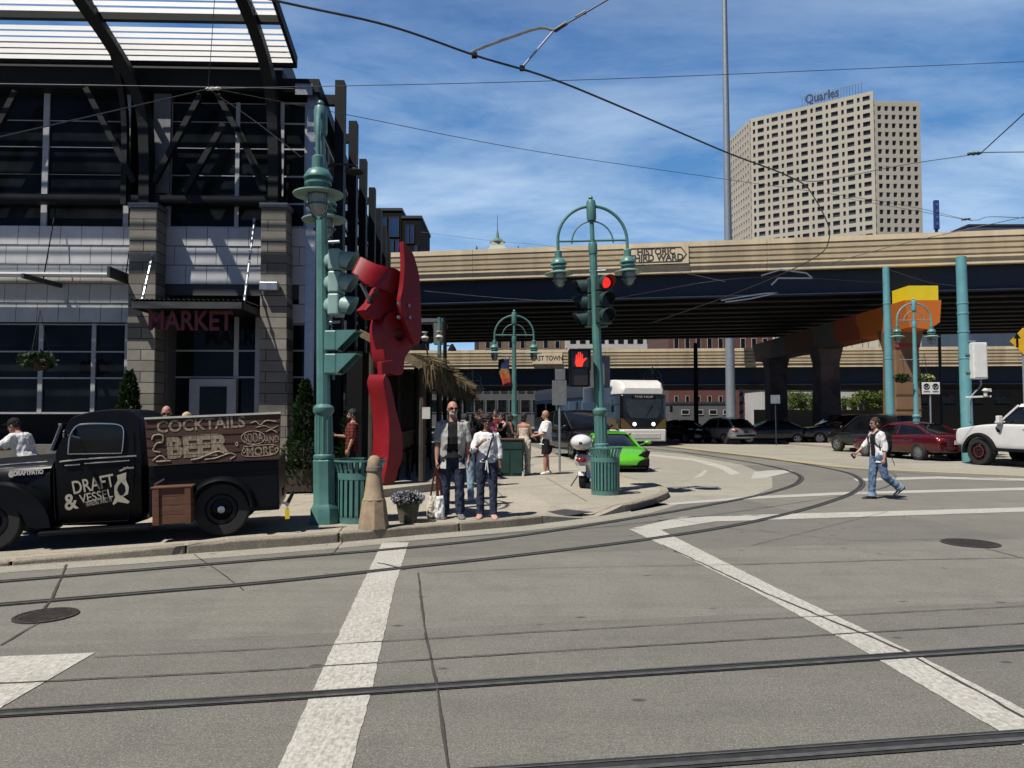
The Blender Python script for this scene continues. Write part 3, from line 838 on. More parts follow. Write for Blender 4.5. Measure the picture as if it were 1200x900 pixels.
# ================================================================= dark apartment block beyond the freeway
def block(name, label, cat, px0, px1, ytop, Y, depth, wallm, wins, winm, ybot=None, base=0, group=None, framem=None, roofm=None):
    p0 = at(px0, ytop, Y); p1 = at(px1, ytop, Y)
    t = thing(name, label, cat, (p0.x, Y, 0), 0, group)
    w_ = p1.x - p0.x; h = p0.z
    a = MB(); a.box(0, w_, 0, depth, base, h); wo_ = a.build('wall', wallm, t, 0)
    a = MB(); a.box(-.12, w_ + .12, -.12, depth + .1, h + .003, h + .35); a.build('roof', roofm or M['dgrey'], t, 0)
    for (a0, b0, a1, b1) in wins:
        q0 = at(a0, b0, Y); q1 = at(a1, b1, Y)
        m_ = MB(); m_.box(q0.x - p0.x, q1.x - p0.x, -.07, -.003, q1.z, q0.z); o = m_.build('window', winm, t, 0)
        if framem:
            f = MB(); X0, X1, Z0, Z1 = q0.x - p0.x, q1.x - p0.x, q1.z, q0.z; e = max(.05, (X1 - X0) * .07)
            f.box(X0 - e, X0, -.11, -.001, Z0 - e, Z1 + e); f.box(X1, X1 + e, -.11, -.001, Z0 - e, Z1 + e)
            f.box(X0, X1, -.108, -.001, Z1, Z1 + e); f.box(X0, X1, -.108, -.001, Z0 - e, Z0); f.build('window_frame', framem, o, 0)
    return t
skyglass = mat('sky_reflecting_glass', (.10, .17, .28), .08, .75, .2, .3)
block('apartment_block', 'black apartment block with tall blue windows beyond the freeway, its taller wing', 'building', 441, 470.5, 247, 92, 10, M['blackm'],
      [(448, 255, 453, 269), (457, 255, 467, 277), (455, 281, 461, 296), (464, 281, 467, 296), (444, 281, 450, 296)], skyglass, framem=M['dgrey'])
block('apartment_block', 'black apartment wing with two narrow windows, the lower one beside the sculpture tip', 'building', 471.5, 493.5, 256, 92, 10, M['blackm'],
      [(476, 264, 479, 285), (481, 264, 485, 285), (486, 288, 489, 300)], skyglass, framem=M['dgrey'])
# ================================================================= elevated freeways
def bridge(name, label, Yc, xc, slope, w, ztop, zpar, zgird, xl, xr, nb, gdepth, parm):
    """near edge passes (xc, Yc); going left it recedes by slope"""
    t = thing(name, label, 'bridge', (xc, Yc, 0), math.atan(-slope))
    a = MB()
    # ribbed parapet profile (y out of the face is negative), stepping horizontal flutes
    H = ztop - zpar
    prof = [(0, 0), (-.16, 0)]
    prof = [(.30, zpar), (-.05, zpar), (-.05, zpar + .18 * H), (-.16, zpar + .20 * H), (-.16, zpar + .26 * H)]
    zz_ = .26
    for k in range(3):
        prof += [(-.03, zpar + zz_ * H), (-.03, zpar + (zz_ + .055) * H), (-.16, zpar + (zz_ + .065) * H), (-.19, zpar + (zz_ + .17) * H)]
        zz_ += .175
    prof += [(-.03, zpar + zz_ * H), (-.03, zpar + (zz_ + .05) * H), (-.20, zpar + (zz_ + .055) * H), (-.20, ztop), (.30, ztop)]
    n = len(prof); L = xr - xl; ns = max(2, int(L / 14))
    for k in range(ns):
        x0 = xl + L * k / ns; x1 = xl + L * (k + 1) / ns - .02
        a.prism(prof, x0, x1, 'x')
    a.build('parapet', parm, t, 0)
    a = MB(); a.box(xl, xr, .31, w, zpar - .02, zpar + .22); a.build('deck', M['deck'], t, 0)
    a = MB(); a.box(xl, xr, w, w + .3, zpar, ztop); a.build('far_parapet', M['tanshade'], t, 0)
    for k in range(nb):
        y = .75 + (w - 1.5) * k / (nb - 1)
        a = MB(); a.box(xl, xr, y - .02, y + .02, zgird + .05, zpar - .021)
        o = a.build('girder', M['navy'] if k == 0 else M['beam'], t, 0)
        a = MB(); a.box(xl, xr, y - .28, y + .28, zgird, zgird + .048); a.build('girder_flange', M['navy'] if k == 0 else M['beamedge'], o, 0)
    a = MB(); x = xl + 3
    while x < xr - 2:
        a.box(x - .05, x + .05, .80, w - .8, zgird + .35, zgird + .7); x += 7.5
    a.build('cross_frames', M['beam'], t, 0)
    return t
S1 = math.tan(R(9.1)); Y1 = 39.8; X1 = at(755, 300, Y1).x
zt1 = at(755, 286, Y1).z; zp1 = at(755, 321, Y1).z; zg1 = at(755, 348, Y1).z
B1 = bridge('freeway_bridge', 'tan ribbed freeway bridge with dark blue girder crossing the picture', Y1, X1, S1, 23, zt1, zp1, zg1, -42, 55, 11, 1, M['tan'])
Y2 = 74.0; X2 = at(755, 300, Y2).x; S2 = math.tan(R(4.5))
zt2 = at(755, 409, Y2).z; zp2 = at(755, 431, Y2).z; zg2 = at(755, 451, Y2).z
B2 = bridge('freeway_bridge', 'lower tan ribbed freeway bridge seen beneath the near one', Y2, X2, S2, 17, zt2, zp2, zg2, -60, 80, 8, 1, M['tan'])
# name panels set in the parapets
def panel(Bt, x0, y0, x1, y1, lines, size, pts=True, fit=1.0):
    Mi = Bt.matrix_basis.inverted(); n_ = Bt.matrix_basis.to_3x3() @ Vector((0, 1, 0)); p_ = Bt.matrix_basis @ Vector((0, -.24, 0))
    A_ = Mi @ hit(x0, (y0 + y1) / 2, p_, n_); B_ = Mi @ hit(x1, (y0 + y1) / 2, p_, n_)
    zt_ = (Mi @ hit((x0 + x1) / 2, y0, p_, n_)).z; zb_ = (Mi @ hit((x0 + x1) / 2, y1, p_, n_)).z
    a = MB(); a.box(A_.x, B_.x, -.25, -.21, zb_, zt_); o = a.build('name_panel', M['tan'], Bt, 0)
    h = zt_ - zb_
    if pts:
        i = h * .12; e = h * .28; f = MB(); xa, xb = A_.x + i, B_.x - i; za, zb2 = zb_ + i, zt_ - i
        ol = [(xa, (za + zb2) / 2), (xa + e, zb2), (xb - e, zb2), (xb, (za + zb2) / 2), (xb - e, za), (xa + e, za)]
        for p, q in zip(ol, ol[1:] + ol[:1]): f.bar((p[0], -.262, p[1]), (q[0], -.262, q[1]), .02, h * .04, (0, 0, 1))
        f.build('panel_line', M['dgrey'], o, 0)
    for k, s in enumerate(lines):
        z = zt_ - h * (k + .5 + .35 * (len(lines) > 1) * (1 if k == 0 else -1) * .45) / len(lines)
        text('lettering', s, size * h, M['dgrey'], o, Matrix.Translation(((A_.x + B_.x) / 2, -.256, z)) @ Matrix.Rotation(R(90), 4, 'X'), .006, .014, spacing=1.0, sx=fit)
panel(B1, 731, 288, 807, 309.5, ['HISTORIC', 'THIRD WARD'], .5, fit=.92)
panel(B2, 624, 413.5, 659, 426.5, ['EAST TOWN'], .6, False, fit=.8)
# lit inner face of the upper-right ramp behind the lower bridge is its own parapet
# ================================================================= painted pier
px_, y0_, y1_ = 20.9, 36.6, 60
PR = thing('bridge_pier', 'bridge pier with hammerhead cap painted in yellow, orange and red mural colours', 'pier', (px_, y0_, 0))
m, nt, nd, lk, bs = nodes_of('mural_paint')
v = coords(nt); sp_ = nt.nodes.new('ShaderNodeSeparateXYZ'); lk.new(v, sp_.inputs[0])
dist = mth(nt, 'ADD', sp_.outputs[1], mth(nt, 'MULTIPLY', noise_tex(nt, v, .25, 3), 7))
cr = nt.nodes.new('ShaderNodeValToRGB'); cr.color_ramp.interpolation = 'CONSTANT'
for i, (p, c) in enumerate([(0, (.55, .14, .01)), (.28, (.30, .055, .02)), (.42, (.10, .11, .10)), (.55, (.16, .06, .03)), (.72, (.09, .10, .11)), (.85, (.22, .13, .06))]):
    e = cr.color_ramp.elements[i] if i < 2 else cr.color_ramp.elements.new(p)
    e.position = p; e.color = c4(c)
lk.new(ramp(nt, dist, 2, 26), cr.inputs[0]); lk.new(cr.outputs[0], bs.inputs['Base Color']); bs.inputs['Roughness'].default_value = .7
M['mural'] = m
M['yel'] = mat('mural_yellow', (.80, .60, .01), .6, 0, .06, 2); M['pink'] = mat('mural_red', (.28, .025, .04), .7, 0, .2, 1)
M['mur2'] = mat('mural_grey_red', (.07, .065, .07), .8, 0, .5, .6, col2=(.13, .085, .08)); M['mur3'] = mat('mural_brown_tile', (.19, .105, .05), .8, 0, .15, .8)
zc1 = at(1085, 337, 36.6).z; zc0 = at(1085, 352, 36.6).z; zb = at(1085, 386, 36.6).z
a = MB(); a.box(-.75, .75, .0, 1.6, zc0 + .003, zc1 + .1); a.build('yellow_cap', M['yel'], PR, 0)
a = MB(); a.prism([(-1.0, zc0), (.85, zc0), (.75, zb + .35), (.2, zb), (-.8, zb + .1)], -.08, 23.2, 'y'); a.build('cap_beam', M['mural'], PR, 0)
for k, (y, m_) in enumerate(((2.3, M['mur3']), (11.6, M['mur2']), (20.8, M['mur2']))):
    a = MB(); a.lathe([(1.05, -.05), (.98, 1.2), (.92, zb - .9), (1.2, zb + .25)], (0, y, 0), 4, None, True, .5); o = a.build('pier_column', m_, PR, 0, .06)
    if k == 0:
        a = MB()
        for z in (1.2, 2.0, 2.8, 3.6): a.box(-.70, .70, y - .715, y - .70, z, z + .035)
        a.build('tile_joints', M['dgrey'], o, 0)
        a = MB(); a.box(-.66, .66, y - .712, y - .66, zb - .75, zb + .2); a.build('red_patch', M['pink'], o, 0)
# ================================================================= office tower
TW_B = at(1023, 108, 216)
def tower():
    P0 = at(856.5, 165, 254); P1 = at(880, 143, 237); P2 = at(1023.5, 108, 216); P3 = at(1076.5, 119, 216.5)
    t = thing('office_tower', 'pale concrete office tower with a grid of dark windows and a rooftop name', 'building', (P2.x, P2.y, 0))
    o = Vector((P2.x, P2.y, 0)); H = P2.z; H3 = P3.z
    conc = mat('tower_concrete', (.47, .43, .35), .85, 0, .1, .03, 0, dirt=.3); wg = mat('tower_glass', (.025, .025, .026), .2, 0, .6, .22, col2=(.07, .07, .07)); rim = mat('tower_reveal', (.25, .215, .16), .85, 0, .1, .1)
    xy = [Vector((q.x, q.y)) - o.xy for q in (P0, P1, P2, P3)]
    back = [xy[3] + Vector((6, 34)), xy[0] + Vector((30, 40))]
    a = MB(); a.prism([tuple(p) for p in (xy[0], xy[1], xy[2])] + [tuple(xy[2] + Vector((4, 38))), tuple(back[1])], 0, H, 'z'); a.build('wall', conc, t, 0)
    a = MB(); a.prism([tuple(xy[2] + (xy[3] - xy[2]).normalized() * .02), tuple(xy[3]), tuple(back[0]), tuple(xy[2] + Vector((4.1, 38)))], 0, H3, 'z'); a.build('wall', conc, t, 0)
    fl = 25; zt = H - 1.4; fh = (P2.z - 1.4 - at(1023, 275, 216).z) / 16.0 
    cells = []
    def face(A, B, cols, ztop, rows, skip=0):
        d = (B - A); L = d.length; d = d / L; nn = Vector((d.y, -d.x))
        for r in range(rows):
            z1 = ztop - fh * r - fh * .22; z0 = z1 - fh * .56
            for (c0, c1) in cols: cells.append((A + d * (L * c0), A + d * (L * c1), nn, z0, z1))
    main = []
    for k in range(8):
        c = .012 + k * .1235; main += [(c + .030, c + .052), (c + .066 , c + .118)] if k else [(c + .012, c + .032), (c + .05, c + .105)]
    # narrow window then wide window, repeated
    main = []
    for k in range(8):
        s = .02 + k * .1225
        main += [(s, s + .020), (s + .042, s + .096)]
    rows = 26
    face(xy[1], xy[2], main, H - .3, rows); n1 = len(cells)
    face(xy[2], xy[3], [(.06 + k * .157, .06 + k * .157 + .085) for k in range(6)], H3 - 1.2, rows); n2 = len(cells)
    face(xy[0], xy[1], [(.06 + k * .117, .06 + k * .117 + .05) for k in range(8)], H - .3, rows)
    def quad(mb, c, out):
        A, B, nn, z0, z1 = c
        p = [A + nn * out, B + nn * out, B + nn * (out - .3), A + nn * (out - .3)]
        mb.loft([[Vector((q.x, q.y, z0)) for q in p], [Vector((q.x, q.y, z1)) for q in p]])
    vis = [c for i, c in enumerate(cells) if c[4] > 50]
    order = sorted(vis, key=lambda c: -((c[1] - c[0]).length))
    big = order[:100]; bset = set(id(c) for c in big)
    for c in big:
        a = MB(); quad(a, c, .02); a.build('window', wg, t, 0)
    a = MB()
    for c in cells:
        if id(c) not in bset: quad(a, c, .02)
    ob = a.build('windows', wg, t, 0); ob['kind'] = 'stuff'
    # precast grid standing proud of the glass: spandrel bands and piers give the windows depth
    def fins(A, B, cols, ztop, name='facade_grid'):
        d = (B - A); L = d.length; d = d / L; nn = Vector((d.y, -d.x)); f = MB()
        edges = [0] + [x for c in cols for x in c] + [1]
        for r in range(rows + 1):
            z1 = ztop - fh * r + fh * .22 - .0; z0 = ztop - fh * r - fh * .22
            pts = [A + nn * .05, B + nn * .05, B + nn * .5, A + nn * .5]
            f.loft([[Vector((q.x, q.y, max(z0, .2))) for q in pts], [Vector((q.x, q.y, z1)) for q in pts]])
        for i in range(0, len(edges), 2):
            p = A + d * (L * edges[i]); q = A + d * (L * edges[i + 1]); pts = [p + nn * .04, q + nn * .04, q + nn * .495, p + nn * .495]
            f.loft([[Vector((s.x, s.y, .3)) for s in pts], [Vector((s.x, s.y, ztop)) for s in pts]])
        f.build(name, conc, t, 0)
    fins(xy[1], xy[2], main, H - .3); fins(xy[2], xy[3], [(.06 + k * .157, .06 + k * .157 + .085) for k in range(6)], H3 - 1.2); fins(xy[0], xy[1], [(.06 + k * .117, .06 + k * .117 + .05) for k in range(8)], H - .3)
    # rooftop name on a lattice
    d = (xy[2] - xy[1]).normalized(); L = (xy[2] - xy[1]).length
    pA = xy[1] + d * L * .47; pB = xy[1] + d * L * .74; zb_ = H + .55
    ang = math.atan2(d.y, d.x); mid = (pA + pB) / 2
    so = text('roof_sign', 'Quarles', 4.0, mat('dark_sign_letters', (.012, .02, .06), .5), t, Matrix.Translation((mid.x, mid.y + .3, H + 2.6)) @ Matrix.Rotation(ang, 4, 'Z') @ Matrix.Rotation(R(90), 4, 'X'), .15, .06)
    xs = [v_.co.xy.dot(d) for v_ in so.data.vertices]; wid = max(xs) - min(xs); sc_ = (pB - pA).length / wid
    for v_ in so.data.vertices:
        s_ = (v_.co.xy - mid).dot(d); v_.co.x += d.x * s_ * (sc_ - 1); v_.co.y += d.y * s_ * (sc_ - 1)
    a = MB(); q0 = xy[1] + d * L * .45; q1 = xy[1] + d * L * .92
    for z in (H + .7, H + 4.2): a.bar((q0.x, q0.y + .8, z), (q1.x, q1.y + .8, z), .12, .12)
    for k in range(22):
        q = q0.lerp(q1, k / 21); a.bar((q.x, q.y + .8, H + .01), (q.x, q.y + .8, H + 4.2), .1, .1)
    a.build('sign_lattice', M['alu'], t, 0)
tower()
# ================================================================= far things above and below the decks
def spire():
    Y = 260; p = at(583, 292, Y)
    t = thing('church_spire', 'thin green copper spire far behind the freeway', 'spire', (p.x, Y, 0)); g_ = mat('old_copper', (.12, .20, .16), .7, 0, .2, .2)
    zt_ = at(583, 252, Y).z; zs = at(583, 271, Y).z; zm = at(583, 284, Y).z; zb_ = at(583, 293, Y).z
    a = MB(); a.lathe([(2.9, zm), (1.1, zm + 1.5), (.9, zs - 4), (.12, zs + 1)], n=8); a.build('spire_roof', g_, t, 20)
    a = MB(); a.tube([(0, 0, zs), (0, 0, zt_)], [.14, .06], 6); a.build('finial', M['dgrey'], t)
    a = MB(); a.lathe([(6.2, 0), (6.0, zb_ - 2), (3.4, zb_ + 1.2), (3.0, zm)], n=4, ph=.5); a.build('tower_base', mat('pale_tower', (.42, .45, .36), .8, 0, .15, .1), t, 0)
    for s in (-1, 1):
        a = MB(); a.lathe([(.8, 0), (.7, zb_ - 1), (.08, zb_ + 1.6)], (s * 7.5, 0, 0), 6); a.build('pinnacle', M['dgrey'], t)
spire()
redb = brick_mat('red_brick', (.13, .035, .024), (.17, .05, .034), (.10, .08, .07), 1.2); tanb = brick_mat('tan_brick', (.20, .13, .08), (.25, .17, .11), (.13, .11, .09), 1.2)
greyw = mat('grey_siding', (.10, .10, .105), .7, 0, .15, .6); whw = mat('white_wall', (.55, .53, .50), .8, 0, .1, .4)
def grid_w(x0, x1, y0, y1, nx, ny, fx=.5, fy=.6):
    out = []
    for i in range(nx):
        for j in range(ny):
            cx = x0 + (x1 - x0) * (i + .5) / nx; cy_ = y0 + (y1 - y0) * (j + .5) / ny; w = (x1 - x0) / nx * fx / 2; h = (y1 - y0) / ny * fy / 2
            out.append((cx - w, cy_ - h, cx + w, cy_ + h))
    return out
block('brick_building', 'tan brick building with small dark windows glimpsed between the two decks', 'building', 561, 662, 384, 150, 18, tanb, grid_w(565, 660, 397, 411, 7, 1, .35, .6) + grid_w(565, 660, 424, 470, 7, 3, .4, .6), M['glass'], framem=whw)
block('brick_building', 'red brick building with white windows seen under the lower freeway', 'building', 783, 905, 376, 128, 20, redb, grid_w(786, 903, 462, 473, 9, 1, .3, .6) + grid_w(786, 903, 392, 455, 9, 3, .4, .55), M['glass'], framem=whw)
block('low_shed', 'low grey sided building in front of the red brick one', 'building', 788, 862, 473.5, 112, 8, greyw, grid_w(795, 860, 479, 487, 4, 1, .5, .6), M['glass'], framem=whw)
block('office_block', 'pale office block glimpsed behind the lower deck at centre', 'building', 664, 780, 372, 165, 18, whw, grid_w(666, 778, 380, 470, 10, 7, .6, .5), M['glass'])
block('low_building', 'pale low building behind the roadside trees', 'building', 893, 1046, 457, 108, 8, whw, grid_w(897, 1044, 464, 482, 12, 1, .5, .7), M['glass'])
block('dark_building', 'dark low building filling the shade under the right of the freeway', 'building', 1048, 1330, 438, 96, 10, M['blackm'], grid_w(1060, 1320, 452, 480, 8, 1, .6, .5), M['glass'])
block('rooftop_building', 'blue grey building with stepped roof peeking over the freeway at right', 'building', 1135, 1260, 265, 130, 16, mat('slate_cladding', (.06, .085, .12), .6, 0, .15, .3), grid_w(1150, 1250, 268, 276, 5, 1, .7, .4), M['glass'])
block('storefront_building', 'grey street building with pale columns down the cross street', 'building', 470, 640, 430, 118, 12, greyw, grid_w(474, 636, 434, 462, 16, 1, .62, .8) + grid_w(474, 636, 467, 485, 12, 1, .75, .8), M['glass'], framem=M['grey'])
block('shop_building', 'dark shop building with white posts behind the tram', 'building', 640, 722, 444, 104, 10, M['dgrey'], grid_w(644, 720, 450, 470, 7, 1, .5, .7), M['glass'], framem=M['mull'])
# ================================================================= twin street lamps
def lantern(parent, loc, s=1.0, ph=0):
    """pendant lantern hanging from loc"""
    x, y, z = loc
    def L_(mb, prof, n=18, cap=True): return mb.lathe([(r * s, h * s) for r, h in prof], loc, n, None, cap)
    l = L_(MB(), [(.055, 0), (.075, -.02), (.075, -.16), (.12, -.18), (.17, -.26), (.17, -.285), (.115, -.29), (.115, -.33), (.16, -.335), (.16, -.36), (.115, -.365), (.115, -.41)])
    o = l.build('lantern', M['teal'], parent)
    r_ = L_(MB(), [(.115, -.411), (.30, -.47), (.30, -.485), (.13, -.475)]); r_.build('reflector_ring', M['tealpale'], o)
    g_ = L_(MB(), [(.125, -.487), (.122, -.60), (.10, -.68), (.05, -.73), (.005, -.745)], 16); g_.build('lamp_glass', M['lampglass'], o)
    c = MB()
    for k in range(4):
        a = PI / 4 + k * PI / 2
        c.tube([Vector((x + r * s * math.cos(a), y + r * s * math.sin(a), z + h * s)) for r, h in ((.15, -.35), (.15, -.62), (.11, -.72), (.02, -.775))], .009, 5)
    L_(c, [(.142, -.60), (.152, -.60), (.152, -.615), (.142, -.615)], 16); c.build('cage', M['tealdark'], o)

def twin_lamp(label, base, top, rz, arch=.72, pole_r=.075, pedestal=True, paint_='teal', lean=(0, 0), wf=1.0, ls=1.0):
    t = thing('street_lamp', label, 'street lamp', base, rz, 'twin armed street lamps')
    pm = M[paint_]; h = top
    if pedestal:
        p = MB(); p.lathe([(q_ * wf, z_) for q_, z_ in ((.24, 0), (.235, .22), (.20, .27), (.185, .30), (.185, .86), (.19, .90), (.15, .94))], n=8, ph=.5); p.build('pedestal', pm, t, 30)
        p = MB(); p.lathe([(.15, .93), (.155, .95), (.15, .98), (.125, 1.0), (.118, 1.55), (.13, 1.58), (.15, 1.61), (.15, 1.67), (.12, 1.70), (.10, 1.72)], n=24)
        for k in range(12): 
            a = 2 * PI * k / 12; p.tube([(.122 * math.cos(a), .122 * math.sin(a), 1.02), (.116 * math.cos(a), .116 * math.sin(a), 1.54)], .013, 6)
        p.build('fluted_base', pm, t)
    zj = h - arch - .34
    p = MB(); p.lathe([(pole_r + .03, .05 if not pedestal else 1.66), (pole_r, zj + .1)], n=10); p.lathe([(pole_r * .62, zj), (pole_r * .6, h - .3)], n=12)
    p.lathe([(pole_r * 1.15, zj - .06), (pole_r * 1.25, zj - .02), (pole_r * 1.25, zj + .14), (pole_r * 1.1, zj + .18)], n=14); p.build('pole', pm, t)
    p = MB(); p.lathe([(pole_r * 1.2, h - .42), (pole_r * 1.35, h - .36), (pole_r * 1.35, h - .06), (pole_r * 1.1, h - .0), (.03, h + .02), (.05, h + .05), (.03, h + .09), (.0, h + .10)], n=14); p.build('finial', pm, t)
    for s in (-1, 1):
        a = MB()
        big = [(s * arch * math.sin(q), 0, h - .12 - arch + arch * math.cos(q)) for q in [PI / 2 * k / 12 for k in range(13)]]
        big.append((s * arch, 0, h - .12 - arch - .2)); a.tube(big, .032, 10)
        sm = [(s * arch * .6 * math.sin(q), 0, h - .12 - arch - .05 + arch * .63 * math.cos(q)) for q in [PI / 2 * k / 10 for k in range(11)]]
        sm.append((s * arch * .6, 0, h - .12 - arch - .03)); a.tube(sm, .017, 8)
        a.tube([(s * .05, 0, zj + .08 + .14), (s * arch, 0, zj + .22)], .022, 8)
        a.build('arm', pm, t)
        lantern(t, (s * arch, 0, h - .12 - arch - .19), ls)
    t.rotation_euler = (lean[1], lean[0], rz); t.matrix_basis = Matrix.Translation(Vector(base)) @ Euler((lean[1], lean[0], rz)).to_matrix().to_4x4()
    return t
LP = G(706, 577, .12); LP.x += .02
lt = at(696, 235, LP.y).z - .12
lampC = twin_lamp('tall teal street lamp behind the slatted bin on the corner, carrying the red signal', (LP.x, LP.y, .12), lt, R(4), arch=.72, lean=(R(-2.2), 0))
LL = G(380.5, 613, .12)
lampL = twin_lamp('big teal street lamp at the kerb beside the old truck, its twin arms seen end-on', (LL.x, LL.y, .12), at(371, 126, LL.y).z - .12, R(101), arch=.66, pole_r=.072, lean=(0, R(-1.2)), wf=.88, ls=1.14)
def lampAt(px, ytop, Y, label, paint_='teal', arch=.72, rz=0):
    p = at(px, ytop, Y); return twin_lamp(label, (p.x, Y, .02), p.z - .02, rz, arch, .07, True, paint_)
lampAt(602.5, 366, 26.5, 'teal street lamp with a colourful banner, in front of the freeway at centre')
lampAt(554, 435, 62, 'small far teal street lamp above the thatched roof edge')
lampAt(1070.5, 352, 29.3, 'light teal street lamp with flower baskets in front of the painted pier', 'teal2', .70)
lampAt(764.5, 431, 60, 'far teal street lamp rising behind the tram roof')
# banner hung on the middle lamp
p = at(596, 419, 26.5)
b = MB(); W_ = .42; Z_ = 1.0
vs = []
for i in range(7):
    for j in range(9):
        u = i / 6; w = j / 8
        vs.append(Vector((-.14 - u * W_ * (1 - .25 * w) - .05 * math.sin(w * 5), .07 * math.sin(u * 6 + w * 4), .02 - w * Z_ - .1 * u)))
b.add(vs, [(i * 9 + j, i * 9 + j + 1, (i + 1) * 9 + j + 1, (i + 1) * 9 + j) for i in range(6) for j in range(8)])
m, nt, nd, lk, bs = nodes_of('banner_cloth'); v = coords(nt); sp2 = nt.nodes.new('ShaderNodeSeparateXYZ'); lk.new(v, sp2.inputs[0])
cr = nt.nodes.new('ShaderNodeValToRGB'); cr.color_ramp.interpolation = 'CONSTANT'
for i, (q, c) in enumerate([(0, (.42, .05, .03)), (.3, (.55, .14, .03)), (.45, (.35, .2, .06)), (.58, (.03, .04, .14)), (.8, (.02, .02, .05)), (.9, (.2, .22, .35))]):
    e = cr.color_ramp.elements[i] if i < 2 else cr.color_ramp.elements.new(q); e.position = q; e.color = c4(c)
lk.new(ramp(nt, mth(nt, 'ADD', sp2.outputs[2], mth(nt, 'MULTIPLY', noise_tex(nt, v, 5, 2), .3)), -.95, .2), cr.inputs[0]); lk.new(cr.outputs[0], bs.inputs['Base Color']); bs.inputs['Roughness'].default_value = .9
bt = thing('banner', 'blue and orange cloth banner hung on the middle street lamp', 'banner', (at(602.5, 419, 26.5).x, 26.45, p.z))
bo = b.build('cloth', m, bt); so_ = bo.modifiers.new('s', 'SOLIDIFY'); so_.thickness = .006
b = MB(); b.tube([(-.06, 0, .03), (-.68, 0, .05)], .014, 6); b.build('rod', M['dgrey'], bt)

# hanging flower baskets
def leaf_cloud(mb, c, rad, n, size, flat=1.0, hollow=.55):
    for _ in range(n):
        d = Vector((random.gauss(0, 1), random.gauss(0, 1), random.gauss(0, 1))).normalized() * random.uniform(hollow, 1) 
        p = Vector(c) + Vector((d.x * rad[0], d.y * rad[1], d.z * rad[2]))
        a = Euler((random.uniform(-1.2, 1.2), random.uniform(-1.2, 1.2), random.uniform(0, 6.3))).to_matrix()
        s = size * random.uniform(.6, 1.3)
        q = [Vector((-s * .5, 0, 0)), Vector((0, -s * .28, s * .08)), Vector((s * .5, 0, 0)), Vector((0, s * .28, s * .08))]
        mb.add([p + a @ w for w in q], [(0, 1, 2, 3)])
M['petal'] = leaf_mat('yellow_petals', (.5, .45, .10), (.6, .58, .4)); M['petalblue'] = leaf_mat('lavender_petals', (.2, .2, .27), (.5, .5, .55)); M['petalred'] = leaf_mat('red_petals', (.35, .03, .03), (.5, .2, .1))
M['clay'] = mat('terracotta', (.16, .075, .04), .8, 0, .2, 8); M['coir'] = mat('coir', (.07, .04, .02), .95, 0, .4, 20)
def basket(label, loc, r, petal, hang, n=220):
    t = thing('hanging_basket', label, 'flower basket', loc, 0, 'hanging flower baskets')
    a = MB(); a.lathe([(.02, -r * .75), (r * .5, -r * .62), (r * .85, -r * .2), (r * .9, 0), (r * .8, 0), (.02, -.05)], n=14); a.build('bowl', M['coir'], t)
    a = MB(); leaf_cloud(a, (0, 0, r * .15), (r * 1.5, r * 1.5, r * .7), n, r * .55); a.build('foliage', M['leaf2'] if petal is not None else M['leaf'], t, 0)
    if petal is not None:
        a = MB(); leaf_cloud(a, (0, 0, r * .15), (r * 1.5, r * 1.5, r * .75), n // 3, r * .4, 1, .9); a.build('flowers', petal, t, 0)
    a = MB()
    for k in range(3):
        q = 2 * PI * k / 3 + .4; a.tube([(r * .88 * math.cos(q), r * .88 * math.sin(q), 0), (0, 0, hang)], .006, 5)
    a.build('chain', M['dgrey'], t)
p = at(45, 424, 15.2); basket('terracotta hanging basket by the market windows, above the seated man', p, .26, None, 1.1)
for dx, lb, pt in ((-.46, 'dark flower basket hanging left of the light teal lamp post', None), (.46, 'sunlit yellow flower basket hanging right of the light teal lamp post', M['petal'])):
    q = at(1070.5, 444, 29.3); basket(lb, (q.x + dx, q.y, q.z), .24, pt, 1.05)
b = MB(); q = at(1070.5, 423, 29.3); b.tube([(q.x - .55, q.y, q.z + .05), (q.x + .62, q.y, q.z + .05)], .02, 6); tag(b.build('basket_arm', M['galv']), 'thin crossbar on the light teal lamp post holding flower baskets', 'crossbar')

# ================================================================= signals
def signal(label, loc, rz, body, lit=None, s=1.0, visor=.30):
    """three-lamp head; local -y is the lens side; loc is the centre"""
    t = thing('traffic_signal', label, 'traffic signal', loc, rz)
    a = MB()
    for k in (-1, 0, 1): a.box(-.17 * s, .17 * s, -.09 * s, .09 * s, k * .355 * s - .172 * s, k * .355 * s + .172 * s)
    a.build('housing', body, t, 0, .025)
    a = MB()
    for k in (-1, 0, 1):
        a.lathe([(.15 * s, .09 * s), (.10 * s, .17 * s), (.03 * s, .21 * s), (0, .215 * s)], (0, 0, k * .355 * s), 14, Matrix.Rotation(R(-90), 3, 'X'))
    a.build('back_domes', body, t)
    for i, k in enumerate((1, 0, -1)):
        z = k * .355 * s
        l = MB(); l.disc((0, -.095 * s, z), .118 * s, (0, -1, 0), .012); l.build('lens', M['red_led'] if lit == i else M['lensdark'], t)
        v_ = MB(); n = 18; ri = []
        for j in range(n + 1):
            q = R(-48) + R(276) * j / n; c_, s_ = math.cos(q), math.sin(q)
            L = visor * s * (.40 + .60 * max(0, (s_ + .75) / 1.75))
            ri.append([Vector((c_ * .155 * s, -.091 * s, z + s_ * .155 * s)), Vector((c_ * .150 * s, -.091 * s - L, z + s_ * .150 * s - .02 * s)), Vector((c_ * .142 * s, -.091 * s - L, z + s_ * .142 * s - .02 * s)), Vector((c_ * .147 * s, -.091 * s, z + s_ * .147 * s))])
        v_.loft(ri, True); v_.build('visor', body, t)
    return t
dkgreen = mat('dark_green_signal', (.022, .05, .045), .45, 0, .2, 5)
Mx = lampC.matrix_basis
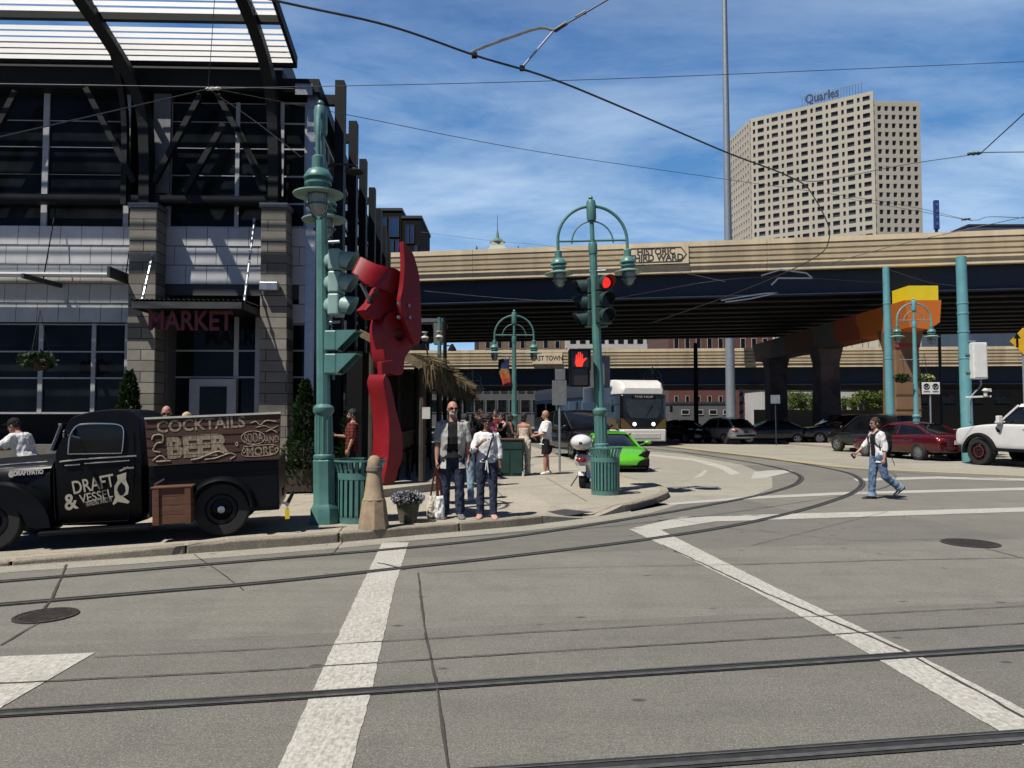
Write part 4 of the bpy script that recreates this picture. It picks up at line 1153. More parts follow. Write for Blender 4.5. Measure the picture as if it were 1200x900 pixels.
pc = at(707.5, 351, LP.y - .12); signal('dark green traffic signal showing red on the corner lamp post', pc, R(16), dkgreen, 0, .94)
pc = at(691, 355, LP.y + .12); signal('dark traffic signal facing left on the corner lamp post', pc, R(-80), dkgreen, None, .94)
b = MB(); q = at(698, 318, LP.y); b.tube([q + Vector((-.12, 0, 0)), q + Vector((.2, -.1, .0))], .022); b.tube([at(697, 384, LP.y), at(712, 382, LP.y - .12)], .022); tag(b.build('signal_bracket', M['teal']), 'teal pipe bracket clamping the red signal to the lamp post', 'bracket')
pc = at(394.5, 332, LL.y - .05); signal('pale teal traffic signal seen from the side on the left lamp post', pc, R(84), M['tealpale'], None, .92, .26)
b = MB()
for (xa, ya, xb, yb) in ((378, 284, 398, 283), (380, 378, 398, 377)): b.tube([at(xa, ya, LL.y), at(xb, yb, LL.y - .05)], .022)
tag(b.build('signal_bracket', M['galv']), 'steel pipe bracket holding the pale teal signal off its post', 'bracket')
def walk_signal(label, loc, rz, body, hand=False, s=1.0, group=None, hood=False):
    t = thing('pedestrian_signal', label, 'pedestrian signal', loc, rz, group); h = .21 * s
    a = MB(); a.box(-h, h, -.08, .10, -h, h); a.build('housing', body, t, 0, .02)
    if hood:
        v_ = MB(); L = .30
        for x in (-h, h - .012): v_.prism([(-.081, -h), (-.081, h), (-.081 - L, h)], x, x + .012, 'x')
        v_.box(-h + .013, h - .013, -.081 - L, -.081, h - .012, h); v_.build('visor', body, t, 0)
    else:
        v_ = MB(); v_.box(-h, h, -.14, -.081, h - .02, h + .01); v_.box(-h - .01, -h + .01, -.14, -.081, -h, h - .021); v_.box(h - .01, h + .01, -.14, -.081, -h, h - .021); v_.build('visor', body, t, 0)
    f = MB(); f.box(-h * .86, h * .86, -.086, -.082, -h * .86, h * .86); f.build('face', M['lensdark'], t, 0)
    if hand:
        m_ = MB(); k = s * .155
        palm = [(-.45, -.9), (.35, -.9), (.5, -.3), (.95, .15), (.82, .3), (.42, .05), (.42, .1), (-.52, .1), (-.6, -.4)]
        m_.prism([(x * k, z * k) for x, z in palm], -.092, -.087, 'y')
        for x, z1 in ((-.42, .62), (-.17, .92), (.08, .95), (.32, .72)):
            m_.prism([((x - .1) * k, .1 * k), ((x + .1) * k, .1 * k), ((x + .09) * k, z1 * k), (x * k, (z1 + .09) * k), ((x - .09) * k, z1 * k)], -.0915, -.0872, 'y')
        m_.build('hand_symbol', M['hand_led'], t, 0)
    return t
walk_signal('black pedestrian signal showing a red hand on the corner lamp post', at(678.5, 422, LP.y - .15), R(4), M['blackm'], True, 1.0)
walk_signal('black dark-faced pedestrian countdown box right below the red hand', at(678.5, 442, LP.y - .15), R(4), M['blackm'], False, .92)
b = MB(); b.tube([at(697, 409, LP.y), at(677, 409.5, LP.y - .15), at(677, 411, LP.y - .15)], .025); tag(b.build('signal_bracket', M['teal']), 'teal pipe arm above the red hand signal', 'bracket')
for y, lb in ((400, 'teal hooded pedestrian signal on the left lamp post, upper of two'), (427, 'teal hooded pedestrian signal on the left lamp post, lower of two')):
    walk_signal(lb, at(391.5, y, LL.y - .08), R(84), M['teal'], False, .70, 'hooded pedestrian signals', True)
b = MB(); b.tube([at(388, 384, LL.y), at(391, 445, LL.y)], .02); tag(b.build('signal_bracket', M['teal']), 'slim teal pipe behind the two hooded pedestrian signals', 'bracket')

# ================================================================= slatted bins, bollard, flower pot
def bin_(label, loc, r=.30, h=.86, n=26, flare=.06):
    t = thing('litter_bin', label, 'litter bin', loc, 0, 'teal slatted litter bins')
    a = MB(); a.lathe([(r * .88, .05), (r * .88, h * .8), (r * .84, h * .8), (r * .84, .07)], n=24); a.build('liner', M['tealdark'], t)
    a = MB()
    for k in range(n):
        q = 2 * PI * k / n; c_, s_ = math.cos(q), math.sin(q); e = Vector((-s_, c_, 0)); o = Vector((c_, s_, 0)); w = 2 * PI * r / n * .29
        prof = [(r * .95, .05), (r, .12), (r, h * .80), (r + .012, h * .86), (r + flare, h)]
        a.loft([[o * rr + e * w + Vector((0, 0, z)), o * rr - e * w + Vector((0, 0, z)), o * (rr - .012) - e * w + Vector((0, 0, z)), o * (rr - .012) + e * w + Vector((0, 0, z))] for rr, z in prof])
    a.build('slats', M['teal'], t, 0)
    for z0, z1, rr, nm in ((.0, .09, r * .97, 'base_ring'), (h * .70, h * .80, r + .006, 'hoop'), (h * .985, h + .012, r + flare + .004, 'rim')):
        a = MB(); a.lathe([(rr - .03, z0), (rr, z0), (rr, z1), (rr - .03, z1), (rr - .03, z0)], n=28, cap=False); a.build(nm, M['teal'], t)
BL = G(415, 614, .12); bin_('teal slatted litter bin with flared rim behind the stone bollard', (BL.x, BL.y + .28, .12), .335, .90)
BC = G(706, 577, .12); bin_('teal slatted litter bin at the foot of the corner lamp post', (BC.x + .01, BC.y - .36, .12), .285, .92)
B0 = G(438, 619, .12)
t = thing('stone_bollard', 'tan stone bollard with eight-sided base at the kerb', 'bollard', (B0.x, B0.y, .12))
a = MB(); a.lathe([(.215, 0), (.165, .37), (.16, .385)], n=8, ph=.3); a.build('base', M['stone'], t, 25, .006)
a = MB(); a.lathe([(.155, .386), (.155, .40), (.14, .42), (.095, .78)], n=28); a.build('shaft', M['stone'], t)
a = MB(); a.lathe([(.105, .781), (.112, .79), (.108, .845), (.098, .85)], n=28); a.build('band', M['stoneband'], t)
a = MB(); a.lathe([(.097, .851), (.095, .90), (.085, .95), (.06, .985), (.03, 1.0), (0, 1.002)], n=28); a.build('cap', M['stone'], t)
P0 = G(478, 612, .12)
t = thing('flower_pot', 'stone pot of lavender flowers next to the bollard', 'flower pot', (P0.x, P0.y, .12))
a = MB(); a.lathe([(.12, 0), (.13, .03), (.17, .26), (.19, .27), (.19, .31), (.16, .31), (.15, .27)], n=20); a.build('pot', mat('mossy_pot', (.12, .115, .07), .9, 0, .4, 10, .3), t)
a = MB(); leaf_cloud(a, (0, 0, .33), (.23, .23, .10), 400, .07); a.build('foliage', M['leaf'], t, 0)
a = MB(); leaf_cloud(a, (0, 0, .36), (.25, .25, .10), 520, .045, 1, .85); a.build('flowers', M['petalblue'], t, 0)

# ================================================================= poles
def pole(name, label, cat, px, ytop, ybase, Y, r0, r1, m, base_z=.12, xbase=None, bands=()):
    p = at(px, ytop, Y); bx = at(xbase if xbase is not None else px, ybase, Y).x
    t = thing(name, label, cat, (bx, Y, base_z)); a = MB(); a.tube([(0, 0, 0), (p.x - bx, 0, p.z - base_z)], [r0, r1], 14); a.build('shaft', m, t)
    for f, h in bands:
        c_ = Vector((p.x - bx, 0, p.z - base_z)) * f; a = MB(); rr = r0 + (r1 - r0) * f; a.lathe([(rr + .012, -h), (rr + .016, -h * .6), (rr + .016, h * .6), (rr + .012, h)], c_, 14); a.build('collar', m, t)
    return t, p
pole('catenary_pole', 'thick light teal catenary pole beside the white control box', 'utility pole', 1126, 301, 495, 26.5, .205, .175, M['teal2'], .02, 1133.5, ((.12, .02), (.5, .02), (.63, .03), (.72, .03), (.77, .03)))
pole('catenary_pole', 'slim light teal catenary pole in front of the painted pier', 'utility pole', 1038, 313, 490, 34, .20, .15, M['teal2'], .02, 1043.5, ((.12, .02), (.5, .02), (.8, .03)))
pole('light_mast', 'tall pale grey light mast rising above the freeway', 'light mast', 848, -60, 487, 70.5, .48, .21, M['galv'], 0, 856.5, ((.02, .1),))
pole('signal_post', 'thin black post standing under the freeway right of the tram', 'post', 815, 402, 500, 48, .16, .13, M['blackm'], 0, 816)
pole('catenary_pole', 'thin teal pole beside the black post behind the thatched roof', 'utility pole', 515, 372, 490, 38, .12, .10, M['teal'], 0, 515)
t_, p_ = pole('lamp_post', 'black post with a small flood lamp near the sculpture', 'lamp post', 521.5, 372, 490, 36, .11, .09, M['blackm'], 0, 521.5)
a = MB(); a.lathe([(.05, .0), (.22, -.3), (.22, -.34)], (.34, 0, at(525, 403, 36).z), 12); a.bar((0, 0, at(525, 404, 36).z - .05), (.3, 0, at(525, 404, 36).z - .05), .05); a.build('flood_lamp', M['blackm'], t_)
# clocks / lights on the station canopy end: flat roof with square posts behind the sculpture
Yc = 39.0; c0 = at(492, 373, Yc); c1 = at(519, 378, Yc)
t = thing('shelter', 'flat roofed dark tram shelter behind the sculpture', 'shelter', (c0.x, Yc, 0))
a = MB(); a.box(-3.0, c1.x - c0.x, 0, 3, c0.z - .2, c0.z); a.build('roof', M['alu'], t, 0); a = MB(); a.box(c1.x - c0.x - .5, c1.x - c0.x - .05, .02, .6, at(510, 403, Yc).z, c0.z - .21); a.build('sign_box', M['grey'], t, 0)
a = MB(); a.box(-2.2, c1.x - c0.x - .6, .3, .34, at(510, 402, Yc).z, c0.z - .3); a.build('glass_panel', M['glass'], t, 0)
for i, x in enumerate((-2.6, c1.x - c0.x - .3)):
    a = MB(); a.box(x - .06, x + .06, 1.2, 1.32, 0, c0.z - .21); a.build('post', M['dgrey'], t, 0)
for px, py, lb in ((498, 396, 'white globe camera on a thin arm under the shelter, nearer the sculpture'), (515, 395, 'white double camera fixed on the thin teal pole')):
    q = at(px, py, 37.4); t = thing('camera', lb, 'camera', q); a = MB(); a.lathe([(.16, .08), (.2, .0), (.13, -.14), (.0, -.2)], n=12); a.lathe([(.08, .08), (.08, .25), (.16, .27), (.16, .32)], n=10); a.build('dome', M['offw'], t)
    a = MB(); a.tube([(0, 0, -.18), (.12, 0, -.7), (.2, 0, -1.3)] if px < 500 else [(0, .02, .3), (0, .3, .5)], .04, 6); a.build('bracket', M['dgrey'], t)

# ================================================================= signs
def sign(name, label, cat, x0, y0, x1, y1, Y, m, postpx, ybase, postm, thick=.02, rz=0):
    c = at((x0 + x1) / 2, (y0 + y1) / 2, Y); w = (x1 - x0) / F * Y / 2; h = (y1 - y0) / F * Y / 2
    pb = at(postpx, ybase, Y)
    t = thing(name, label, cat, (pb.x, Y, 0)); ox = c.x - pb.x
    a = MB(); a.tube([(0, .03, max(.0, min(pb.z, .12))), (ox * .9, .03, c.z + h)], .03, 8); a.build('post', postm, t)
    a = MB(); a.box(ox - w, ox + w, -.03, -.03 + thick, c.z - h, c.z + h); pl = a.build('plate', m, t, 0, .01)
    return t, pl, ox, c.z, w, h
t, pl, ox, cz, w, h = sign('parking_sign', 'white double no-parking sign on a thin post behind the red sedan', 'sign', 1080, 448, 1101, 462, 28.4, M['white'], 1091, 496, M['galv'])
for s in (-1, 1):
    a = MB(); n = 24; r = h * .52; ri = []
    for k in range(n):
        q = 2 * PI * k / n; ri.append([Vector((ox + s * w * .5 + rr * math.cos(q), -.036 - e, cz + h * .28 + rr * math.sin(q))) for rr, e in ((r, 0), (r, .004), (r * .74, .004), (r * .74, 0))])
    ri.append(ri[0]); a.loft(ri, False); a.bar((ox + s * w * .5 - r * .6, -.04, cz + h * .28 + r * .6), (ox + s * w * .5 + r * .6, -.04, cz + h * .28 - r * .6), r * .2, .006, (0, 1, 0)); a.build('ban_symbol', M['blackm'], pl, 0)
    text('letter', 'P', h * 1.0, M['blackm'], pl, Matrix.Translation((ox + s * w * .5, -.034, cz + h * .28)) @ Matrix.Rotation(R(90), 4, 'X'), .002, .01)
    a = MB(); a.box(ox + s * w * .5 - w * .34, ox + s * w * .5 + w * .34, -.036, -.031, cz - h * .65, cz - h * .45); a.build('text_bar', M['grey'], pl, 0)
q = at(1199, 400, 24); t = thing('warning_sign', 'yellow diamond warning sign at the right edge of the street', 'sign', (q.x, 24, 0))
a = MB(); a.tube([(0, .03, .02), (0, .03, q.z + .3)], .03, 8); a.build('post', M['galv'], t); a = MB(); a.prism([(-.45, q.z), (0, q.z + .45), (.45, q.z), (0, q.z - .45)], -.03, -.01, 'y'); pl = a.build('plate', mat('sign_yellow', (.75, .42, .01), .5, 0, .08, 4), t, 0)
a = MB(); a.box(-.26, -.18, -.036, -.031, q.z - .2, q.z + .12); a.prism([(-.34, q.z + .1), (-.1, q.z + .1), (-.22, q.z + .28)], -.0362, -.0312, 'y'); a.build('symbol', M['blackm'], pl, 0)
t, pl, ox, cz, w, h = sign('street_sign', 'grey back of a sign on a slim post beside the black van', 'sign', 647, 446, 664, 475, 20.3, M['grey'], 656, 556, M['galv'])
a = MB(); a.box(ox - w * .6, ox + w * .8, -.03, -.01, cz + h * 1.06, cz + h * 1.95); a.build('upper_plate', M['grey'], t, 0)
q0 = at(690, 440, LP.y + .25)
t = thing('street_sign', 'stack of grey sign backs strapped behind the corner lamp post', 'sign', q0)
def plate(x0, y0, x1, y1, nm, m, dy, poly=None):
    a = MB(); A_ = at(x0, y0, LP.y + .25 + dy); B_ = at(x1, y1, LP.y + .25 + dy); a.box(A_.x - q0.x, B_.x - q0.x, dy, dy + .015, B_.z - q0.z, A_.z - q0.z); a.build(nm, m, t, 0, .006)
plate(689, 417, 715, 454, 'upper_plate', M['grey'], .03); plate(683, 454, 716, 472, 'lower_plate', M['alu'], 0)
a = MB(); p0, p1, p2, p3 = [at(x, y, LP.y + .33) - q0 for x, y in ((689, 419), (703, 418), (716, 448), (689, 432))]; a.prism([(p.x, p.z) for p in (p0, p1, p2, p3)], .06, .075, 'y'); a.build('slanted_plate', M['offw'], t, 0)
q = at(930, 497, 39); t, pl, ox, cz, w, h = sign('street_sign', 'small grey sign on a thin post beside the silver car', 'sign', 903, 463, 914, 473, 39, M['galv'], 910, 520, M['dgrey'])
# blue banner sign above the freeway
q = at(1097.5, 272, 60); t = thing('pylon_sign', 'tall narrow blue pylon sign rising above the freeway', 'sign', (q.x, 60, 0)); z0, z1 = at(1097, 269, 60).z, at(1097, 235, 60).z
a = MB(); a.tube([(0, 0, 0), (0, 0, z1 - .2)], .12, 8); a.build('post', M['dgrey'], t); a = MB(); a.box(-.19, .19, -.16, .1, z0, z1); pl = a.build('panel', mat('sign_blue', (.015, .05, .22), .5), t, 0, .02)
a = MB()
for k in range(4): zz_ = z0 + (z1 - z0) * (.15 + k * .22); a.box(-.1, .1, -.166, -.161, zz_, zz_ + .22)
a.build('panel_marks', M['alu'], pl, 0)
# control box on the thick pole
q = at(1145, 423, 26.3); t = thing('control_box', 'tall white control cabinet strapped to the thick teal pole', 'control box', q)
a = MB(); a.box(-.26, .26, -.2, .2, -.66, .66); a.build('cabinet', M['white'], t, 0, .03); a = MB(); a.box(-.22, .22, -.212, -.201, -.60, .60); a.build('door', M['white'], t, 0, .006)
a = MB(); a.bar((-.3, 0, .72), (-.05, 0, .72), .05); a.bar((-.42, 0, .25), (-.261, 0, .25), .05); a.bar((-.42, 0, -.4), (-.261, 0, -.4), .05); a.build('strap', M['galv'], t)
a = MB(); a.tube(spline([(.1, 0, -.66), (.1, 0, -.9), (-.25, 0, -1.3), (-.33, 0, -1.6), (-.33, 0, -2.2)], 4), .03, 8); a.build('conduit', M['galv'], t)
q = at(1155, 465, 25.5); t = thing('camera', 'white traffic camera on a short bracket right of the thick teal pole', 'camera', q)
a = MB(); a.bar((-.45, .4, .0), (.2, 0, .02), .06); a.build('bracket', M['offw'], t); a = MB(); a.lathe([(.06, .02), (.06, .2), (.12, .22), (.05, .3)], n=10); a.bar((-.02, 0, .2), (.18, 0, .24), .11); a.build('body', M['offw'], t)
# railway style gate arm: red and white
q = at(869, 488, 62); t = thing('gate_arm', 'raised red and white barrier arm under the lower freeway', 'barrier', (at(869, 488, 62).x, 62, 0)); zt_ = at(870, 456, 62).z
a = MB(); a.box(-.25, .25, -.2, .2, 0, 1.0); a.build('motor_box', M['offw'], t, 0); a = MB(); a.box(-.17, .17, -.05, .05, 1.0, zt_); ar = a.build('arm', M['white'], t, 0)
a = MB(); z = 1.1
while z < zt_: a.prism([(-.172, z), (.172, z + .18), (.172, z + .42), (-.172, z + .24)], -.055, .055, 'y'); z += .75
a.build('stripes', mat('barrier_red', (.45, .03, .03), .6), ar, 0)
# ================================================================= wheels and cars
def wheel(parent, c, r, w, side, rimm, hub=True, spokes=5, tyrem=None, rr=.66):
    """wheel standing at c; side=+1 shows its face towards local +y"""
    Mx = Matrix.Translation(Vector(c)) @ Matrix.Rotation(R(-90) * side, 4, 'X'); h = w / 2
    a = MB(); a.lathe([(r * rr, -h), (r * .93, -h), (r * .985, -h * .8), (r, -h * .4), (r, h * .4), (r * .985, h * .8), (r * .93, h), (r * rr, h), (r * rr * .96, h * .6), (r * rr * .96, -h * .6), (r * rr, -h)], (0, 0, 0), 32, Mx, False)
    o = a.build('wheel', M['rub'], parent)
    b = MB(); b.lathe([(r * rr * .97, h * .35), (r * rr * .97, h * .88), (r * rr * .88, h * .92), (r * rr * .84, h * .4), (0.001, h * .3)], (0, 0, 0), 28, Mx, False)
    if spokes:
        for k in range(spokes):
            q = 2 * PI * k / spokes + .3; d = Vector((math.cos(q), math.sin(q), 0)); b.bar(Mx @ (d * r * .08 + Vector((0, 0, h * .68))), Mx @ (d * r * rr * .88 + Vector((0, 0, h * .78))), r * .16, h * .22, Mx.to_3x3() @ Vector((0, 0, 1)))
    b.lathe([(r * .15, h * .5), (r * .14, h * .86), (r * .06, h * .92), (.001, h * .93)], (0, 0, 0), 16, Mx); b.build('rim', rimm, o)
    return o

def cut(o, boxes):
    """boolean difference of a built mesh with the meshes in boxes (temporary objects are removed again)"""
    for mb in boxes:
        c = mb.build('cutter', M['blackm'], None, 0); md = o.modifiers.new('b', 'BOOLEAN'); md.operation = 'DIFFERENCE'; md.object = c; md.solver = 'EXACT'
        dg = bpy.context.evaluated_depsgraph_get(); me = bpy.data.meshes.new_from_object(o.evaluated_get(dg), depsgraph=dg)
        o.modifiers.clear(); o.data = me; bpy.data.objects.remove(c)
    o.data.set_sharp_from_angle(angle=R(38))
    return o

def car(name, label, cat, loc, rz, body, cabin, paintm, wheels, wr, track, wheel_w=.22, rimm=None, roof=True, lights=True, plate=None, group=None, sill=None, spokes=5, front_lit=False, glassm=None, face_z=None, boxy=False):
    """body: (x, zbottom, zdeck, halfwidth); cabin: (x, zroof, half bottom, half top); x forward"""
    t = thing(name, label, cat, loc, rz, group)
    a = MB(); rings = []
    for x, zb, zs, w in body:
        zm = zb + (zs - zb) * .55
        half = [(w * .80, zb), (w * .97, zb + (zs - zb) * .14), (w, zm), (w * .985, zs - (zs - zb) * .16), (w * .90, zs - .015), (w * .55, zs + .012)]
        if boxy: half = [(w * .92, zb), (w, zb + .05), (w, zm), (w, zs - .10), (w * .985, zs - .03), (w * .93, zs - .002), (w * .5, zs + .006)]
        rings.append([Vector((x, y, z)) for y, z in half] + [Vector((x, -y, z)) for y, z in reversed(half)])
    a.loft(rings); o = a.build('body', paintm, t, 40)
    ss = o.modifiers.new('s', 'SUBSURF'); ss.levels = 2; ss.render_levels = 2; bake(o)
    cs = []
    for wx in wheels:
        for s in (-1, 1):
            c = MB(); c.lathe([(wr * 1.14, -.28), (wr * 1.14, .35)], (wx, s * (track + .02), wr), 26, Matrix.Rotation(R(-90) * s, 3, 'X')); cs.append(c)
    cut(o, cs)
    for q in o.data.polygons: q.use_smooth = True
    o.data.set_sharp_from_angle(angle=R(35))
    a = MB()                                                       # dark wheel wells and underbody
    xs = [b_[0] for b_ in body]; zb = min(b_[1] for b_ in body)
    a.box(min(xs) + .35, max(xs) - .35, -track * .78, track * .78, zb + .02, zb + .3); a.build('underbody', M['blackm'], t, 0)
    g_ = MB(); rings = []
    zbelt = min(c_[1] for c_ in cabin)
    for x, zr, wb, wt in cabin:
        base = cabin[0][4] if len(cabin[0]) > 4 else zbelt
        half = [(wb, min(zr, zbelt) - .10), (wb + (wt - wb) * .15, min(zr, zbelt + .02)), (wt + (wb - wt) * .12, max(zbelt + .021, zr - .12)) if zr > zbelt + .2 else (wb * .98, zr), (wt * .88, zr - .02), (wt * .5, zr)]
        rings.append([Vector((x, y, z)) for y, z in half] + [Vector((x, -y, z)) for y, z in reversed(half)])
    g_.loft(rings); go = g_.build('windows', glassm or M['carglass'], t, 50)
    if roof:
        r_ = MB(); st = [c_ for c_ in cabin if c_[1] > zbelt + .2]; rings = []
        for x, zr, wb, wt in st:
            half = [(wt + (wb - wt) * .10 + .012, zr - .11), (wt * .9, zr - .008), (wt * .5, zr + .014)]
            rings.append([Vector((x, y, z)) for y, z in half] + [Vector((x, -y, z)) for y, z in reversed(half)] )
        r_.loft(rings, False, False)
        # pillars: front, middle, rear
        f0, f1 = cabin[-1], cabin[-2]; b0, b1 = cabin[0], cabin[1]
        for s in (-1, 1):
            r_.bar((f0[0] - .02, s * (f0[2] - .03), f0[1] - .03), (f1[0], s * (f1[3] + (f1[2] - f1[3]) * .1), f1[1] - .06), .07, .06)
            r_.bar((b0[0] + .02, s * (b0[2] - .02), b0[1] - .02), (b1[0], s * (b1[3] + (b1[2] - b1[3]) * .1), b1[1] - .06), .10, .07)
            mx_ = (f1[0] + b1[0]) / 2 + .05; zt_ = max(c_[1] for c_ in cabin)
            mw = [c_ for c_ in cabin if c_[1] > zbelt + .2][0]
            r_.bar((mx_, s * (mw[2] + .008), zbelt), (mx_, s * (mw[3] + (mw[2] - mw[3]) * .12 + .014), zt_ - .1), .07, .03)
        r_.build('roof', paintm, t, 40)
    for wx in wheels:
        for s in (-1, 1): wheel(t, (wx, s * track, wr), wr, wheel_w, s, rimm or M['alu'], spokes=spokes)
    xr, xf = body[0], body[-1]
    if lights:
        zl = face_z or (xf[1] + (body[-2][2] - xf[1]) * .62)
        for s in (-1, 1):
            l = MB(); l.ell((xf[0] - .16, s * xf[3] * .80, zl), (.17, .17, .075)); l.build('headlight', M['headlight'] if front_lit else M['chrome'], t)
            l = MB(); l.ell((xr[0] + .10, s * xr[3] * .86, xr[1] + (body[1][2] - xr[1]) * .66), (.13, .19, .10)); l.build('tail_light', M['taillamp'], t)
            m_ = MB(); fx = cabin[-1]; m_.ell((fx[0] - .22, s * (fx[2] + .16), fx[1] + .06), (.07, .11, .07)); m_.bar((fx[0] - .22, s * fx[2], fx[1] + .02), (fx[0] - .22, s * (fx[2] + .1), fx[1] + .05), .03); m_.build('mirror', paintm, t)
        b = MB(); b.cbox((xr[0] + .02, 0, xr[1] + .12), (.10, xr[3] * 1.7, .12)); b.build('rear_bumper', M['blackm'] if plate != 'body' else paintm, t, 0, .03)
        g2 = MB(); g2.cbox((xf[0] - .02, 0, xf[1] + .20), (.08, xf[3] * 1.1, .16)); g2.build('grille', M['blackm'], t, 0, .02)
        p_ = MB(); p_.cbox((xr[0] - .018, 0, xr[1] + (body[1][2] - xr[1]) * .55), (.02, .30, .15)); p_.build('licence_plate', M['offw'] if plate else M['dgrey'], t, 0)
    d = MB()                                                        # door handles and seams
    for s in (-1, 1):
        wmid = max(b_[3] for b_ in body)
        for hx in ((cabin[-1][0] - 1.15), (cabin[-1][0] - 2.05)): d.cbox((hx, s * (wmid + .012), zbelt - .14), (.18, .03, .03))
    d.build('door_handles', paintm, t, 0, .006)
    return t
M['taillamp'] = mat('tail_lamp', (.22, .006, .008), .15, 0, .15, 6, coat=.5)
M['silver'] = paint('silver_paint', (.34, .35, .36), .3, .5); M['cblack'] = paint('black_car_paint', (.008, .008, .010), .22, 0, .4)
M['maroon'] = paint('maroon_paint', (.085, .005, .010), .25, .2); M['cwhite'] = paint('white_car_paint', (.70, .70, .69), .35, 0, .5)
M['lime'] = paint('lime_paint', (.12, .52, .018), .28, .1, .8); M['cgrey'] = paint('dark_grey_paint', (.02, .02, .022), .25, .2, .4)
SED_B = [(-2.3, .34, .72, .74), (-2.22, .27, .98, .84), (-1.6, .22, 1.03, .90), (-.6, .20, .98, .915), (.4, .20, .96, .915), (1.1, .20, .94, .905), (1.8, .22, .84, .87), (2.2, .26, .70, .76), (2.32, .32, .58, .66)]
SED_C = [(-1.78, 1.0, .74, .66), (-1.05, 1.37, .80, .58), (-.3, 1.45, .83, .60), (.35, 1.41, .83, .58), (1.2, .95, .78, .62)]
SUV_B = [(-2.35, .45, .85, .80), (-2.3, .36, 1.10, .90), (-1.5, .30, 1.12, .96), (-.4, .28, 1.10, .97), (.6, .28, 1.08, .97), (1.2, .28, 1.08, .96), (1.9, .30, 1.02, .92), (2.25, .34, .90, .82), (2.35, .42, .74, .74)]
SUV_C = [(-2.25, 1.12, .84, .74), (-1.95, 1.68, .84, .66), (-.8, 1.76, .87, .68), (.3, 1.72, .87, .66), (1.2, 1.10, .84, .70)]
HAT_B = [(-2.2, .40, .78, .80), (-2.15, .32, 1.02, .88), (-1.5, .26, 1.04, .92), (-.5, .24, 1.0, .93), (.5, .24, .98, .93), (1.1, .24, .96, .91), (1.75, .26, .88, .87), (2.1, .30, .74, .76), (2.2, .36, .60, .68)]
HAT_C = [(-2.05, 1.02, .78, .68), (-1.5, 1.50, .80, .60), (-.6, 1.60, .84, .63), (.3, 1.55, .84, .61), (1.15, .98, .80, .64)]
HD = math.atan2(.97, -.26)                                          # kerb direction of the cross street, heading away
def onpix(px, py, off, heading=HD):
    """car position: the ground point of a photo pixel is where (along, left) = off sits"""
    p = G(px, py, .004); f = Vector((math.cos(heading), math.sin(heading), 0)); l = Vector((-f.y, f.x, 0))
    q = p - f * off[0] - l * off[1]; return (q.x, q.y, .004)
car('sedan', 'maroon sedan parked at the far kerb behind the walking woman', 'car', onpix(1077, 539.5, (-1.38, .85)), HD, SED_B, SED_C, M['maroon'], (-1.38, 1.38), .325, .80, plate='body', spokes=10)
car('suv', 'black SUV parked ahead of the maroon sedan, nose to the left', 'car', onpix(981, 529, (1.42, .93)), HD, SUV_B, SUV_C, M['cblack'], (-1.42, 1.42), .37, .86, spokes=6)
car('hatchback', 'silver hatchback seen from behind at the edge of the freeway shade', 'car', onpix(858, 521, (-2.0, .85), HD + .12), HD + .12, HAT_B, HAT_C, M['silver'], (-1.32, 1.34), .335, .82, spokes=5)
car('sedan', 'black sedan standing in the freeway shade just left of the silver hatchback', 'car', (11.0, 46.5, .004), HD - PI + .1, SED_B, SED_C, M['cblack'], (-1.38, 1.38), .325, .80)
car('suv', 'dark grey SUV in the freeway shade right beside the tram', 'car', (10.3, 53.5, .004), HD - PI, SUV_B, SUV_C, M['cgrey'], (-1.42, 1.42), .37, .86)
car('sedan', 'dark grey sedan in the freeway shade right of the silver hatchback', 'car', (15.7, 44.2, .004), R(172), SED_B, SED_C, M['cgrey'], (-1.38, 1.38), .325, .80)
car('suv', 'black SUV in the freeway shade behind the walking woman and the pier column', 'car', (19.6, 43.6, .004), R(176), SUV_B, SUV_C, M['cblack'], (-1.42, 1.42), .37, .86)
car('van', 'black van parked at the kerb behind the white scooter', 'van', (2.78, 30.2, .004), HD - PI + .06, [(x * 1.02, a, b * 1.04, w) for x, a, b, w in SUV_B], [(x, z * 1.1, a, b * 1.1) for x, z, a, b in SUV_C], M['cblack'], (-1.42, 1.42), .36, .86)
# ---- lime sports car
sp = car('sports_car', 'low lime green sports car parked behind the corner bin', 'car', (3.25, 23.8, .004), R(-92),
    [(-2.2, .40, .70, .78), (-2.1, .28, .86, .93), (-1.4, .18, .92, 1.0), (-.5, .14, .74, .97), (.4, .12, .68, .96), (1.0, .12, .74, .98), (1.6, .12, .68, .95), (2.05, .14, .52, .86), (2.28, .16, .36, .66)],
    [(-1.5, .84, .66, .5), (-.8, 1.12, .74, .52), (-.25, 1.17, .76, .54), (.25, 1.08, .78, .56), (1.15, .70, .80, .66)], M['lime'], (-1.33, 1.33), .33, .84, .26, M['dgrey'], True, False, spokes=10)
for s in (-1, 1):
    a = MB(); a.prism([(s * .56, .36), (s * .90, .46), (s * .95, .62), (s * .80, .62), (s * .60, .50)], 1.72, 2.10, 'x'); a.build('headlight', M['carglass'], sp, 0, .02)
    a = MB(); a.prism([(s * .30, .16), (s * .90, .18), (s * .90, .40), (s * .66, .36)], 1.9, 2.23, 'x'); a.build('air_intake', M['blackm'], sp, 0, .02)
    a = MB(); a.ell((.85, s * 1.06, .84), (.09, .12, .06)); a.bar((.85, s * .8, .76), (.85, s * 1.0, .82), .03); a.build('mirror', M['lime'], sp)
a = MB(); a.box(1.6, 2.30, -.8, .8, .10, .15); a.build('front_splitter', M['blackm'], sp, 0, .02)
a = MB(); a.box(1.4, 2.2, -.88, .88, .15, .20); a.build('lower_grille', M['blackm'], sp, 0)
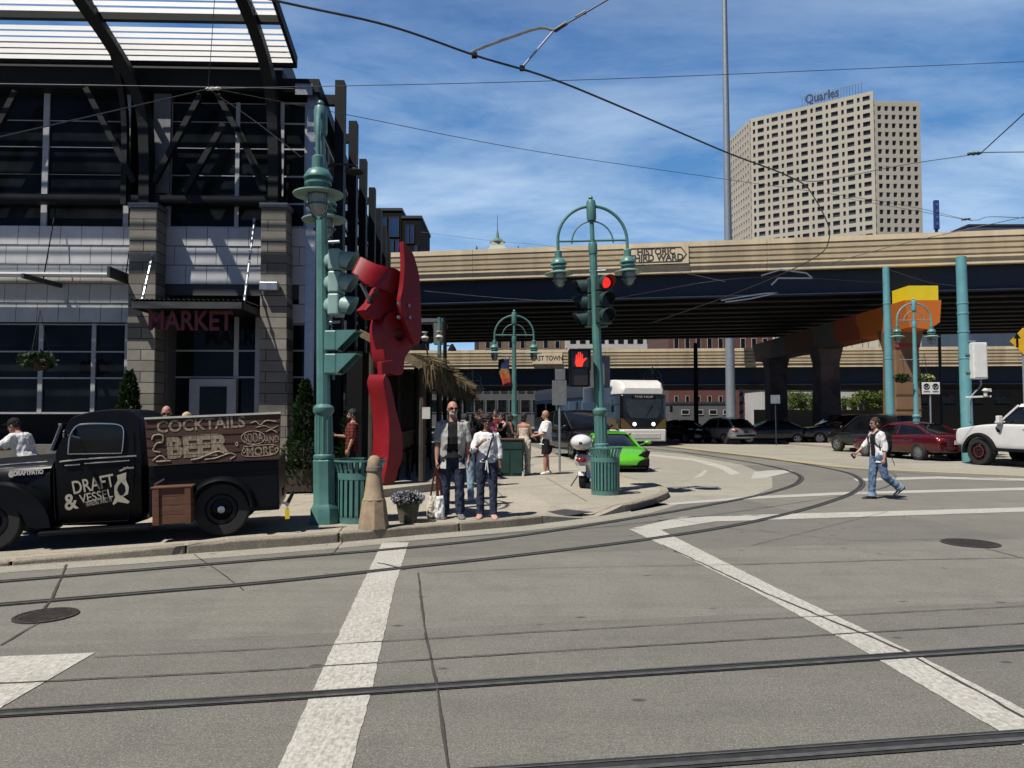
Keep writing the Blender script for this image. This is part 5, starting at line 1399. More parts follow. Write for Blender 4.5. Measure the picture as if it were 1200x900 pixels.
# ---- white pickup: raised, black flares, only its front half is in the picture
pk_loc = onpix(1149, 545, (1.85, .98))
PKB = [(x, a, b + (.05 if b > 1.3 else 0), w) for x, a, b, w in [(-3.0, .62, 1.20, .96), (-2.95, .56, 1.36, 1.0), (-1.6, .55, 1.38, 1.01), (-.6, .54, 1.36, 1.02), (.8, .54, 1.36, 1.02), (1.15, .54, 1.37, 1.02), (1.8, .58, 1.34, 1.02), (2.5, .62, 1.28, .99), (2.78, .62, 1.26, .98), (2.84, .68, 1.12, .94), (2.86, .72, 1.05, .92)]]
PKC = [(-1.25, 1.40, .92, .84), (-1.15, 2.02, .90, .76), (-.2, 2.10, .92, .78), (.55, 2.07, .92, .77), (1.30, 1.40, .90, .80)]
pk = car('pickup_truck', 'raised white pickup with black wheel flares at the right edge of the picture', 'pickup truck', pk_loc, HD, PKB, PKC, M['cwhite'], (-1.85, 1.85), .46, .90, .32, M['blackm'], True, True, spokes=8, face_z=1.12, boxy=True)
for wx in (-1.85, 1.85):
    for s in (-1, 1):
        a = MB(); ri = []
        for k in range(17):
            q = R(-8) + R(196) * k / 16; c_, s_ = math.cos(q), math.sin(q)
            ri.append([Vector((wx + rr * c_, s * yy, .47 + rr * s_ * .96)) for rr, yy in ((.50, .90), (.50, 1.10), (.60, 1.11), (.66, 1.03), (.66, .95))])
        a.loft(ri); a.build('wheel_flare', M['blackm'], pk)
for s in (-1, 1):
    a = MB(); a.box(-1.3, 1.3, s * 1.0 - .06, s * 1.0 + .06, .50, .58); a.build('running_board', M['blackm'], pk, 0, .01)
    a = MB(); a.prism([(1.02, 1.18), (1.22, 1.30), (1.16, 1.16), (1.08, 1.12)], s * 1.016 - .012, s * 1.016 + .012, 'y'); a.build('fender_vent', M['blackm'], pk, 0)
    a = MB(); a.lathe([(.20, 0), (.20, .02), (.165, .02), (.165, 0)], (1.85, s * 1.03, .46), 24, Matrix.Rotation(R(-90) * s, 3, 'X')); a.build('red_wheel_ring', mat('red_ring', (.12, .015, .018), .5), pk)
    a = MB(); a.cbox((.95, s * 1.15, 1.56), (.12, .18, .24)); a.bar((.95, s * .9, 1.47), (.95, s * 1.1, 1.50), .05); a.build('towing_mirror', M['cwhite'], pk, 0, .04)
a = MB(); a.box(-2.9, -1.3, -.85, .85, 1.385, 1.395); a.build('bed_cover', M['blackm'], pk, 0)
# ================================================================= scooter seen from behind
S0 = G(683, 573, .12)
st = thing('scooter', 'white motor scooter with top case, seen from behind next to the corner bin', 'scooter', (S0.x + .02, S0.y + .25, .12), R(80))
for x, r in ((0, .235), (1.28, .235)): wheel(st, (x, 0, r), r, .13, 1, M['dgrey'], spokes=5)
a = MB()
for x, z, hw, hh in ((-.30, .52, .07, .06), (-.18, .60, .15, .14), (.15, .60, .19, .17), (.5, .48, .18, .16), (.8, .30, .17, .08), (1.0, .32, .17, .09)):
    pass
a.loft([[Vector((x, hw * math.cos(2 * PI * k / 14), z + hh * math.sin(2 * PI * k / 14))) for k in range(14)] for x, z, hw, hh in ((-.34, .56, .06, .05), (-.22, .60, .14, .12), (.1, .60, .19, .17), (.45, .46, .19, .17), (.75, .28, .17, .07), (1.02, .28, .16, .07))]); a.build('body', M['cwhite'], st)
a = MB(); a.loft([[Vector((x, hw * math.cos(2 * PI * k / 12), z + hh * math.sin(2 * PI * k / 12))) for k in range(12)] for x, z, hw, hh in ((1.02, .30, .18, .06), (1.10, .55, .19, .08), (1.08, .80, .16, .09), (1.02, .95, .10, .06))]); a.build('leg_shield', M['cwhite'], st)
a = MB(); a.loft([[Vector((x, hw * math.cos(2 * PI * k / 12), z + hh * math.sin(2 * PI * k / 12))) for k in range(12)] for x, z, hw, hh in ((-.12, .78, .10, .03), (.05, .80, .15, .05), (.4, .79, .15, .05), (.6, .74, .10, .03))]); a.build('seat', M['blackm'], st)
a = MB(); a.ell((-.28, 0, .99), (.24, .235, .17), 18, 11); tc_ = a.build('top_case', M['cwhite'], st)
a = MB(); a.box(-.535, -.50, -.03, .03, .955, 1.0); a.build('latch', M['blackm'], tc_, 0)
a = MB(); a.bar((-.2, -.1, .80), (.05, -.1, .74), .03); a.bar((-.2, .1, .80), (.05, .1, .74), .03); a.build('rack', M['dgrey'], st)
a = MB(); a.ell((-.36, 0, .62), (.05, .12, .055)); a.build('tail_light', M['taillamp'], st)
a = MB(); a.box(-.43, -.415, -.10, .10, .38, .50); a.build('licence_plate', M['offw'], st, 0); a = MB(); a.bar((-.25, 0, .55), (-.42, 0, .42), .05, .03); a.loft([[Vector((.27 * math.cos(q) * 1.0, y, .235 + .27 * math.sin(q))) for y in (-.07, .07)] + [Vector((.255 * math.cos(q), y, .235 + .255 * math.sin(q))) for y in (.07, -.07)] for q in [R(40) + R(130) * k / 10 for k in range(11)]]); a.build('mudguard', M['cwhite'], st)
a = MB(); a.tube([(.95, -.33, 1.0), (1.0, -.1, 1.04), (1.0, .1, 1.04), (.95, .33, 1.0)], .016, 8); a.tube([(1.0, 0, .9), (1.0, 0, 1.04)], .03); a.build('handlebar', M['dgrey'], st)
for s in (-1, 1):
    a = MB(); a.tube([(.97, s * .2, 1.02), (1.0, s * .27, 1.22)], .008, 6); a.ell((1.0, s * .29, 1.26), (.02, .06, .045)); a.build('mirror', M['blackm'], st)
a = MB(); a.tube([(.1, -.14, .25), (-.15, -.16, .26), (-.38, -.16, .30)], [.03, .045, .05], 10); a.build('exhaust', M['chrome'], st); a = MB(); a.tube([(.35, .12, .25), (.28, .28, .01)], .014, 6); a.build('kickstand', M['dgrey'], st)
# ================================================================= tram
TY = 40.6; TXc = at(754.5, 500, TY).x; td = Vector((-.205, .98, 0)).normalized()
tr = thing('tram', 'white, black and gold tram with lit headlamps coming out from under the freeway', 'tram', (TXc, TY, .01), math.atan2(-td.y, -td.x))
# local x points forward (towards us); nose at x=0, body runs to x=-20
trw = 1.46; trh = at(754, 444, TY).z
M['tgold'] = mat('tram_gold', (.17, .105, .022), .35, .35, .1, 1.5); M['tblack'] = mat('tram_black', (.007, .007, .008), .22, 0, .3, 1.5, coat=.3); M['twhite'] = mat('tram_white', (.72, .71, .68), .4, 0, .08, 1, dirt=.1); M['tblue'] = mat('tram_blue', (.02, .06, .28), .4)
a = MB(); sec = []
for x, sw, zlo in ((-20, 1.0, .95), (-.95, 1.0, .95), (-.45, .985, .95), (-.12, .93, .95), (0.0, .82, .97)):
    w = trw * sw; z1 = trh * .76; sec.append([Vector((x, -w, zlo)), Vector((x, w, zlo)), Vector((x, w, z1)), Vector((x, -w, z1))])
a.loft(sec); a.build('body', M['tblack'], tr, 30, .04)
a = MB(); sec = []
for x, sw, z1 in ((-20, .97, trh), (-1.6, .97, trh), (-.9, .96, trh * .99), (-.35, .90, trh * .95), (-.08, .82, trh * .86)):
    w = trw * sw; z0 = trh * .762; hz = z1 - z0; sec.append([Vector((x, -w, z0)), Vector((x, w, z0)), Vector((x, w, z0 + hz * .6)), Vector((x, w * .9, z1)), Vector((x, -w * .9, z1)), Vector((x, -w, z0 + hz * .6))])
a.loft(sec); a.build('roof_shroud', M['twhite'], tr, 30, .06)
a = MB(); sec = []
for x, sw in ((-20, 1.0), (-.8, 1.0), (-.2, .96), (.10, .86)):
    w = trw * sw + .01; sec.append([Vector((x, -w, .25)), Vector((x, w, .25)), Vector((x, w, .93)), Vector((x, -w, .93))])
a.loft(sec); a.build('skirt', M['twhite'], tr, 30, .06)
# gold belt on side and front cheeks
for s in (-1, 1):
    a = MB(); a.box(-20, -.75, s * (trw + .004) - .012, s * (trw + .004) + .012, .94, 1.52); a.prism([(-.74, .94), (-.13, .94), (-.35, 1.25), (-.74, 1.52)], s * (trw * .992) - .02, s * (trw * .992) + .025, 'y'); a.build('gold_panel', M['tgold'], tr, 0)
    a = MB(); a.prism([(s * .62, .95), (s * 1.30, .95), (s * 1.33, 1.55), (s * 1.18, 1.5)], -.2, .012, 'x'); a.build('gold_cheek', M['tgold'], tr, 0)
    a = MB(); a.disc((.02, s * .56, 1.22), .105, (1, 0, 0), .03); a.build('headlight', M['headlight'], tr)
    a = MB()
    for k in range(6): a.box(-19 + k * 3.1, -19 + k * 3.1 + 2.5, s * (trw + .003), s * (trw + .012), 1.62, trh * .70)
    wn = a.build('side_windows', M['glass'], tr, 0)
    a = MB(); a.box(-20, -1.3, s * (trw + .002) - .01, s * (trw + .002) + .01, trh * .712, trh * .758); a.build('blue_band', M['tblue'], tr, 0)
a = MB(); sec = []
for z, w, x in ((1.55, .78, .03), (1.9, 1.02, .025), (trh * .66, 1.08, .015), (trh * .70, 1.0, .01)): sec.append([Vector((x - .1, -w, z)), Vector((x - .1, w, z)), Vector((x, w * .97, z)), Vector((x, -w * .97, z))])
wsm = mat('tram_windscreen', (.035, .04, .042), .06, 0, .4, 1.2); a.loft(sec); a.build('windscreen', wsm, tr, 0)
a = MB(); a.box(.0, .03, -.72, .72, trh * .705, trh * .755); db = a.build('destination_display', M['blackm'], tr, 0)
fit_text('lettering', 'THE HOP', mat('amber_letters', (.55, .5, .38), .5), db, Matrix(((0, 0, 1, .033), (1, 0, 0, 0), (0, 1, 0, trh * .73), (0, 0, 0, 1))), 1.1, .12)
fit_text('lettering', 'THE HOP', mat('grey_logo', (.18, .18, .18), .6), tr, Matrix(((1, 0, 0, -1.9), (0, 0, -1, -trw * .975), (0, 1, 0, trh * .862), (0, 0, 0, 1))), 1.4, .30, .02)
a = MB(); a.box(.03, .12, -.95, .95, .40, .72); a.build('coupler_cover', M['offw'], tr, 0, .03); a = MB(); a.prism([(-1.05, .5), (-.85, .5), (-.8, .75), (-.95, .68)], .08, .12, 'x'); a.build('red_mark', M['red'], tr, 0)
a = MB(); a.bar((-.02, 0, 1.9), (-.015, .55, 2.0), .02); a.bar((.035, .1, 1.62), (.035, .5, 2.3), .02); a.build('wiper', M['blackm'], tr)
for s in (-1, 1):
    a = MB(); a.bar((-.4, s * 1.4, trh * .62), (-.25, s * 1.75, trh * .6), .03); a.cbox((-.22, s * 1.75, trh * .55), (.06, .14, .36)); a.build('mirror', M['blackm'], tr)
    for x in (-4, -5.9, -14, -15.9): wheel(tr, (x, s * .72, .30), .29, .13, s, M['dgrey'], spokes=0)
# ================================================================= 1940s pickup with the bar on its bed
TRr = G(260, 628.5, .12); TFr = G(-9, 646, .045)
hv = (TFr - TRr).normalized(); rzT = math.atan2(hv.y, hv.x); left = Vector((-math.sin(rzT), math.cos(rzT), 0))
HWT = .80
T0 = TRr - left * (HWT - .02)
TK = thing('vintage_truck', 'matt black vintage pickup with a lettered wooden bar panel on its bed', 'truck', T0, rzT, None, math.asin(-hv.z))
TM = TK.matrix_basis; TI = TM.inverted(); TL = TM.to_3x3() @ Vector((0, 1, 0))
def tl(x, y, yy=HWT):
    q = TI @ hit(x, y, TM @ Vector((0, yy, 0)), TL); return (q.x, q.z)
def pillow(name, px, y0, y1, m, parent=TK, e=.06, k=.035, yy=HWT, loc=False, smooth=45):
    """photo outline (or local points) extruded over y0..y1 with softly rounded edges"""
    P = px if loc else [tl(x, y, yy) for x, y in px]
    cx = sum(p[0] for p in P) / len(P); cz = sum(p[1] for p in P) / len(P)
    a = MB(); rings = []
    for f, s in ((0, 1 - k * 1.6), (.25 * e, 1 - k * .75), (.6 * e, 1 - k * .25), (e, 1)):
        rings.append((y0 + f, s))
    for f, s in ((e, 1), (.6 * e, 1 - k * .25), (.25 * e, 1 - k * .75), (0, 1 - k * 1.6)):
        rings.append((y1 - f, s))
    a.loft([[Vector((cx + (x - cx) * s, yv, cz + (z - cz) * s)) for x, z in P] for yv, s in rings])
    return a.build(name, m, parent, smooth)
def dense(px, n=6): return [tuple(p)[:2] for p in spline([(x, y, 0) for x, y in px], n)]
TB = M['tkblack'] = mat('satin_black_truck', (.005, .006, .008), .36, 0, .2, 2, spec=.16)
cab = dense([(66, 524), (77, 496), (86, 487), (113, 480.8), (141, 479), (157, 482.5), (166, 491)], 5) + [(169.5, 535), (170.5, 610), (150, 617), (66, 618), (62, 560), (61, 533)]
pillow('cab', cab, -.74, .74, TB, e=.16, k=.05, yy=.74)
a = MB(); P = [tl(x, y, .748) for x, y in dense([(80, 532), (82, 512), (89, 500), (100, 497), (125, 496.5), (140, 498), (145, 504), (144.5, 520), (143, 531)], 4)]
a.prism(P, .70, .752, 'y'); cw = a.build('side_window', M['carglass'], TK, 0)
a = MB(); pts = [Vector((x, .757, z)) for x, z in P]; a.tube(pts + [pts[0]], .011, 6); a.build('window_trim', M['chrome'], cw)
a = MB(); P2 = [tl(x, y, -.748) for x, y in ()]; 
# split raked windscreen
w0, w1 = tl(66, 527, .6), tl(77, 497, .6); a.loft([[Vector((w0[0] + .02, y, w0[1])) for y in (-.62, .62)] + [Vector((w0[0] + .05, y, w0[1])) for y in (.60, -.60)], [Vector((w1[0] + .03, y, w1[1])) for y in (-.56, .56)] + [Vector((w1[0] + .06, y, w1[1])) for y in (.54, -.54)]]); a.build('windscreen', M['carglass'], TK, 0)
a = MB()
for y in (-.62, 0, .62): a.bar((w0[0] + .05, y, w0[1]), (w1[0] + .06, y * .9, w1[1]), .035, .03)
for p_, e_ in ((w0, .05), (w1, .06)): a.bar((p_[0] + e_, -.62, p_[1]), (p_[0] + e_, .62, p_[1]), .035, .03)
a.build('windscreen_frame', M['alu'], TK, 0)
# hood, nose, grille
hz = tl(60, 533, .45); hb = tl(60, 560, .45)
fx = tl(0, 600, .7)[0] + .55
a = MB(); rings = []
for f, w, dz in ((0, .60, 0), (.35, .56, -.01), (.75, .46, -.035), (.95, .36, -.08), (1.03, .25, -.18)):
    x = hz[0] - .04 + (fx - hz[0]) * f; zt = hz[1] + dz; zb = .52
    half = [(w, zb), (w * 1.02, zb + (zt - zb) * .55), (w * .98, zb + (zt - zb) * .72), (w * .82, zt - .10), (w * .5, zt - .02), (w * .15, zt)]
    rings.append([Vector((x, y, z)) for y, z in half] + [Vector((x, -y, z)) for y, z in reversed(half)])
a.loft(rings); a.build('hood', TB, TK, 50)
a = MB()
for i in range(7): a.box(fx - .02 + .03, fx + .07, -.22 + i * .065, -.20 + i * .065, .55, .98)
a.build('grille', M['chrome'], TK, 0)
# chrome belt lines on hood and door
def trim(px, yy, r=.010, nm='chrome_trim', m=None):
    a = MB(); a.tube([Vector((tl(x, y, yy)[0], yy + .004, tl(x, y, yy)[1])) for x, y in px], r, 6); return a.build(nm, m or M['chrome'], TK)
trim([(-14, 546.5), (20, 543.5), (56, 541)], .605, .012); trim([(-14, 550), (20, 548), (56, 545.5)], .61, .007)
trim([(70, 541), (95, 538), (130, 535.8), (160, 534)], .752, .010); trim([(76, 545.5), (94, 544)], .752, .008); trim([(99, 543), (130, 541), (152, 539.5)], .752, .008)
# front fenders: bulging over the wheel
fw = tl(-9, 618, .7); fwx = fw[0]; WR = .345
fend = dense([(-52, 612), (-46, 585), (-25, 569), (0, 566), (20, 569), (38, 577), (52, 587), (62, 603), (66, 620)], 4) + [(48, 621), (36, 619), (30, 604), (14, 588), (-8, 584), (-28, 590), (-40, 612)]
for s in (1, -1):
    P = [tl(x, y, .76) for x, y in fend]
    pillow('fender', P, *( (.44, .84) if s > 0 else (-.84, -.44)), TB, e=.14, k=.05, loc=True)
    a = MB(); a.lathe([(.11, 0), (.12, .03), (.09, .05), (.03, .065), (0, .068)], (fx - .12, s * .55, .86), 18, rot_to((1, 0, 0))); a.ell((fx - .24, s * .55, .86), (.16, .11, .11)); a.build('headlight', M['chrome'], TK)
# running boards
r0 = tl(48, 622, .82); r1 = tl(178, 615, .82)
for s in (1, -1):
    a = MB(); a.box(min(r1[0], r0[0]) , max(r0[0], r1[0]), *((.60, .93) if s > 0 else (-.93, -.60)), r1[1] - .045, r1[1] + .005); a.build('running_board', TB, TK, 0, .015)
# bed
bz0 = tl(280, 600, .72)[1]; bx1, bzt = tl(174, 545, .74); bx0 = tl(326.5, 540, .74)[0]
a = MB(); a.box(bx0, bx1, -.74, .74, bz0, bzt); a.build('bed', TB, TK, 0, .02)
a = MB(); a.box(bx0 - .004, bx1, .741, .752, bzt - .16, bzt - .145); a.box(bx0, bx1, .741, .75, bz0 + .05, bz0 + .065); a.build('bed_rib', TB, TK, 0)
wc = (0, .0)
ri_ = WR
for s in (1, -1):
    a = MB(); ri = []
    for k in range(19):
        q = R(2) + R(176) * k / 18; c_, s_ = math.cos(q), math.sin(q); rr = .42
        ri.append([Vector((rr * .95 * c_, s * .60, WR + rr * .95 * s_)), Vector((rr * 1.02 * c_, s * .742, WR + rr * 1.02 * s_)), Vector((rr * c_, s * .86, WR + rr * .98 * s_)), Vector((rr * .92 * c_, s * .90, WR + rr * .90 * s_)), Vector((rr * .86 * c_, s * .88, WR + rr * .86 * s_)), Vector((rr * .88 * c_, s * .62, WR + rr * .88 * s_))])
    a.loft(ri); a.build('fender', TB, TK, 50)
wheel_specs = [(0, s, WR) for s in (1, -1)] + [(fwx, s, WR) for s in (1, -1)]
for x, s, r in wheel_specs:
    w_ = wheel(TK, (x, s * (HWT - .10), r), r, .17, s, M['blackm'], spokes=0, rr=.60)
    h = MB(); h.lathe([(.055, .04), (.055, .07), (.045, .085), (.0, .09)], (x, s * (HWT - .10 + .03), r), 16, Matrix.Rotation(R(-90) * s, 3, 'X')); h.build('hub_cap', M['chrome'], w_)
    h = MB(); h.lathe([(.205, .0), (.20, .05), (.14, .055), (.12, .02)], (x, s * (HWT - .10 + .02), r), 24, Matrix.Rotation(R(-90) * s, 3, 'X'), False); h.build('wheel_dish', M['black'], w_)
a = MB(); a.box(fwx - .6, .9, -.45, .45, .30, .44); a.tube([(0, -.6, WR), (0, .6, WR)], .06); a.tube([(fwx, -.6, WR), (fwx, .6, WR)], .05); a.build('chassis', M['blackm'], TK, 0)
# rear: bumper bar, tow tag, lamp
a = MB(); a.tube([(bx0 - .10, -.7, .36), (bx0 - .10, .76, .36)], .028, 8); a.bar((bx0 - .1, .6, .36), (bx0 + .35, .6, .38), .03); a.build('rear_bumper', M['chrome'], TK)
a = MB(); a.lathe([(.05, 0), (.06, .03), (.0, .06)], (bx0 - .03, .62, .52), 12, rot_to((-1, 0, 0))); a.build('tail_light', M['taillamp'], TK)
x, z = bx0 - .10, .24; a = MB(); a.bar((x, .765, .36), (x, .765, .30), .012); a.build('tag_hook', M['chrome'], TK, 0)
a = MB(); a.box(x - .028, x + .028, .76, .77, z - .07, z + .07); a.build('yellow_tag', M['yel'], TK, 0)
a = MB(); x, z = tl(81, 509, .8); a.bar((x - .1, .75, z - .05), (x, .92, z), .02); a.ell((x, .94, z + .01), (.02, .07, .06)); a.build('mirror', M['chrome'], TK)
a = MB(); x, z = tl(152, 548, .75); a.bar((x + .06, .79, z), (x - .06, .79, z), .022); a.bar((x - .04, .75, z), (x - .04, .79, z), .02); a.build('door_handle', M['chrome'], TK)
trim([(63, 545), (64, 590), (66, 612)], .747, .005, 'door_seam', M['blackm']); trim([(156, 505), (157, 560), (150, 610), (72, 614)], .747, .005, 'door_seam', M['blackm'])
trim([(181, 568), (193, 561)], .76, .012, 'chrome_trim')
# wooden bar panel with lettering
pa, pb, pc, pd = tl(169.5, 491.5, .80), tl(329, 484.8, .80), tl(327.5, 537, .80), tl(174, 546.5, .80)
a = MB(); a.prism([pa, pb, pc, pd], .77, .80, 'y'); sb = a.build('sign_board', M['signwood'], TK, 0)
a = MB()
def lerp2(p, q, t): return Vector((p[0] + (q[0] - p[0]) * t, .0, p[1] + (q[1] - p[1]) * t))
for k in range(1, 5):
    p_ = lerp2(pa, pd, k / 5); q_ = lerp2(pb, pc, k / 5); a.bar((p_.x, .8015, p_.z), (q_.x, .8015, q_.z), .004, .008, (0, 1, 0))
a.build('plank_seams', M['blackm'], sb, 0)
a = MB(); a.bar((pa[0], .79, pa[1] + .012), (pb[0], .79, pb[1] + .012), .06, .024, (0, 0, 1)); a.build('sign_rail', M['offw'], sb, 0)
def TX(px, py, yy): 
    x, z = tl(px, py, yy); s_ = (pb[1] - pa[1]) / (pa[0] - pb[0])
    return Matrix(((-1, 0, 0, x), (0, 0, 1, yy), (-s_ * -0 , 1, 0, z), (0, 0, 0, 1)))
def T(body, x0, y0, x1, y1, m, yy=.8025, parent=None, bold=.02, shear=0, rot=0, nm='lettering'):
    u0, zt_ = tl(x0, y0, yy); u1, zb_ = tl(x1, y1, yy); w = abs(u0 - u1); h = abs(zt_ - zb_)
    Mx = TX((x0 + x1) / 2, (y0 + y1) / 2, yy) @ Matrix.Rotation(rot, 4, 'Z')
    return fit_text(nm, body, m, parent or sb, Mx, w, h, .002, bold, shear)
sl_ = R(2.2)
T('COCKTAILS', 184, 491.5, 288, 502.5, M['cream'], rot=sl_); T('BEER', 196, 511, 270, 534, M['cream'], bold=.05, rot=sl_); T('MORE', 289, 524, 321, 533, M['cream'], bold=.02, rot=sl_)
T('SODA', 286, 507, 308, 518.5, M['cream'], bold=.015, rot=R(5)); T('AND', 310, 511, 327, 518.5, M['cream'], bold=.015, rot=sl_)
def stroke(px, r=.007, yy=.802, parent=None, m=None, nm='flourish'):
    a = MB(); P = [tl(x, y, yy) for x, y in dense(px, 5)]; a.tube([Vector((x, yy, z)) for x, z in P], [(r, r)] * len(P), 5); 
    return a.build(nm, m or M['cream'], parent or sb)
stroke([(178, 515), (181, 510), (190, 510), (191, 518), (184, 520), (180, 528), (188, 530)], .012); stroke([(179, 540), (188, 534), (195, 540), (183, 541), (200, 540)], .010)
stroke([(224, 539), (234, 537), (246, 532), (256, 529), (262, 531)], .011); stroke([(240, 538.5), (252, 537), (262, 533.5), (270, 531), (276, 534), (270, 538)], .008)
stroke([(297 + 14 * math.cos(R(a_)), 513 + 8 * math.sin(R(a_))) for a_ in range(0, 361, 30)], .007); stroke([(284, 528.5), (286, 526), (288, 528.5), (286, 531), (284, 528.5)], .006); stroke([(322, 527), (324, 525), (326, 527), (324, 530), (322, 527)], .006)
stroke([(286, 523.5), (322, 521.5), (322, 532), (286, 534.5), (286, 523.5)], .005); stroke([(294, 496), (300, 494), (305, 498), (312, 493), (324, 494)], .008); stroke([(300, 501), (310, 499), (318, 502), (326, 499)], .006); stroke([(312, 506), (318, 503.5), (325, 507)], .008)
stroke([(276, 520), (278, 518.5), (279, 521), (277, 522.5), (276, 520)], .008)
# door lettering: one badge, arched text and a jug
gm = M['gold']
T('DRAFT', 85, 560.5, 134, 573.5, gm, .755, TK, .012, rot=R(9)); T('VESSEL', 93, 577, 132, 585.5, gm, .755, TK, .008, rot=R(9)); T('&', 75, 579, 91, 597, gm, .755, TK, .02, rot=R(9))
T('TRAVELING TAPROOM', 100, 586, 131, 590, gm, .755, TK, .0, rot=R(9))
T('@DRAFTPATIO', 10, 551.5, 51, 557.5, M['offw'], .612, TK, .05, rot=R(2))
a = MB(); P = [tl(x, y, .756) for x, y in [(137, 557), (148, 553.5), (147.5, 562), (151, 571), (150, 579), (144, 582), (152, 588), (150, 590), (144, 589), (138, 588), (133, 592), (132, 590), (135, 583), (134, 578), (134, 570), (138, 563)]]
a.prism(P, .750, .758, 'y'); jg = a.build('jug_emblem', gm, TK, 0)
a = MB(); P = [tl(x, y, .76) for x, y in [(142, 565), (146, 569), (147, 575), (144, 580), (140, 580), (137, 574), (139, 569)]]; a.prism(P, .755, .761, 'y'); a.build('jug_hollow', TB, jg, 0)
a = MB(); P = [tl(x, y, .756) for x, y in [(139, 551.5), (150, 546.5), (150, 548.5), (141, 552.5)]]; a.prism(P, .750, .757, 'y'); a.build('jug_lid', gm, jg, 0)
# wooden crate riding on the running board
c0 = tl(179, 571.5, .93); c1 = tl(226, 612.5, .93)
cr_ = thing('wooden_crate', 'brown wooden crate standing on the running board of the black truck', 'crate', TM @ Vector(((c0[0] + c1[0]) / 2, .86, r1[1] + .006)), rzT, None, math.asin(-hv.z))
cl = abs(c0[0] - c1[0]); ch = abs(c0[1] - c1[1]); cd = .22
for z0 in range(4):
    a = MB(); zz_ = ch * (.02 + z0 * .245); a.box(-cl / 2, cl / 2, -cd / 2, cd / 2, zz_, zz_ + ch * .235); a.build('plank_row', M['wood'], cr_, 0, .004)
for s in (-1, 1):
    a = MB(); x0 = cl / 2 * s * .80; a.box(x0 - .035, x0 + .035, cd / 2 + .001, cd / 2 + .02, .002, ch); a.build('batten', M['wood'], cr_, 0, .003)
a = MB(); a.box(-cl / 2 - .012, cl / 2 + .012, -cd / 2, cd / 2 + .025, ch * .985, ch * 1.03); a.build('lid', M['wood'], cr_, 0, .004)
# ================================================================= people
def rsect(c, u, w, ru, rw, n=14, p=2.4):
    out = []
    for k in range(n):
        a = 2 * PI * k / n; ca, sa = math.cos(a), math.sin(a)
        out.append(c + u * (ru * math.copysign(abs(ca) ** (2 / p), ca)) + w * (rw * math.copysign(abs(sa) ** (2 / p), sa)))
    return out

def limb(mb, pts, rad, n=12):
    """tapered limb with rounded ends"""
    pts = [Vector(p) for p in pts]
    d0 = (pts[0] - pts[1]).normalized(); d1 = (pts[-1] - pts[-2]).normalized()
    P = [pts[0] + d0 * rad[0] * .85, pts[0] + d0 * rad[0] * .5] + pts + [pts[-1] + d1 * rad[-1] * .5, pts[-1] + d1 * rad[-1] * .85]
    Rr = [rad[0] * .35, rad[0] * .82] + list(rad) + [rad[-1] * .82, rad[-1] * .35]
    mb.tube(P, Rr, n)

def hand(mb, w, d, palm_n, side, s=1.0, curl=.5):
    """palm, four bent fingers of unequal length and a thumb; d along the hand, palm_n out of the palm"""
    d = d.normalized(); n = (palm_n - d * palm_n.dot(d)).normalized(); x = d.cross(n) * side
    L = .085 * s
    mb.loft([rsect(w + d * t, x, n, a * s, b * s, 10) for t, a, b in ((-.015, .024, .018), (.02 * s, .032, .017), (.06 * s, .040, .016), (L, .039, .013))])
    for i, (o, ln) in enumerate(((.029, .068), (.010, .078), (-.010, .072), (-.028, .056))):
        p = w + d * (L * .93) + x * (o * s); q = p; pts = [p - d * .02, p]; a = curl * .5
        for sg in (.45, .32, .23):
            dd = d * math.cos(a) + n * math.sin(a); q = q + dd * (ln * s * sg); pts.append(q); a += curl * .75
        limb(mb, pts, [.0095 * s, .0095 * s, .0088 * s, .0082 * s, .0072 * s], 8)
    p = w + d * (.025 * s) + x * (.026 * s); t1 = (d * .7 + x * .6 + n * .35).normalized(); t2 = (d * .9 + x * .15 + n * .5).normalized()
    limb(mb, [p, p + t1 * .036 * s, p + t1 * .036 * s + t2 * .03 * s], [.013 * s, .0108 * s, .0092 * s], 8)

def solidify(mb, name, m, parent, voxel, smooth=4, folds=0, seed=0, fscale=9, cutfn=None):
    o = mb.build(name, m, parent, 0)
    r = o.modifiers.new('r', 'REMESH'); r.mode = 'VOXEL'; r.voxel_size = voxel; r.use_smooth_shade = True
    s = o.modifiers.new('s', 'SMOOTH'); s.factor = .5; s.iterations = smooth
    bake(o); me = o.data
    if folds:
        off = Vector((seed * 3.1, seed * 1.7, seed * 5.3))
        nr = [v.normal.copy() for v in me.vertices]
        for v, nn in zip(me.vertices, nr):
            q = Vector((v.co.x * fscale, v.co.y * fscale, v.co.z * fscale * .55)) + off
            h = noise.noise(q) + .5 * noise.noise(q * 2.3); h = 1 - abs(h) * 2
            v.co += nn * (folds * (h - .5))
    if cutfn:
        bm = bmesh.new(); bm.from_mesh(me); dead = [f for f in bm.faces if cutfn(f.calc_center_median())]
        bmesh.ops.delete(bm, geom=dead, context='FACES'); bm.to_mesh(me); bm.free()
        sd_ = o.modifiers.new('t', 'SOLIDIFY'); sd_.thickness = .006; sd_.offset = -1
    for p in me.polygons: p.use_smooth = True
    me.materials.clear(); me.materials.append(m)
    return o

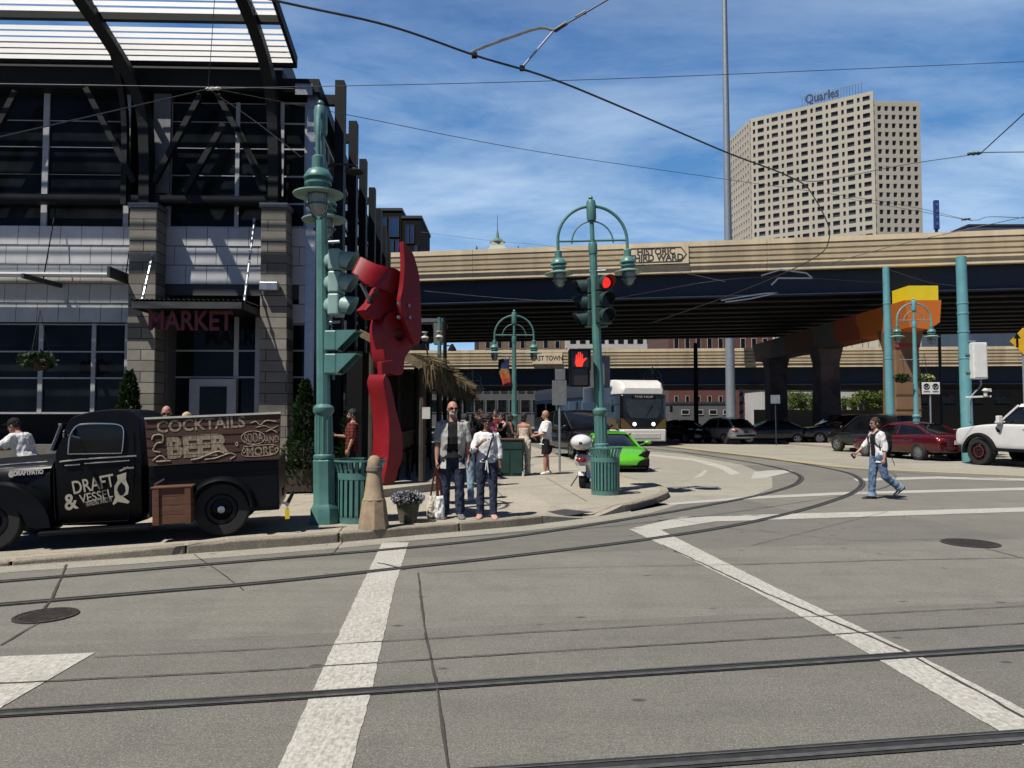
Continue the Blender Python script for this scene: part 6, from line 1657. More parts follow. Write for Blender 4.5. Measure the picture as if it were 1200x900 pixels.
SKIN = {k: mat('skin_' + k, c, .55, 0, .10, 9, .05, 90, spec=.35) for k, c in (('fair', (.50, .29, .21)), ('tan', (.40, .21, .14)), ('brown', (.22, .105, .065)), ('red', (.46, .23, .165)))}
M['darkhair'] = mat('dark_hair', (.010, .008, .007), .75, 0, .4, 40, .4, 120); M['brownhair'] = mat('brown_hair', (.026, .013, .008), .75, 0, .4, 40, .4, 120)
M['blond'] = mat('blond_hair', (.48, .38, .22), .55, 0, .25, 40, .4, 120); M['greyhair'] = mat('white_beard', (.36, .33, .30), .7, 0, .2, 60, .4, 140)
M['jean'] = shirt_mat('dark_denim', (.022, .030, .055), (.045, .058, .095), 14); M['bluejean'] = shirt_mat('washed_denim', (.07, .12, .22), (.17, .24, .36), 9); M['palejean'] = shirt_mat('pale_denim', (.22, .32, .42), (.32, .42, .5), 9)
M['tee_black'] = shirt_mat('black_cotton', (.010, .010, .011), (.016, .016, .018)); M['tee_white'] = shirt_mat('white_cotton', (.70, .70, .70), (.78, .78, .77)); M['linen'] = shirt_mat('grey_linen', (.36, .36, .33), (.46, .45, .41), 40)
M['spotted'] = shirt_mat('white_dark_spots', (.74, .74, .74), (.05, .05, .07), 9, 'spots'); M['plaid'] = shirt_mat('red_plaid', (.20, .035, .025), (.03, .014, .015), 1, 'plaid'); M['cream_c'] = shirt_mat('cream_cloth', (.62, .55, .44), (.70, .63, .52)); M['pinkc'] = shirt_mat('pink_cloth', (.65, .10, .22), (.7, .16, .28))
M['leather'] = mat('black_leather', (.012, .011, .011), .4, 0, .3, 12); M['pinkshoe'] = mat('pink_shoe', (.55, .30, .26), .6, 0, .15, 10); M['shoegrey'] = mat('grey_trainer', (.16, .16, .17), .7, 0, .4, 25); M['lens'] = mat('sunglass_lens', (.008, .006, .006), .08, 0, .2, 5)
M['lips'] = mat('lips', (.33, .11, .09), .5, 0, .1, 9); M['eyew'] = mat('eye', (.55, .53, .5), .3, 0, .05, 9)
PN = [0]

def person(label, loc, rz, H=1.75, sex='m', skin='fair', shirt=None, shirt2=None, legs=None, shoes='leather', hair=('short', 'darkhair'), glasses=False, beard=None, pose=None, voxel=.011, group=None, pelvis_z=None, cap=None):
    PN[0] += 1; sd = PN[0]; P = dict(lean=0, hipL=2, hipR=-2, kneeL=2, kneeR=2, spread=4, shL=4, shR=4, abL=10, abR=10, elL=14, elR=14, inL=0, inR=0, yaw=0, nod=0, handcurl=.5, footL=8, footR=8); P.update(pose or {})
    t = thing('person', label, 'person', loc, rz, group); k = H / 1.75; f = sex == 'f'; skm = SKIN[skin]
    X = Vector((1, 0, 0)); Fw = Vector((0, -1, 0)); Z = Vector((0, 0, 1))
    def leg(side, hp, kn):
        hip = Vector((side * .088 * k, 0, -.03 * k)); a = R(hp); sp = R(P['spread']) * side
        d = Vector((math.sin(sp), -math.sin(a) * math.cos(sp), -math.cos(a) * math.cos(sp))); knee = hip + d * .43 * k
        b = a - R(kn); d2 = Vector((math.sin(sp) * .4, -math.sin(b), -math.cos(b))).normalized(); ank = knee + d2 * .415 * k
        return hip, knee, ank, b
    LG = {1: leg(1, P['hipL'], P['kneeL']), -1: leg(-1, P['hipR'], P['kneeR'])}
    sole = min(LG[s][2].z for s in LG) - .075 * k
    pz = -sole if pelvis_z is None else pelvis_z
    PV = Vector((0, 0, pz)); LG = {s: [q + PV for q in LG[s][:3]] + [LG[s][3]] for s in LG}
    ln = Matrix.Rotation(R(P['lean']), 3, 'X')                    # lean forward (towards -y)
    def TR(x, y, z): return PV + ln @ Vector((x * k, y * k, z * k))
    u, w = X, ln @ Vector((0, 1, 0)); up = ln @ Z
    shw = .160 if f else .186; hw = .165 if f else .160; ww = .128 if f else .152; cw = .145 if f else .168; cd = .105 if f else .115
    bel = P.get('belly', 0)
    secs = [(-.10, hw * .82, .095, .012), (-.03, hw, .112, .012), (.06, hw * .96, .108, .005), (.15, ww, .092 + bel, -.005 - bel * .6), (.26, cw * .97, cd + bel * .6, -.004 - bel * .4), (.36, cw * 1.04, cd + .004, .0), (.44, cw, cd * .90, .008), (.485, shw * .64, .068, .012), (.525, .062, .058, .010)]
    def torso(mb, inf=0, z0=-9, z1=9):
        mb.loft([rsect(TR(0, yo, z), u, w, (a + inf) * k, (b + inf) * k, 18, 2.3) for z, a, b, yo in secs if z0 <= z <= z1])
    arms = {}
    for s, sh, ab, el, inn in ((1, P['shL'], P['abL'], P['elL'], P['inL']), (-1, P['shR'], P['abR'], P['elR'], P['inR'])):
        S_ = TR(s * (shw - .010), .01, .437); a, b = R(sh), R(ab)
        d = Vector((s * math.sin(b), -math.sin(a) * math.cos(b), -math.cos(a) * math.cos(b))); E_ = S_ + d * .285 * k
        e = a + R(el); i_ = R(inn); d2 = Vector((-s * math.sin(i_) + s * math.sin(b) * .3, -math.sin(e) * math.cos(i_), -math.cos(e) * math.cos(i_))).normalized(); W_ = E_ + d2 * .25 * k
        arms[s] = (S_, E_, W_, d, d2)
    head = TR(0, -.020 - .0, .665); hy = Matrix.Rotation(R(P['yaw']), 3, 'Z') @ Matrix.Rotation(R(P['nod']), 3, 'X')
    def HD_(x, y, z): return head + hy @ Vector((x * k, y * k, z * k))
    # --- body
    b_ = MB(); torso(b_)
    for s in (1, -1):
        hip, knee, ank, be = LG[s]; fr = 1.0 if not f else .98
        limb(b_, [hip + Vector((0, 0, .02)), hip.lerp(knee, .35), knee, knee.lerp(ank, .32), ank], [.086 * k, .080 * k, .056 * k, .056 * k, .037 * k])
        limb(b_, [ank, ank + (ank - knee).normalized() * .03 * k], [.034 * k, .030 * k])
        S_, E_, W_, d, d2 = arms[s]; ar = .88 if f else 1.0
        limb(b_, [TR(s * (shw - .055), .01, .447), S_, S_.lerp(E_, .4), E_, E_.lerp(W_, .3), W_], [.050 * k * ar, .053 * k * ar, .048 * k * ar, .040 * k * ar, .041 * k * ar, .026 * k * ar])
        pn = Vector((-s, 0, 0)) if P.get('palm') is None else Vector(P['palm']); hand(b_, W_, d2, pn if abs(pn.dot(d2)) < .9 else Vector((0, 0, 1)), -1 if s > 0 else 1, k * (.92 if f else 1), P['handcurl'])
    limb(b_, [TR(0, .012, .50), TR(0, .0, .56), HD_(0, .012, -.03)], [.062 * k, .054 * k * (.9 if f else 1), .054 * k])
    b_.ell(HD_(0, .012, .020), (.076 * k, .094 * k, .098 * k), 18, 12, hy); b_.ell(HD_(0, -.022, -.045), (.056 * k, .066 * k, .068 * k), 16, 10, hy)
    b_.ell(HD_(0, -.066, -.092), (.026 * k, .026 * k, .022 * k), 12, 8, hy)
    limb(b_, [HD_(0, -.080, .012), HD_(0, -.105, -.030)], [.010 * k, .016 * k], 8); b_.ell(HD_(0, -.082, -.063), (.024 * k, .014 * k, .012 * k), 10, 7, hy)
    for s in (1, -1): b_.ell(HD_(s * .077, .012, -.012), (.010 * k, .020 * k, .033 * k), 10, 7, hy); b_.ell(HD_(s * .03, -.072, .03), (.026 * k, .014 * k, .010 * k), 10, 7, hy)
    solidify(b_, 'body', skm, t, min(voxel, .0095), 2)
    # --- face
    e_ = MB()
    for s in (1, -1): e_.ell(HD_(s * .030, -.079, .004), (.012 * k, .008 * k, .006 * k), 8, 6, hy)
    if not glasses:
        e_.build('eyes', M['eyew'], t); e2 = MB()
        for s in (1, -1): e2.ell(HD_(s * .030, -.086, .004), (.006 * k, .003 * k, .006 * k), 8, 6, hy); e2.ell(HD_(s * .030, -.086, .030), (.020 * k, .006 * k, .005 * k), 8, 6, hy)
        e2.build('brows_and_pupils', M['darkhair'], t)
    l_ = MB(); l_.ell(HD_(0, -.094, -.064), (.020 * k, .006 * k, .0065 * k), 10, 6, hy); l_.build('lips', M['lips'], t)
    if glasses:
        g_ = MB()
        for s in (1, -1):
            g_.ell(HD_(s * .033, -.096, .004), (.028 * k, .007 * k, .021 * k), 12, 8, hy); g_.bar(HD_(s * .058, -.088, .012), HD_(s * .080, .005, .010), .005)
        g_.bar(HD_(-.012, -.099, .010), HD_(.012, -.099, .010), .006); g_.build('sunglasses', M['lens'], t)
    if beard:
        q = MB(); q.ell(HD_(0, -.040, -.068), (.060 * k, .062 * k, .050 * k), 16, 10, hy); solidify(q, 'beard', M[beard], t, .009, 2, .004, sd, 60, lambda c, hm=hy.inverted(): ((hm @ (c - head)).z > -.060 * k and (hm @ (c - head)).y < -.03 * k and abs((hm @ (c - head)).x) < .045 * k))
    if hair:
        st, hm_ = hair; hi = hy.inverted(); q = MB()
        q.ell(HD_(0, .018, .030), (.085 * k, .102 * k, .103 * k), 18, 12, hy)
        if st in ('long', 'bob'): q.ell(HD_(0, .045, -.06), (.082 * k, .062 * k, .13 * k if st == 'long' else .085 * k), 16, 10, hy)
        if st == 'bun': q.ell(HD_(0, .115, -.005), (.045 * k, .05 * k, .045 * k), 12, 8, hy)
        if st == 'curly': q.ell(HD_(0, .02, .05), (.105 * k, .115 * k, .10 * k), 16, 10, hy)
        def cutf(c):
            l = hi @ (c - head); l = l / k
            if st == 'fringe': return l.y < -.045 and l.z < -.045 or (l.z < -.035 and st == 'short')
            return (l.y < -.04 and l.z < .048) or (st == 'short' and l.z < -.03 and l.y < .03) or (st == 'short' and l.z < -.05)
        solidify(q, 'hair', M[hm_], t, .010, 2, .010, sd, 38, cutf)
    if cap:
        q = MB(); q.ell(HD_(0, .014, .048), (.089 * k, .106 * k, .085 * k), 18, 10, hy); q.loft([[HD_(x, y, z) for x, y, z in ((-.07, -.07, .055), (.07, -.07, .055), (.06, -.165, .042), (-.06, -.165, .042))], [HD_(x, y, z) for x, y, z in ((-.07, -.07, .065), (.07, -.07, .065), (.06, -.165, .050), (-.06, -.165, .050))]]); q.build('cap', M[cap], t, 40)
    # --- clothes
    def garment(nm, m, hem, sleeve, inf, top=.50, folds=.010, cutfn=None, sl_w=1.0, flare=0):
        g_ = MB(); rings = []
        for z, a, b, yo in [(hem, hw * (1 + flare), .112 + flare * .1 + bel * .8, .008 - bel * .4)] + [s_ for s_ in secs if s_[0] > hem + .03 and s_[0] <= top]:
            rings.append(rsect(TR(0, yo, z), u, w, (a + inf) * k, (b + inf) * k, 20, 2.4))
        g_.loft(rings)
        for s in (1, -1):
            S_, E_, W_, d, d2 = arms[s]
            if sleeve <= 0: continue
            pts = [TR(s * (shw - .065), .01, .445), S_ + up * .004, S_.lerp(E_, min(1, sleeve * .5)), S_.lerp(E_, min(1, sleeve))]; rr = [.054, .057 * sl_w, .056 * sl_w, (.058 if sleeve < 1 else .050) * sl_w]
            if sleeve > 1: pts += [E_.lerp(W_, (sleeve - 1) * .5), E_.lerp(W_, sleeve - 1)]; rr += [.050 * sl_w, .042 * sl_w]
            g_.tube(pts, [r_ * k + inf * .5 for r_ in rr], 12)
        return solidify(g_, nm, m, t, voxel, 3, folds, sd, 9, cutfn)
    if legs:
        nm, m, ln_, inf, foldz = legs
        g_ = MB(); g_.loft([rsect(TR(0, yo, z), u, w, (a + inf) * k, (b + inf * .8) * k, 18, 2.3) for z, a, b, yo in ((-.115, hw * .8, .095, .012), (-.03, hw, .112, .012), (.045, hw * .97, .108, .006))])
        for s in (1, -1):
            hip, knee, ank, be = LG[s]; path = [hip + Vector((0, 0, .03)), hip.lerp(knee, .3), hip.lerp(knee, .7), knee, knee.lerp(ank, .5), ank + (ank - knee).normalized() * .02]; rr = [.092, .088, .072, .064, .060, .056]
            if ln_ < 1: path = [path[0], hip.lerp(knee, .4), hip.lerp(knee, .85 * ln_ / .5)]; rr = [.095, .096, .098]
            g_.tube(path, [(r_ + inf) * k for r_ in rr], 14)
        solidify(g_, nm, m, t, voxel, 3, foldz, sd + 7, 11)
    if shirt: garment(*shirt)
    if shirt2: garment(*shirt2)
    for s in (1, -1):
        hip, knee, ank, be = LG[s]; q = MB(); a0 = ank + Vector((0, .035, -.03)) * k; pit = max(0, -be) * .55 if ank.z > min(LG[1][2].z, LG[-1][2].z) + .05 else 0
        fm = Matrix.Translation(ank) @ Matrix.Rotation(R(P['footL' if s > 0 else 'footR']) * s, 4, 'Z') @ Matrix.Rotation(pit, 4, 'X')
        rings = []
        for y, hw_, z0, z1 in ((.075, .024, -.070, -.01), (.06, .034, -.075, .015), (.0, .040, -.075, .03), (-.06, .042, -.075, -.012), (-.12, .048, -.075, -.035), (-.165, .038, -.073, -.045), (-.185, .018, -.068, -.055)):
            rings.append([fm @ (Vector((hw_ * 1.12 * c_, y * 1.14, (z0 + z1) / 2 + (z1 - z0) / 2 * s_)) * k) for c_, s_ in [(math.copysign(abs(math.cos(q_)) ** .7, math.cos(q_)), math.copysign(abs(math.sin(q_)) ** .7, math.sin(q_))) for q_ in [2 * PI * j / 14 for j in range(14)]]])
        q.loft(rings); q.build('shoe', M[shoes], t, 60)
    t['_'] = 0; del t['_']
    return t, arms, HD_, TR, LG

def bag_strap(mb, pts, w=.018):
    P = spline(pts, 6); mb.tube(P, [(w, .004)] * len(P), 8)

# ---- the couple at the kerb
p = G(530, 607, .12)
man, A1, H1, TR1, L1 = person('bald bearded man in sunglasses, open grey shirt over black tee and dark jeans', p, R(6), 1.79, 'm', 'red',
    ('tee', M['tee_black'], -.06, .45, .010, .50, .003), ('overshirt', M['linen'], -.21, .95, .034, .505, .012, lambda c: c.y < -.03 and abs(c.x) < .075 + max(0, 1.25 - c.z) * .05, 1.1, .10),
    ('jeans', M['jean'], 1, .012, .010), 'shoegrey', None, True, 'greyhair', dict(abL=9, abR=9, elL=10, elR=8, spread=2.5, belly=.035, yaw=10, hipL=1, hipR=-1), .0085)
b = MB()
for s in (-1, 1): b.box(s * .11 - .05, s * .11 + .05, -.172, -.166, 1.27, 1.36)
# tote bags from his right hand
W_ = man.matrix_basis @ (A1[-1][2] + A1[-1][4] * .09)
tg = thing('tote_bag', 'cream canvas tote bags hanging from the bald man\'s hand by dark red straps', 'bag', (W_.x - .02, W_.y, .13), R(12))
bx, bz = .0, .36
for i, (dx, dy, wd, mt) in enumerate(((-.03, .03, .085, M['cream_c']), (.07, -.05, .06, M['tee_white']))):
    a = MB(); a.loft([rsect(Vector((dx, dy, z)), Vector((1, .3, 0)).normalized(), Vector((-.3, 1, 0)).normalized(), wx, wy, 14, 3.2) for z, wx, wy in ((.0, wd * .9, .05), (.03, wd * 1.1, .065), (.18, wd * 1.05, .06), (.31, wd * .95, .035), (.335, wd * .9, .02))]); solidify(a, 'bag_body', mt, tg, .009, 2, .014, 20 + i, 14)
a = MB(); hz_ = W_.z - .14
for dx in (-.07, .03, .05, .10): bag_strap(a, [(dx, 0, .30), (dx * .5 + .01, .01, .30 + (hz_ - .30) * .6), (.02, 0, hz_ + .02)], .014)
a.build('straps', shirt_mat('dark_red_strap', (.07, .012, .014), (.10, .02, .02)), tg)
p = G(570.5, 607, .12)
wom, A2, H2, TR2, L2 = person('short dark haired woman in sunglasses, spotted white blouse and dark jeans, hand on chest', p, R(2), 1.585, 'f', 'brown',
    ('blouse', M['spotted'], -.02, 1.5, .012, .505, .010, None, 1.0), None, ('jeans', M['jean'], 1, .008, .010), 'pinkshoe', ('curly', 'darkhair'), True, None,
    dict(abL=12, elL=6, shR=18, abR=18, elR=112, inR=38, spread=2.5, yaw=4, handcurl=.6), .0085)
a = MB(); bag_strap(a, [TR2(.10, .0, .50), TR2(.09, -.13, .40), TR2(.04, -.145, .22), TR2(-.02, -.14, .05), TR2(-.16, -.06, -.04)], .014); so = a.build('shoulder_strap', M['leather'], wom)
a = MB(); a.tube([TR2(.165 * math.cos(q), .118 * math.sin(q), .03) for q in [2 * PI * j / 24 for j in range(25)]], .012, 8); a.tube(spline([TR2(-.0, -.125, .03), TR2(.01, -.135, -.06), TR2(.025, -.13, -.18)], 5), .010, 6); a.tube(spline([TR2(-.0, -.125, .03), TR2(-.012, -.135, -.05), TR2(-.02, -.13, -.14)], 5), .010, 6); a.build('rope_belt', M['tee_white'], wom)
# ---- woman walking across the street
p = G(1030, 585, 0)
wk, A3, H3_, TR3, L3 = person('woman walking left in white shirt and rolled jeans with backpack and phone', p, R(-84), 1.66, 'f', 'fair',
    ('top', M['tee_black'], -.02, 0, .012, .48, .006), ('overshirt', M['tee_white'], -.16, 1.35, .016, .505, .012, lambda c: c.y < -.04 and abs(c.x) < .075, 1.02, .05),
    ('jeans', M['bluejean'], 1, .014, .012), 'leather', ('bob', 'brownhair'), True, None,
    dict(hipL=-10, kneeL=44, hipR=9, kneeR=6, shR=30, elR=18, abR=12, shL=-10, elL=18, abL=10, spread=2, lean=3, nod=4, footL=3, footR=3, handcurl=.9), .0095)
a = MB(); a.loft([rsect(TR3(0, y, .24), Vector((1, 0, 0)), Vector((0, 0, 1)), wx, wz, 14, 3.5) for y, wx, wz in ((.125, .12, .20), (.15, .145, .24), (.22, .14, .22), (.26, .11, .17))]); bp = solidify(a, 'backpack', M['tee_black'], wk, .012, 2, .012, 31, 10)
a = MB()
for s in (-1, 1): bag_strap(a, [TR3(s * .09, .13, .46), TR3(s * .105, .02, .53), TR3(s * .11, -.13, .42), TR3(s * .13, -.10, .22), TR3(s * .14, .10, .10)], .02)
bag_strap(a, [TR3(.10, .2, .04), TR3(.13, .24, -.12), TR3(.12, .28, -.24)], .010); a.build('backpack_straps', M['leather'], wk)
W_ = wk.matrix_basis @ (A3[-1][2] + A3[-1][4] * .10); ph = thing('phone', 'dark mobile phone in the hand of the walking woman', 'phone', W_, R(-84), None)
a = MB(); a.cbox((0, 0, 0), (.010, .065, .115), Matrix.Rotation(R(40), 3, 'X')); a.build('case', M['leather'], ph, 0, .004); a = MB(); a.cbox((-.0075, 0, 0), (.002, .056, .105), Matrix.Rotation(R(40), 3, 'X')); a.build('screen', M['lens'], ph, 0)
for s in (1, -1):
    hip, knee, ank, be = L3[s]; d = (ank - knee).normalized(); a = MB(); c_ = ank - d * .02; a.tube([c_ - d * .045, c_ + d * .035], [.082, .084], 14); a.build('rolled_cuff', M['palejean'], wk)
# ---- others on the pavement
p = at(412, 520, 15.4); pl, A4, *_ = person('bearded man in a dark red plaid shirt holding a white cup behind the bin', (p.x, p.y, .12), R(-78), 1.71, 'm', 'tan',
    ('shirt', M['plaid'], -.12, .95, .026, .505, .012, None, 1.1), None, ('trousers', M['tee_black'], 1, .012, .01), 'leather', ('short', 'darkhair'), False, 'darkhair', dict(shR=25, elR=72, abR=8, shL=0, elL=20, lean=-2, nod=6, handcurl=.8), .0105)
W_ = pl.matrix_basis @ (A4[-1][2] + A4[-1][4] * .09); cp = thing('cup', 'white paper cup in the hand of the man in plaid', 'cup', W_ + Vector((0, 0, -.02))); a = MB(); a.lathe([(.028, -.04), (.040, .07), (.043, .072), (.0, .06)], n=16); a.build('cup_body', M['white'], cp)
p = G(640, 556, .12); person('bald man in white polo and black shorts facing left by the black van', p, R(-86), 1.72, 'm', 'red',
    ('polo', M['tee_white'], -.14, .9, .034, .505, .010, None, 1.25, .05), None, ('shorts', M['tee_black'], .5, .022, .010), 'tee_white' if False else 'white', ('short', 'greyhair') if False else None, False, None, dict(shL=14, elL=62, shR=20, elR=70, inL=10, inR=10, belly=.05, nod=14, spread=4, hipL=4, hipR=-4), .0105)
p = G(614, 556, .12); person('woman in cream trousers and low-backed cream top, seen from behind', p, R(158), 1.64, 'f', 'tan',
    ('camisole', M['cream_c'], -.02, 0, .010, .40, .008), None, ('trousers', M['cream_c'], 1, .028, .014), 'white', ('bob', 'darkhair'), False, None, dict(shL=10, elL=40, shR=14, elR=50, abR=14, spread=4, hipL=3, hipR=-3), .0105)
GR = 'people gathered behind the green cabinet'
p = at(574, 500, 20.4); person('dark haired woman in a bright pink top behind the green cabinet', (p.x, p.y, .12), R(20), 1.58, 'f', 'tan', ('top', M['pinkc'], -.08, .5, .018, .50, .010), None, ('trousers', M['jean'], 1, .012, .01), 'leather', ('long', 'darkhair'), True, None, dict(shL=20, elL=60), .013, GR)
p = at(589, 500, 20.9); person('woman in a black sleeveless top with one arm raised behind the green cabinet', (p.x, p.y, .12), R(-60), 1.66, 'f', 'fair', ('top', M['tee_black'], -.08, 0, .018, .49, .010), None, ('trousers', M['tee_black'], 1, .012, .01), 'leather', ('long', 'darkhair'), False, None, dict(shL=48, elL=80, shR=40, elR=85, nod=10), .013, GR)
p = at(563, 500, 22.4); person('man in a black tee, dark hair, farthest back by the thatched canopy edge', (p.x, p.y, .12), R(40), 1.78, 'm', 'brown', ('tee', M['tee_black'], -.12, .5, .02, .50, .010), None, ('trousers', M['jean'], 1, .012, .01), 'leather', ('short', 'darkhair'), True, None, dict(shL=10, elL=50), .013, GR)
p = at(545, 560, 13.4); person('person in pale blue jeans and black top, mostly hidden behind the couple', (p.x, p.y, .12), R(170), 1.60, 'f', 'brown', ('top', M['tee_black'], -.08, .9, .02, .50, .010), None, ('jeans', M['palejean'], 1, .012, .01), 'white', ('bob', 'darkhair'), False, None, dict(), .012)
for px_, Y_, rz_, H_, sx, sk, lb, tp, hr in ((556, 23.4, 60, 1.70, 'f', 'fair', 'woman in white sleeveless top, long brown hair, in the crowd behind the cabinet', M['tee_white'], ('long', 'brownhair')), (581, 24.5, -20, 1.80, 'm', 'red', 'tall man in a dark red shirt at the back of the crowd by the cabinet', M['plaid'], ('short', 'darkhair')), (598, 22.6, 100, 1.62, 'f', 'brown', 'woman in a black top turned right, just above the cabinet counter', M['tee_black'], ('bob', 'darkhair'))):
    p = at(px_, 500, Y_); person(lb, (p.x, p.y, .12), R(rz_), H_, sx, sk, ('top', tp, -.08, .4 if sx == 'm' else 0, .02, .49, .010), None, ('trousers', M['jean'], 1, .012, .01), 'leather', hr, False, None, dict(shL=30, elL=70, shR=12, elR=40), .014, GR)
# ---- behind the truck
p = at(36, 500, 12.4); se, A5, H5, TR5, L5 = person('man in white tee and black cap leaning over a bar table behind the truck hood', (p.x, p.y, .06), R(-90), 1.76, 'm', 'tan',
    ('tee', M['tee_white'], -.14, .75, .030, .505, .012, None, 1.2), None, ('trousers', M['jean'], 1, .014, .01), 'leather', ('short', 'darkhair'), False, None, dict(lean=24, hipL=70, hipR=72, kneeL=72, kneeR=74, shL=48, elL=42, shR=50, elR=46, nod=14, inL=8, inR=8), .0105, None, .84, 'tee_black')
ts = thing('bar_stool', 'dark bar stool under the man in the white tee', 'stool', (p.x + .03, p.y, .06)); a = MB(); a.lathe([(.17, .69), (.18, .71), (.18, .74), (.0, .75)], n=18); a.build('seat', M['blackm'], ts)
for i in range(4):
    q = PI / 4 + i * PI / 2; a = MB(); a.tube([(.11 * math.cos(q), .11 * math.sin(q), .70), (.2 * math.cos(q), .2 * math.sin(q), 0)], .014, 6); a.build('leg', M['blackm'], ts)
tb = thing('bar_table', 'dark red bar table behind the truck hood', 'table', (p.x - .85, p.y, .06)); a = MB(); a.box(-.55, .42, -.35, .35, 1.02, 1.06); a.build('tabletop', mat('dark_red_table', (.12, .018, .016), .5), tb, 0, .01); a = MB(); a.lathe([(.26, 0), (.25, .02), (.035, .05), (.035, 1.02)], n=16); a.build('pedestal', M['blackm'], tb)
a = MB(); a.lathe([(.10, 0), (.13, .02), (.12, .025), (.0, .015)], (0, 0, 0), 18); o = a.build('plate', M['white'], None); o.location = (p.x - .62, p.y - .1, 1.122); tag(o, 'white plate on the dark red bar table', 'plate')
a = MB(); a.lathe([(.03, 0), (.045, .10), (.0, .09)], (0, 0, 0), 14); o = a.build('cup', M['white'], None); o.location = (p.x - .95, p.y - .12, 1.122); tag(o, 'small white cup on the dark red bar table', 'cup')
p = at(195, 490, 12.6); person('bald man in glasses and black shirt standing behind the truck bed', (p.x, p.y, .12), R(24), 1.74, 'm', 'red', ('shirt', M['tee_black'], -.12, .7, .026, .505, .010), None, ('trousers', M['tee_black'], 1, .012, .01), 'leather', None, True, None, dict(nod=18, shL=20, elL=70), .011)
p = at(219, 490, 13.4); person('pale blond person turned away behind the truck bed, hair just showing', (p.x, p.y, .12), R(150), 1.63, 'f', 'fair', ('top', M['cream_c'], -.12, .8, .02, .50, .010), None, ('trousers', M['jean'], 1, .012, .01), 'leather', ('bob', 'blond'), False, None, dict(), .012)
# ================================================================= red plate sculpture
SD = 14.9; Sc = at(470, 500, SD); Sn = Vector((.82, -.57, 0)).normalized(); Su = Vector((.57, .82, 0)).normalized()
SL = thing('sculpture', 'tall red painted steel sculpture of curling plates on a pale plinth', 'sculpture', (Sc.x, Sc.y, .12), math.atan2(Su.y, Su.x))
SI = SL.matrix_basis.inverted()
def sp2(x, y, off=0):
    q = SI @ hit(x, y, SL.matrix_basis @ Vector((0, off, 0)), Sn); return (q.x, q.z)
def plate_(name, px, off, th, n=4, hole=None, m=None, closed_spline=True):
    P = dense(px + [px[0]], n)[:-1] if closed_spline else px
    P = [sp2(x, y, off) for x, y in P]; a = MB()
    if hole:
        Hh = [sp2(x, y, off) for x, y in hole]; nP = len(P)
        # bridge outline and hole ring by ring
        cx = sum(p[0] for p in Hh) / len(Hh); cz = sum(p[1] for p in Hh) / len(Hh); r = sum(math.hypot(p[0] - cx, p[1] - cz) for p in Hh) / len(Hh)
        I = []
        for x, z in P: d = math.hypot(x - cx, z - cz); I.append((cx + (x - cx) / d * r, cz + (z - cz) / d * r))
        rings = []
        for k in range(nP): rings.append([Vector((P[k][0], off, P[k][1])), Vector((P[k][0], off + th, P[k][1])), Vector((I[k][0], off + th, I[k][1])), Vector((I[k][0], off, I[k][1]))])
        rings.append(rings[0]); a.loft(rings, False)
    else: a.prism(P, off, off + th, 'y')
    return a.build(name, m or M['red'], SL, 30, .008)
plate_('lower_stem', [(452, 438), (458, 450), (465, 484), (471, 507), (472, 533), (467, 550), (462, 566), (450, 566), (455, 535), (456, 500), (453, 470), (449, 448)], .02, .46, 3)
plate_('ring_plate', [(462, 364), (474, 369), (485, 388), (486, 403), (475, 419), (472, 438), (461, 437), (452, 424), (449, 405), (448, 385), (452, 370)], -.06, .36, 3, [(468 + 5.5 * math.cos(R(a)), 391 + 9.5 * math.sin(R(a))) for a in range(0, 360, 30)])
plate_('horn_plate', [(472.5, 283), (479, 290), (485, 299), (491, 321), (493, 343), (494, 381), (493, 399), (486, 403), (478, 384), (469, 356), (472, 337), (474, 310)], -.30, .12, 3)
plate_('head_plate', [(446, 337), (460, 328), (472, 322), (474, 345), (472, 368), (462, 374), (438, 374), (428, 363), (437, 354)], .0, .26, 1, None, None, False)
a = MB(); top = [(423, 301), (433, 306), (443, 310), (455, 312.5), (464, 315), (474, 322)]; bot = [(414, 319), (420, 325), (427, 331), (436, 336), (447, 338), (472, 350)]
T_ = dense(top, 4); B_ = dense(bot, 4); n = len(T_); rings = []
for i in range(n):
    off = .20 - .34 * math.sin(i / (n - 1) * 2.2); p_ = sp2(*T_[i], off); q_ = sp2(*B_[i], off)
    rings.append([Vector((p_[0], off, p_[1])), Vector((q_[0], off, q_[1])), Vector((q_[0], off + .05, q_[1])), Vector((p_[0], off + .05, p_[1]))])
a.loft(rings); a.build('flag_plate', M['red'], SL, 30)
a = MB(); p_ = sp2(423, 332, .1); q_ = sp2(435, 356, .1); a.bar((p_[0], .1, p_[1]), (q_[0], .1, q_[1]), .05, .05); a.build('strut', M['alu'], SL, 0)
plate_('foot_lug', [(447, 424), (461, 422), (462, 436), (448, 439)], -.20, .13, 1, None, None, False)
a = MB()
for x, y in ((467, 356), (479, 358), (467, 372), (480, 372)): p_ = sp2(x, y, -.31); a.disc((p_[0], -.30, p_[1]), .035, (0, -1, 0), .03, 10)
a.build('bolts', M['alu'], SL, 0)
a = MB(); q0, q1 = sp2(448, 566, -.1)[0], sp2(484, 566, -.1)[0]; a.box(q0 - .35, q1 + .45, -.45, .55, -.005, .16); a.build('plinth', M['walk'], SL, 0, .01)
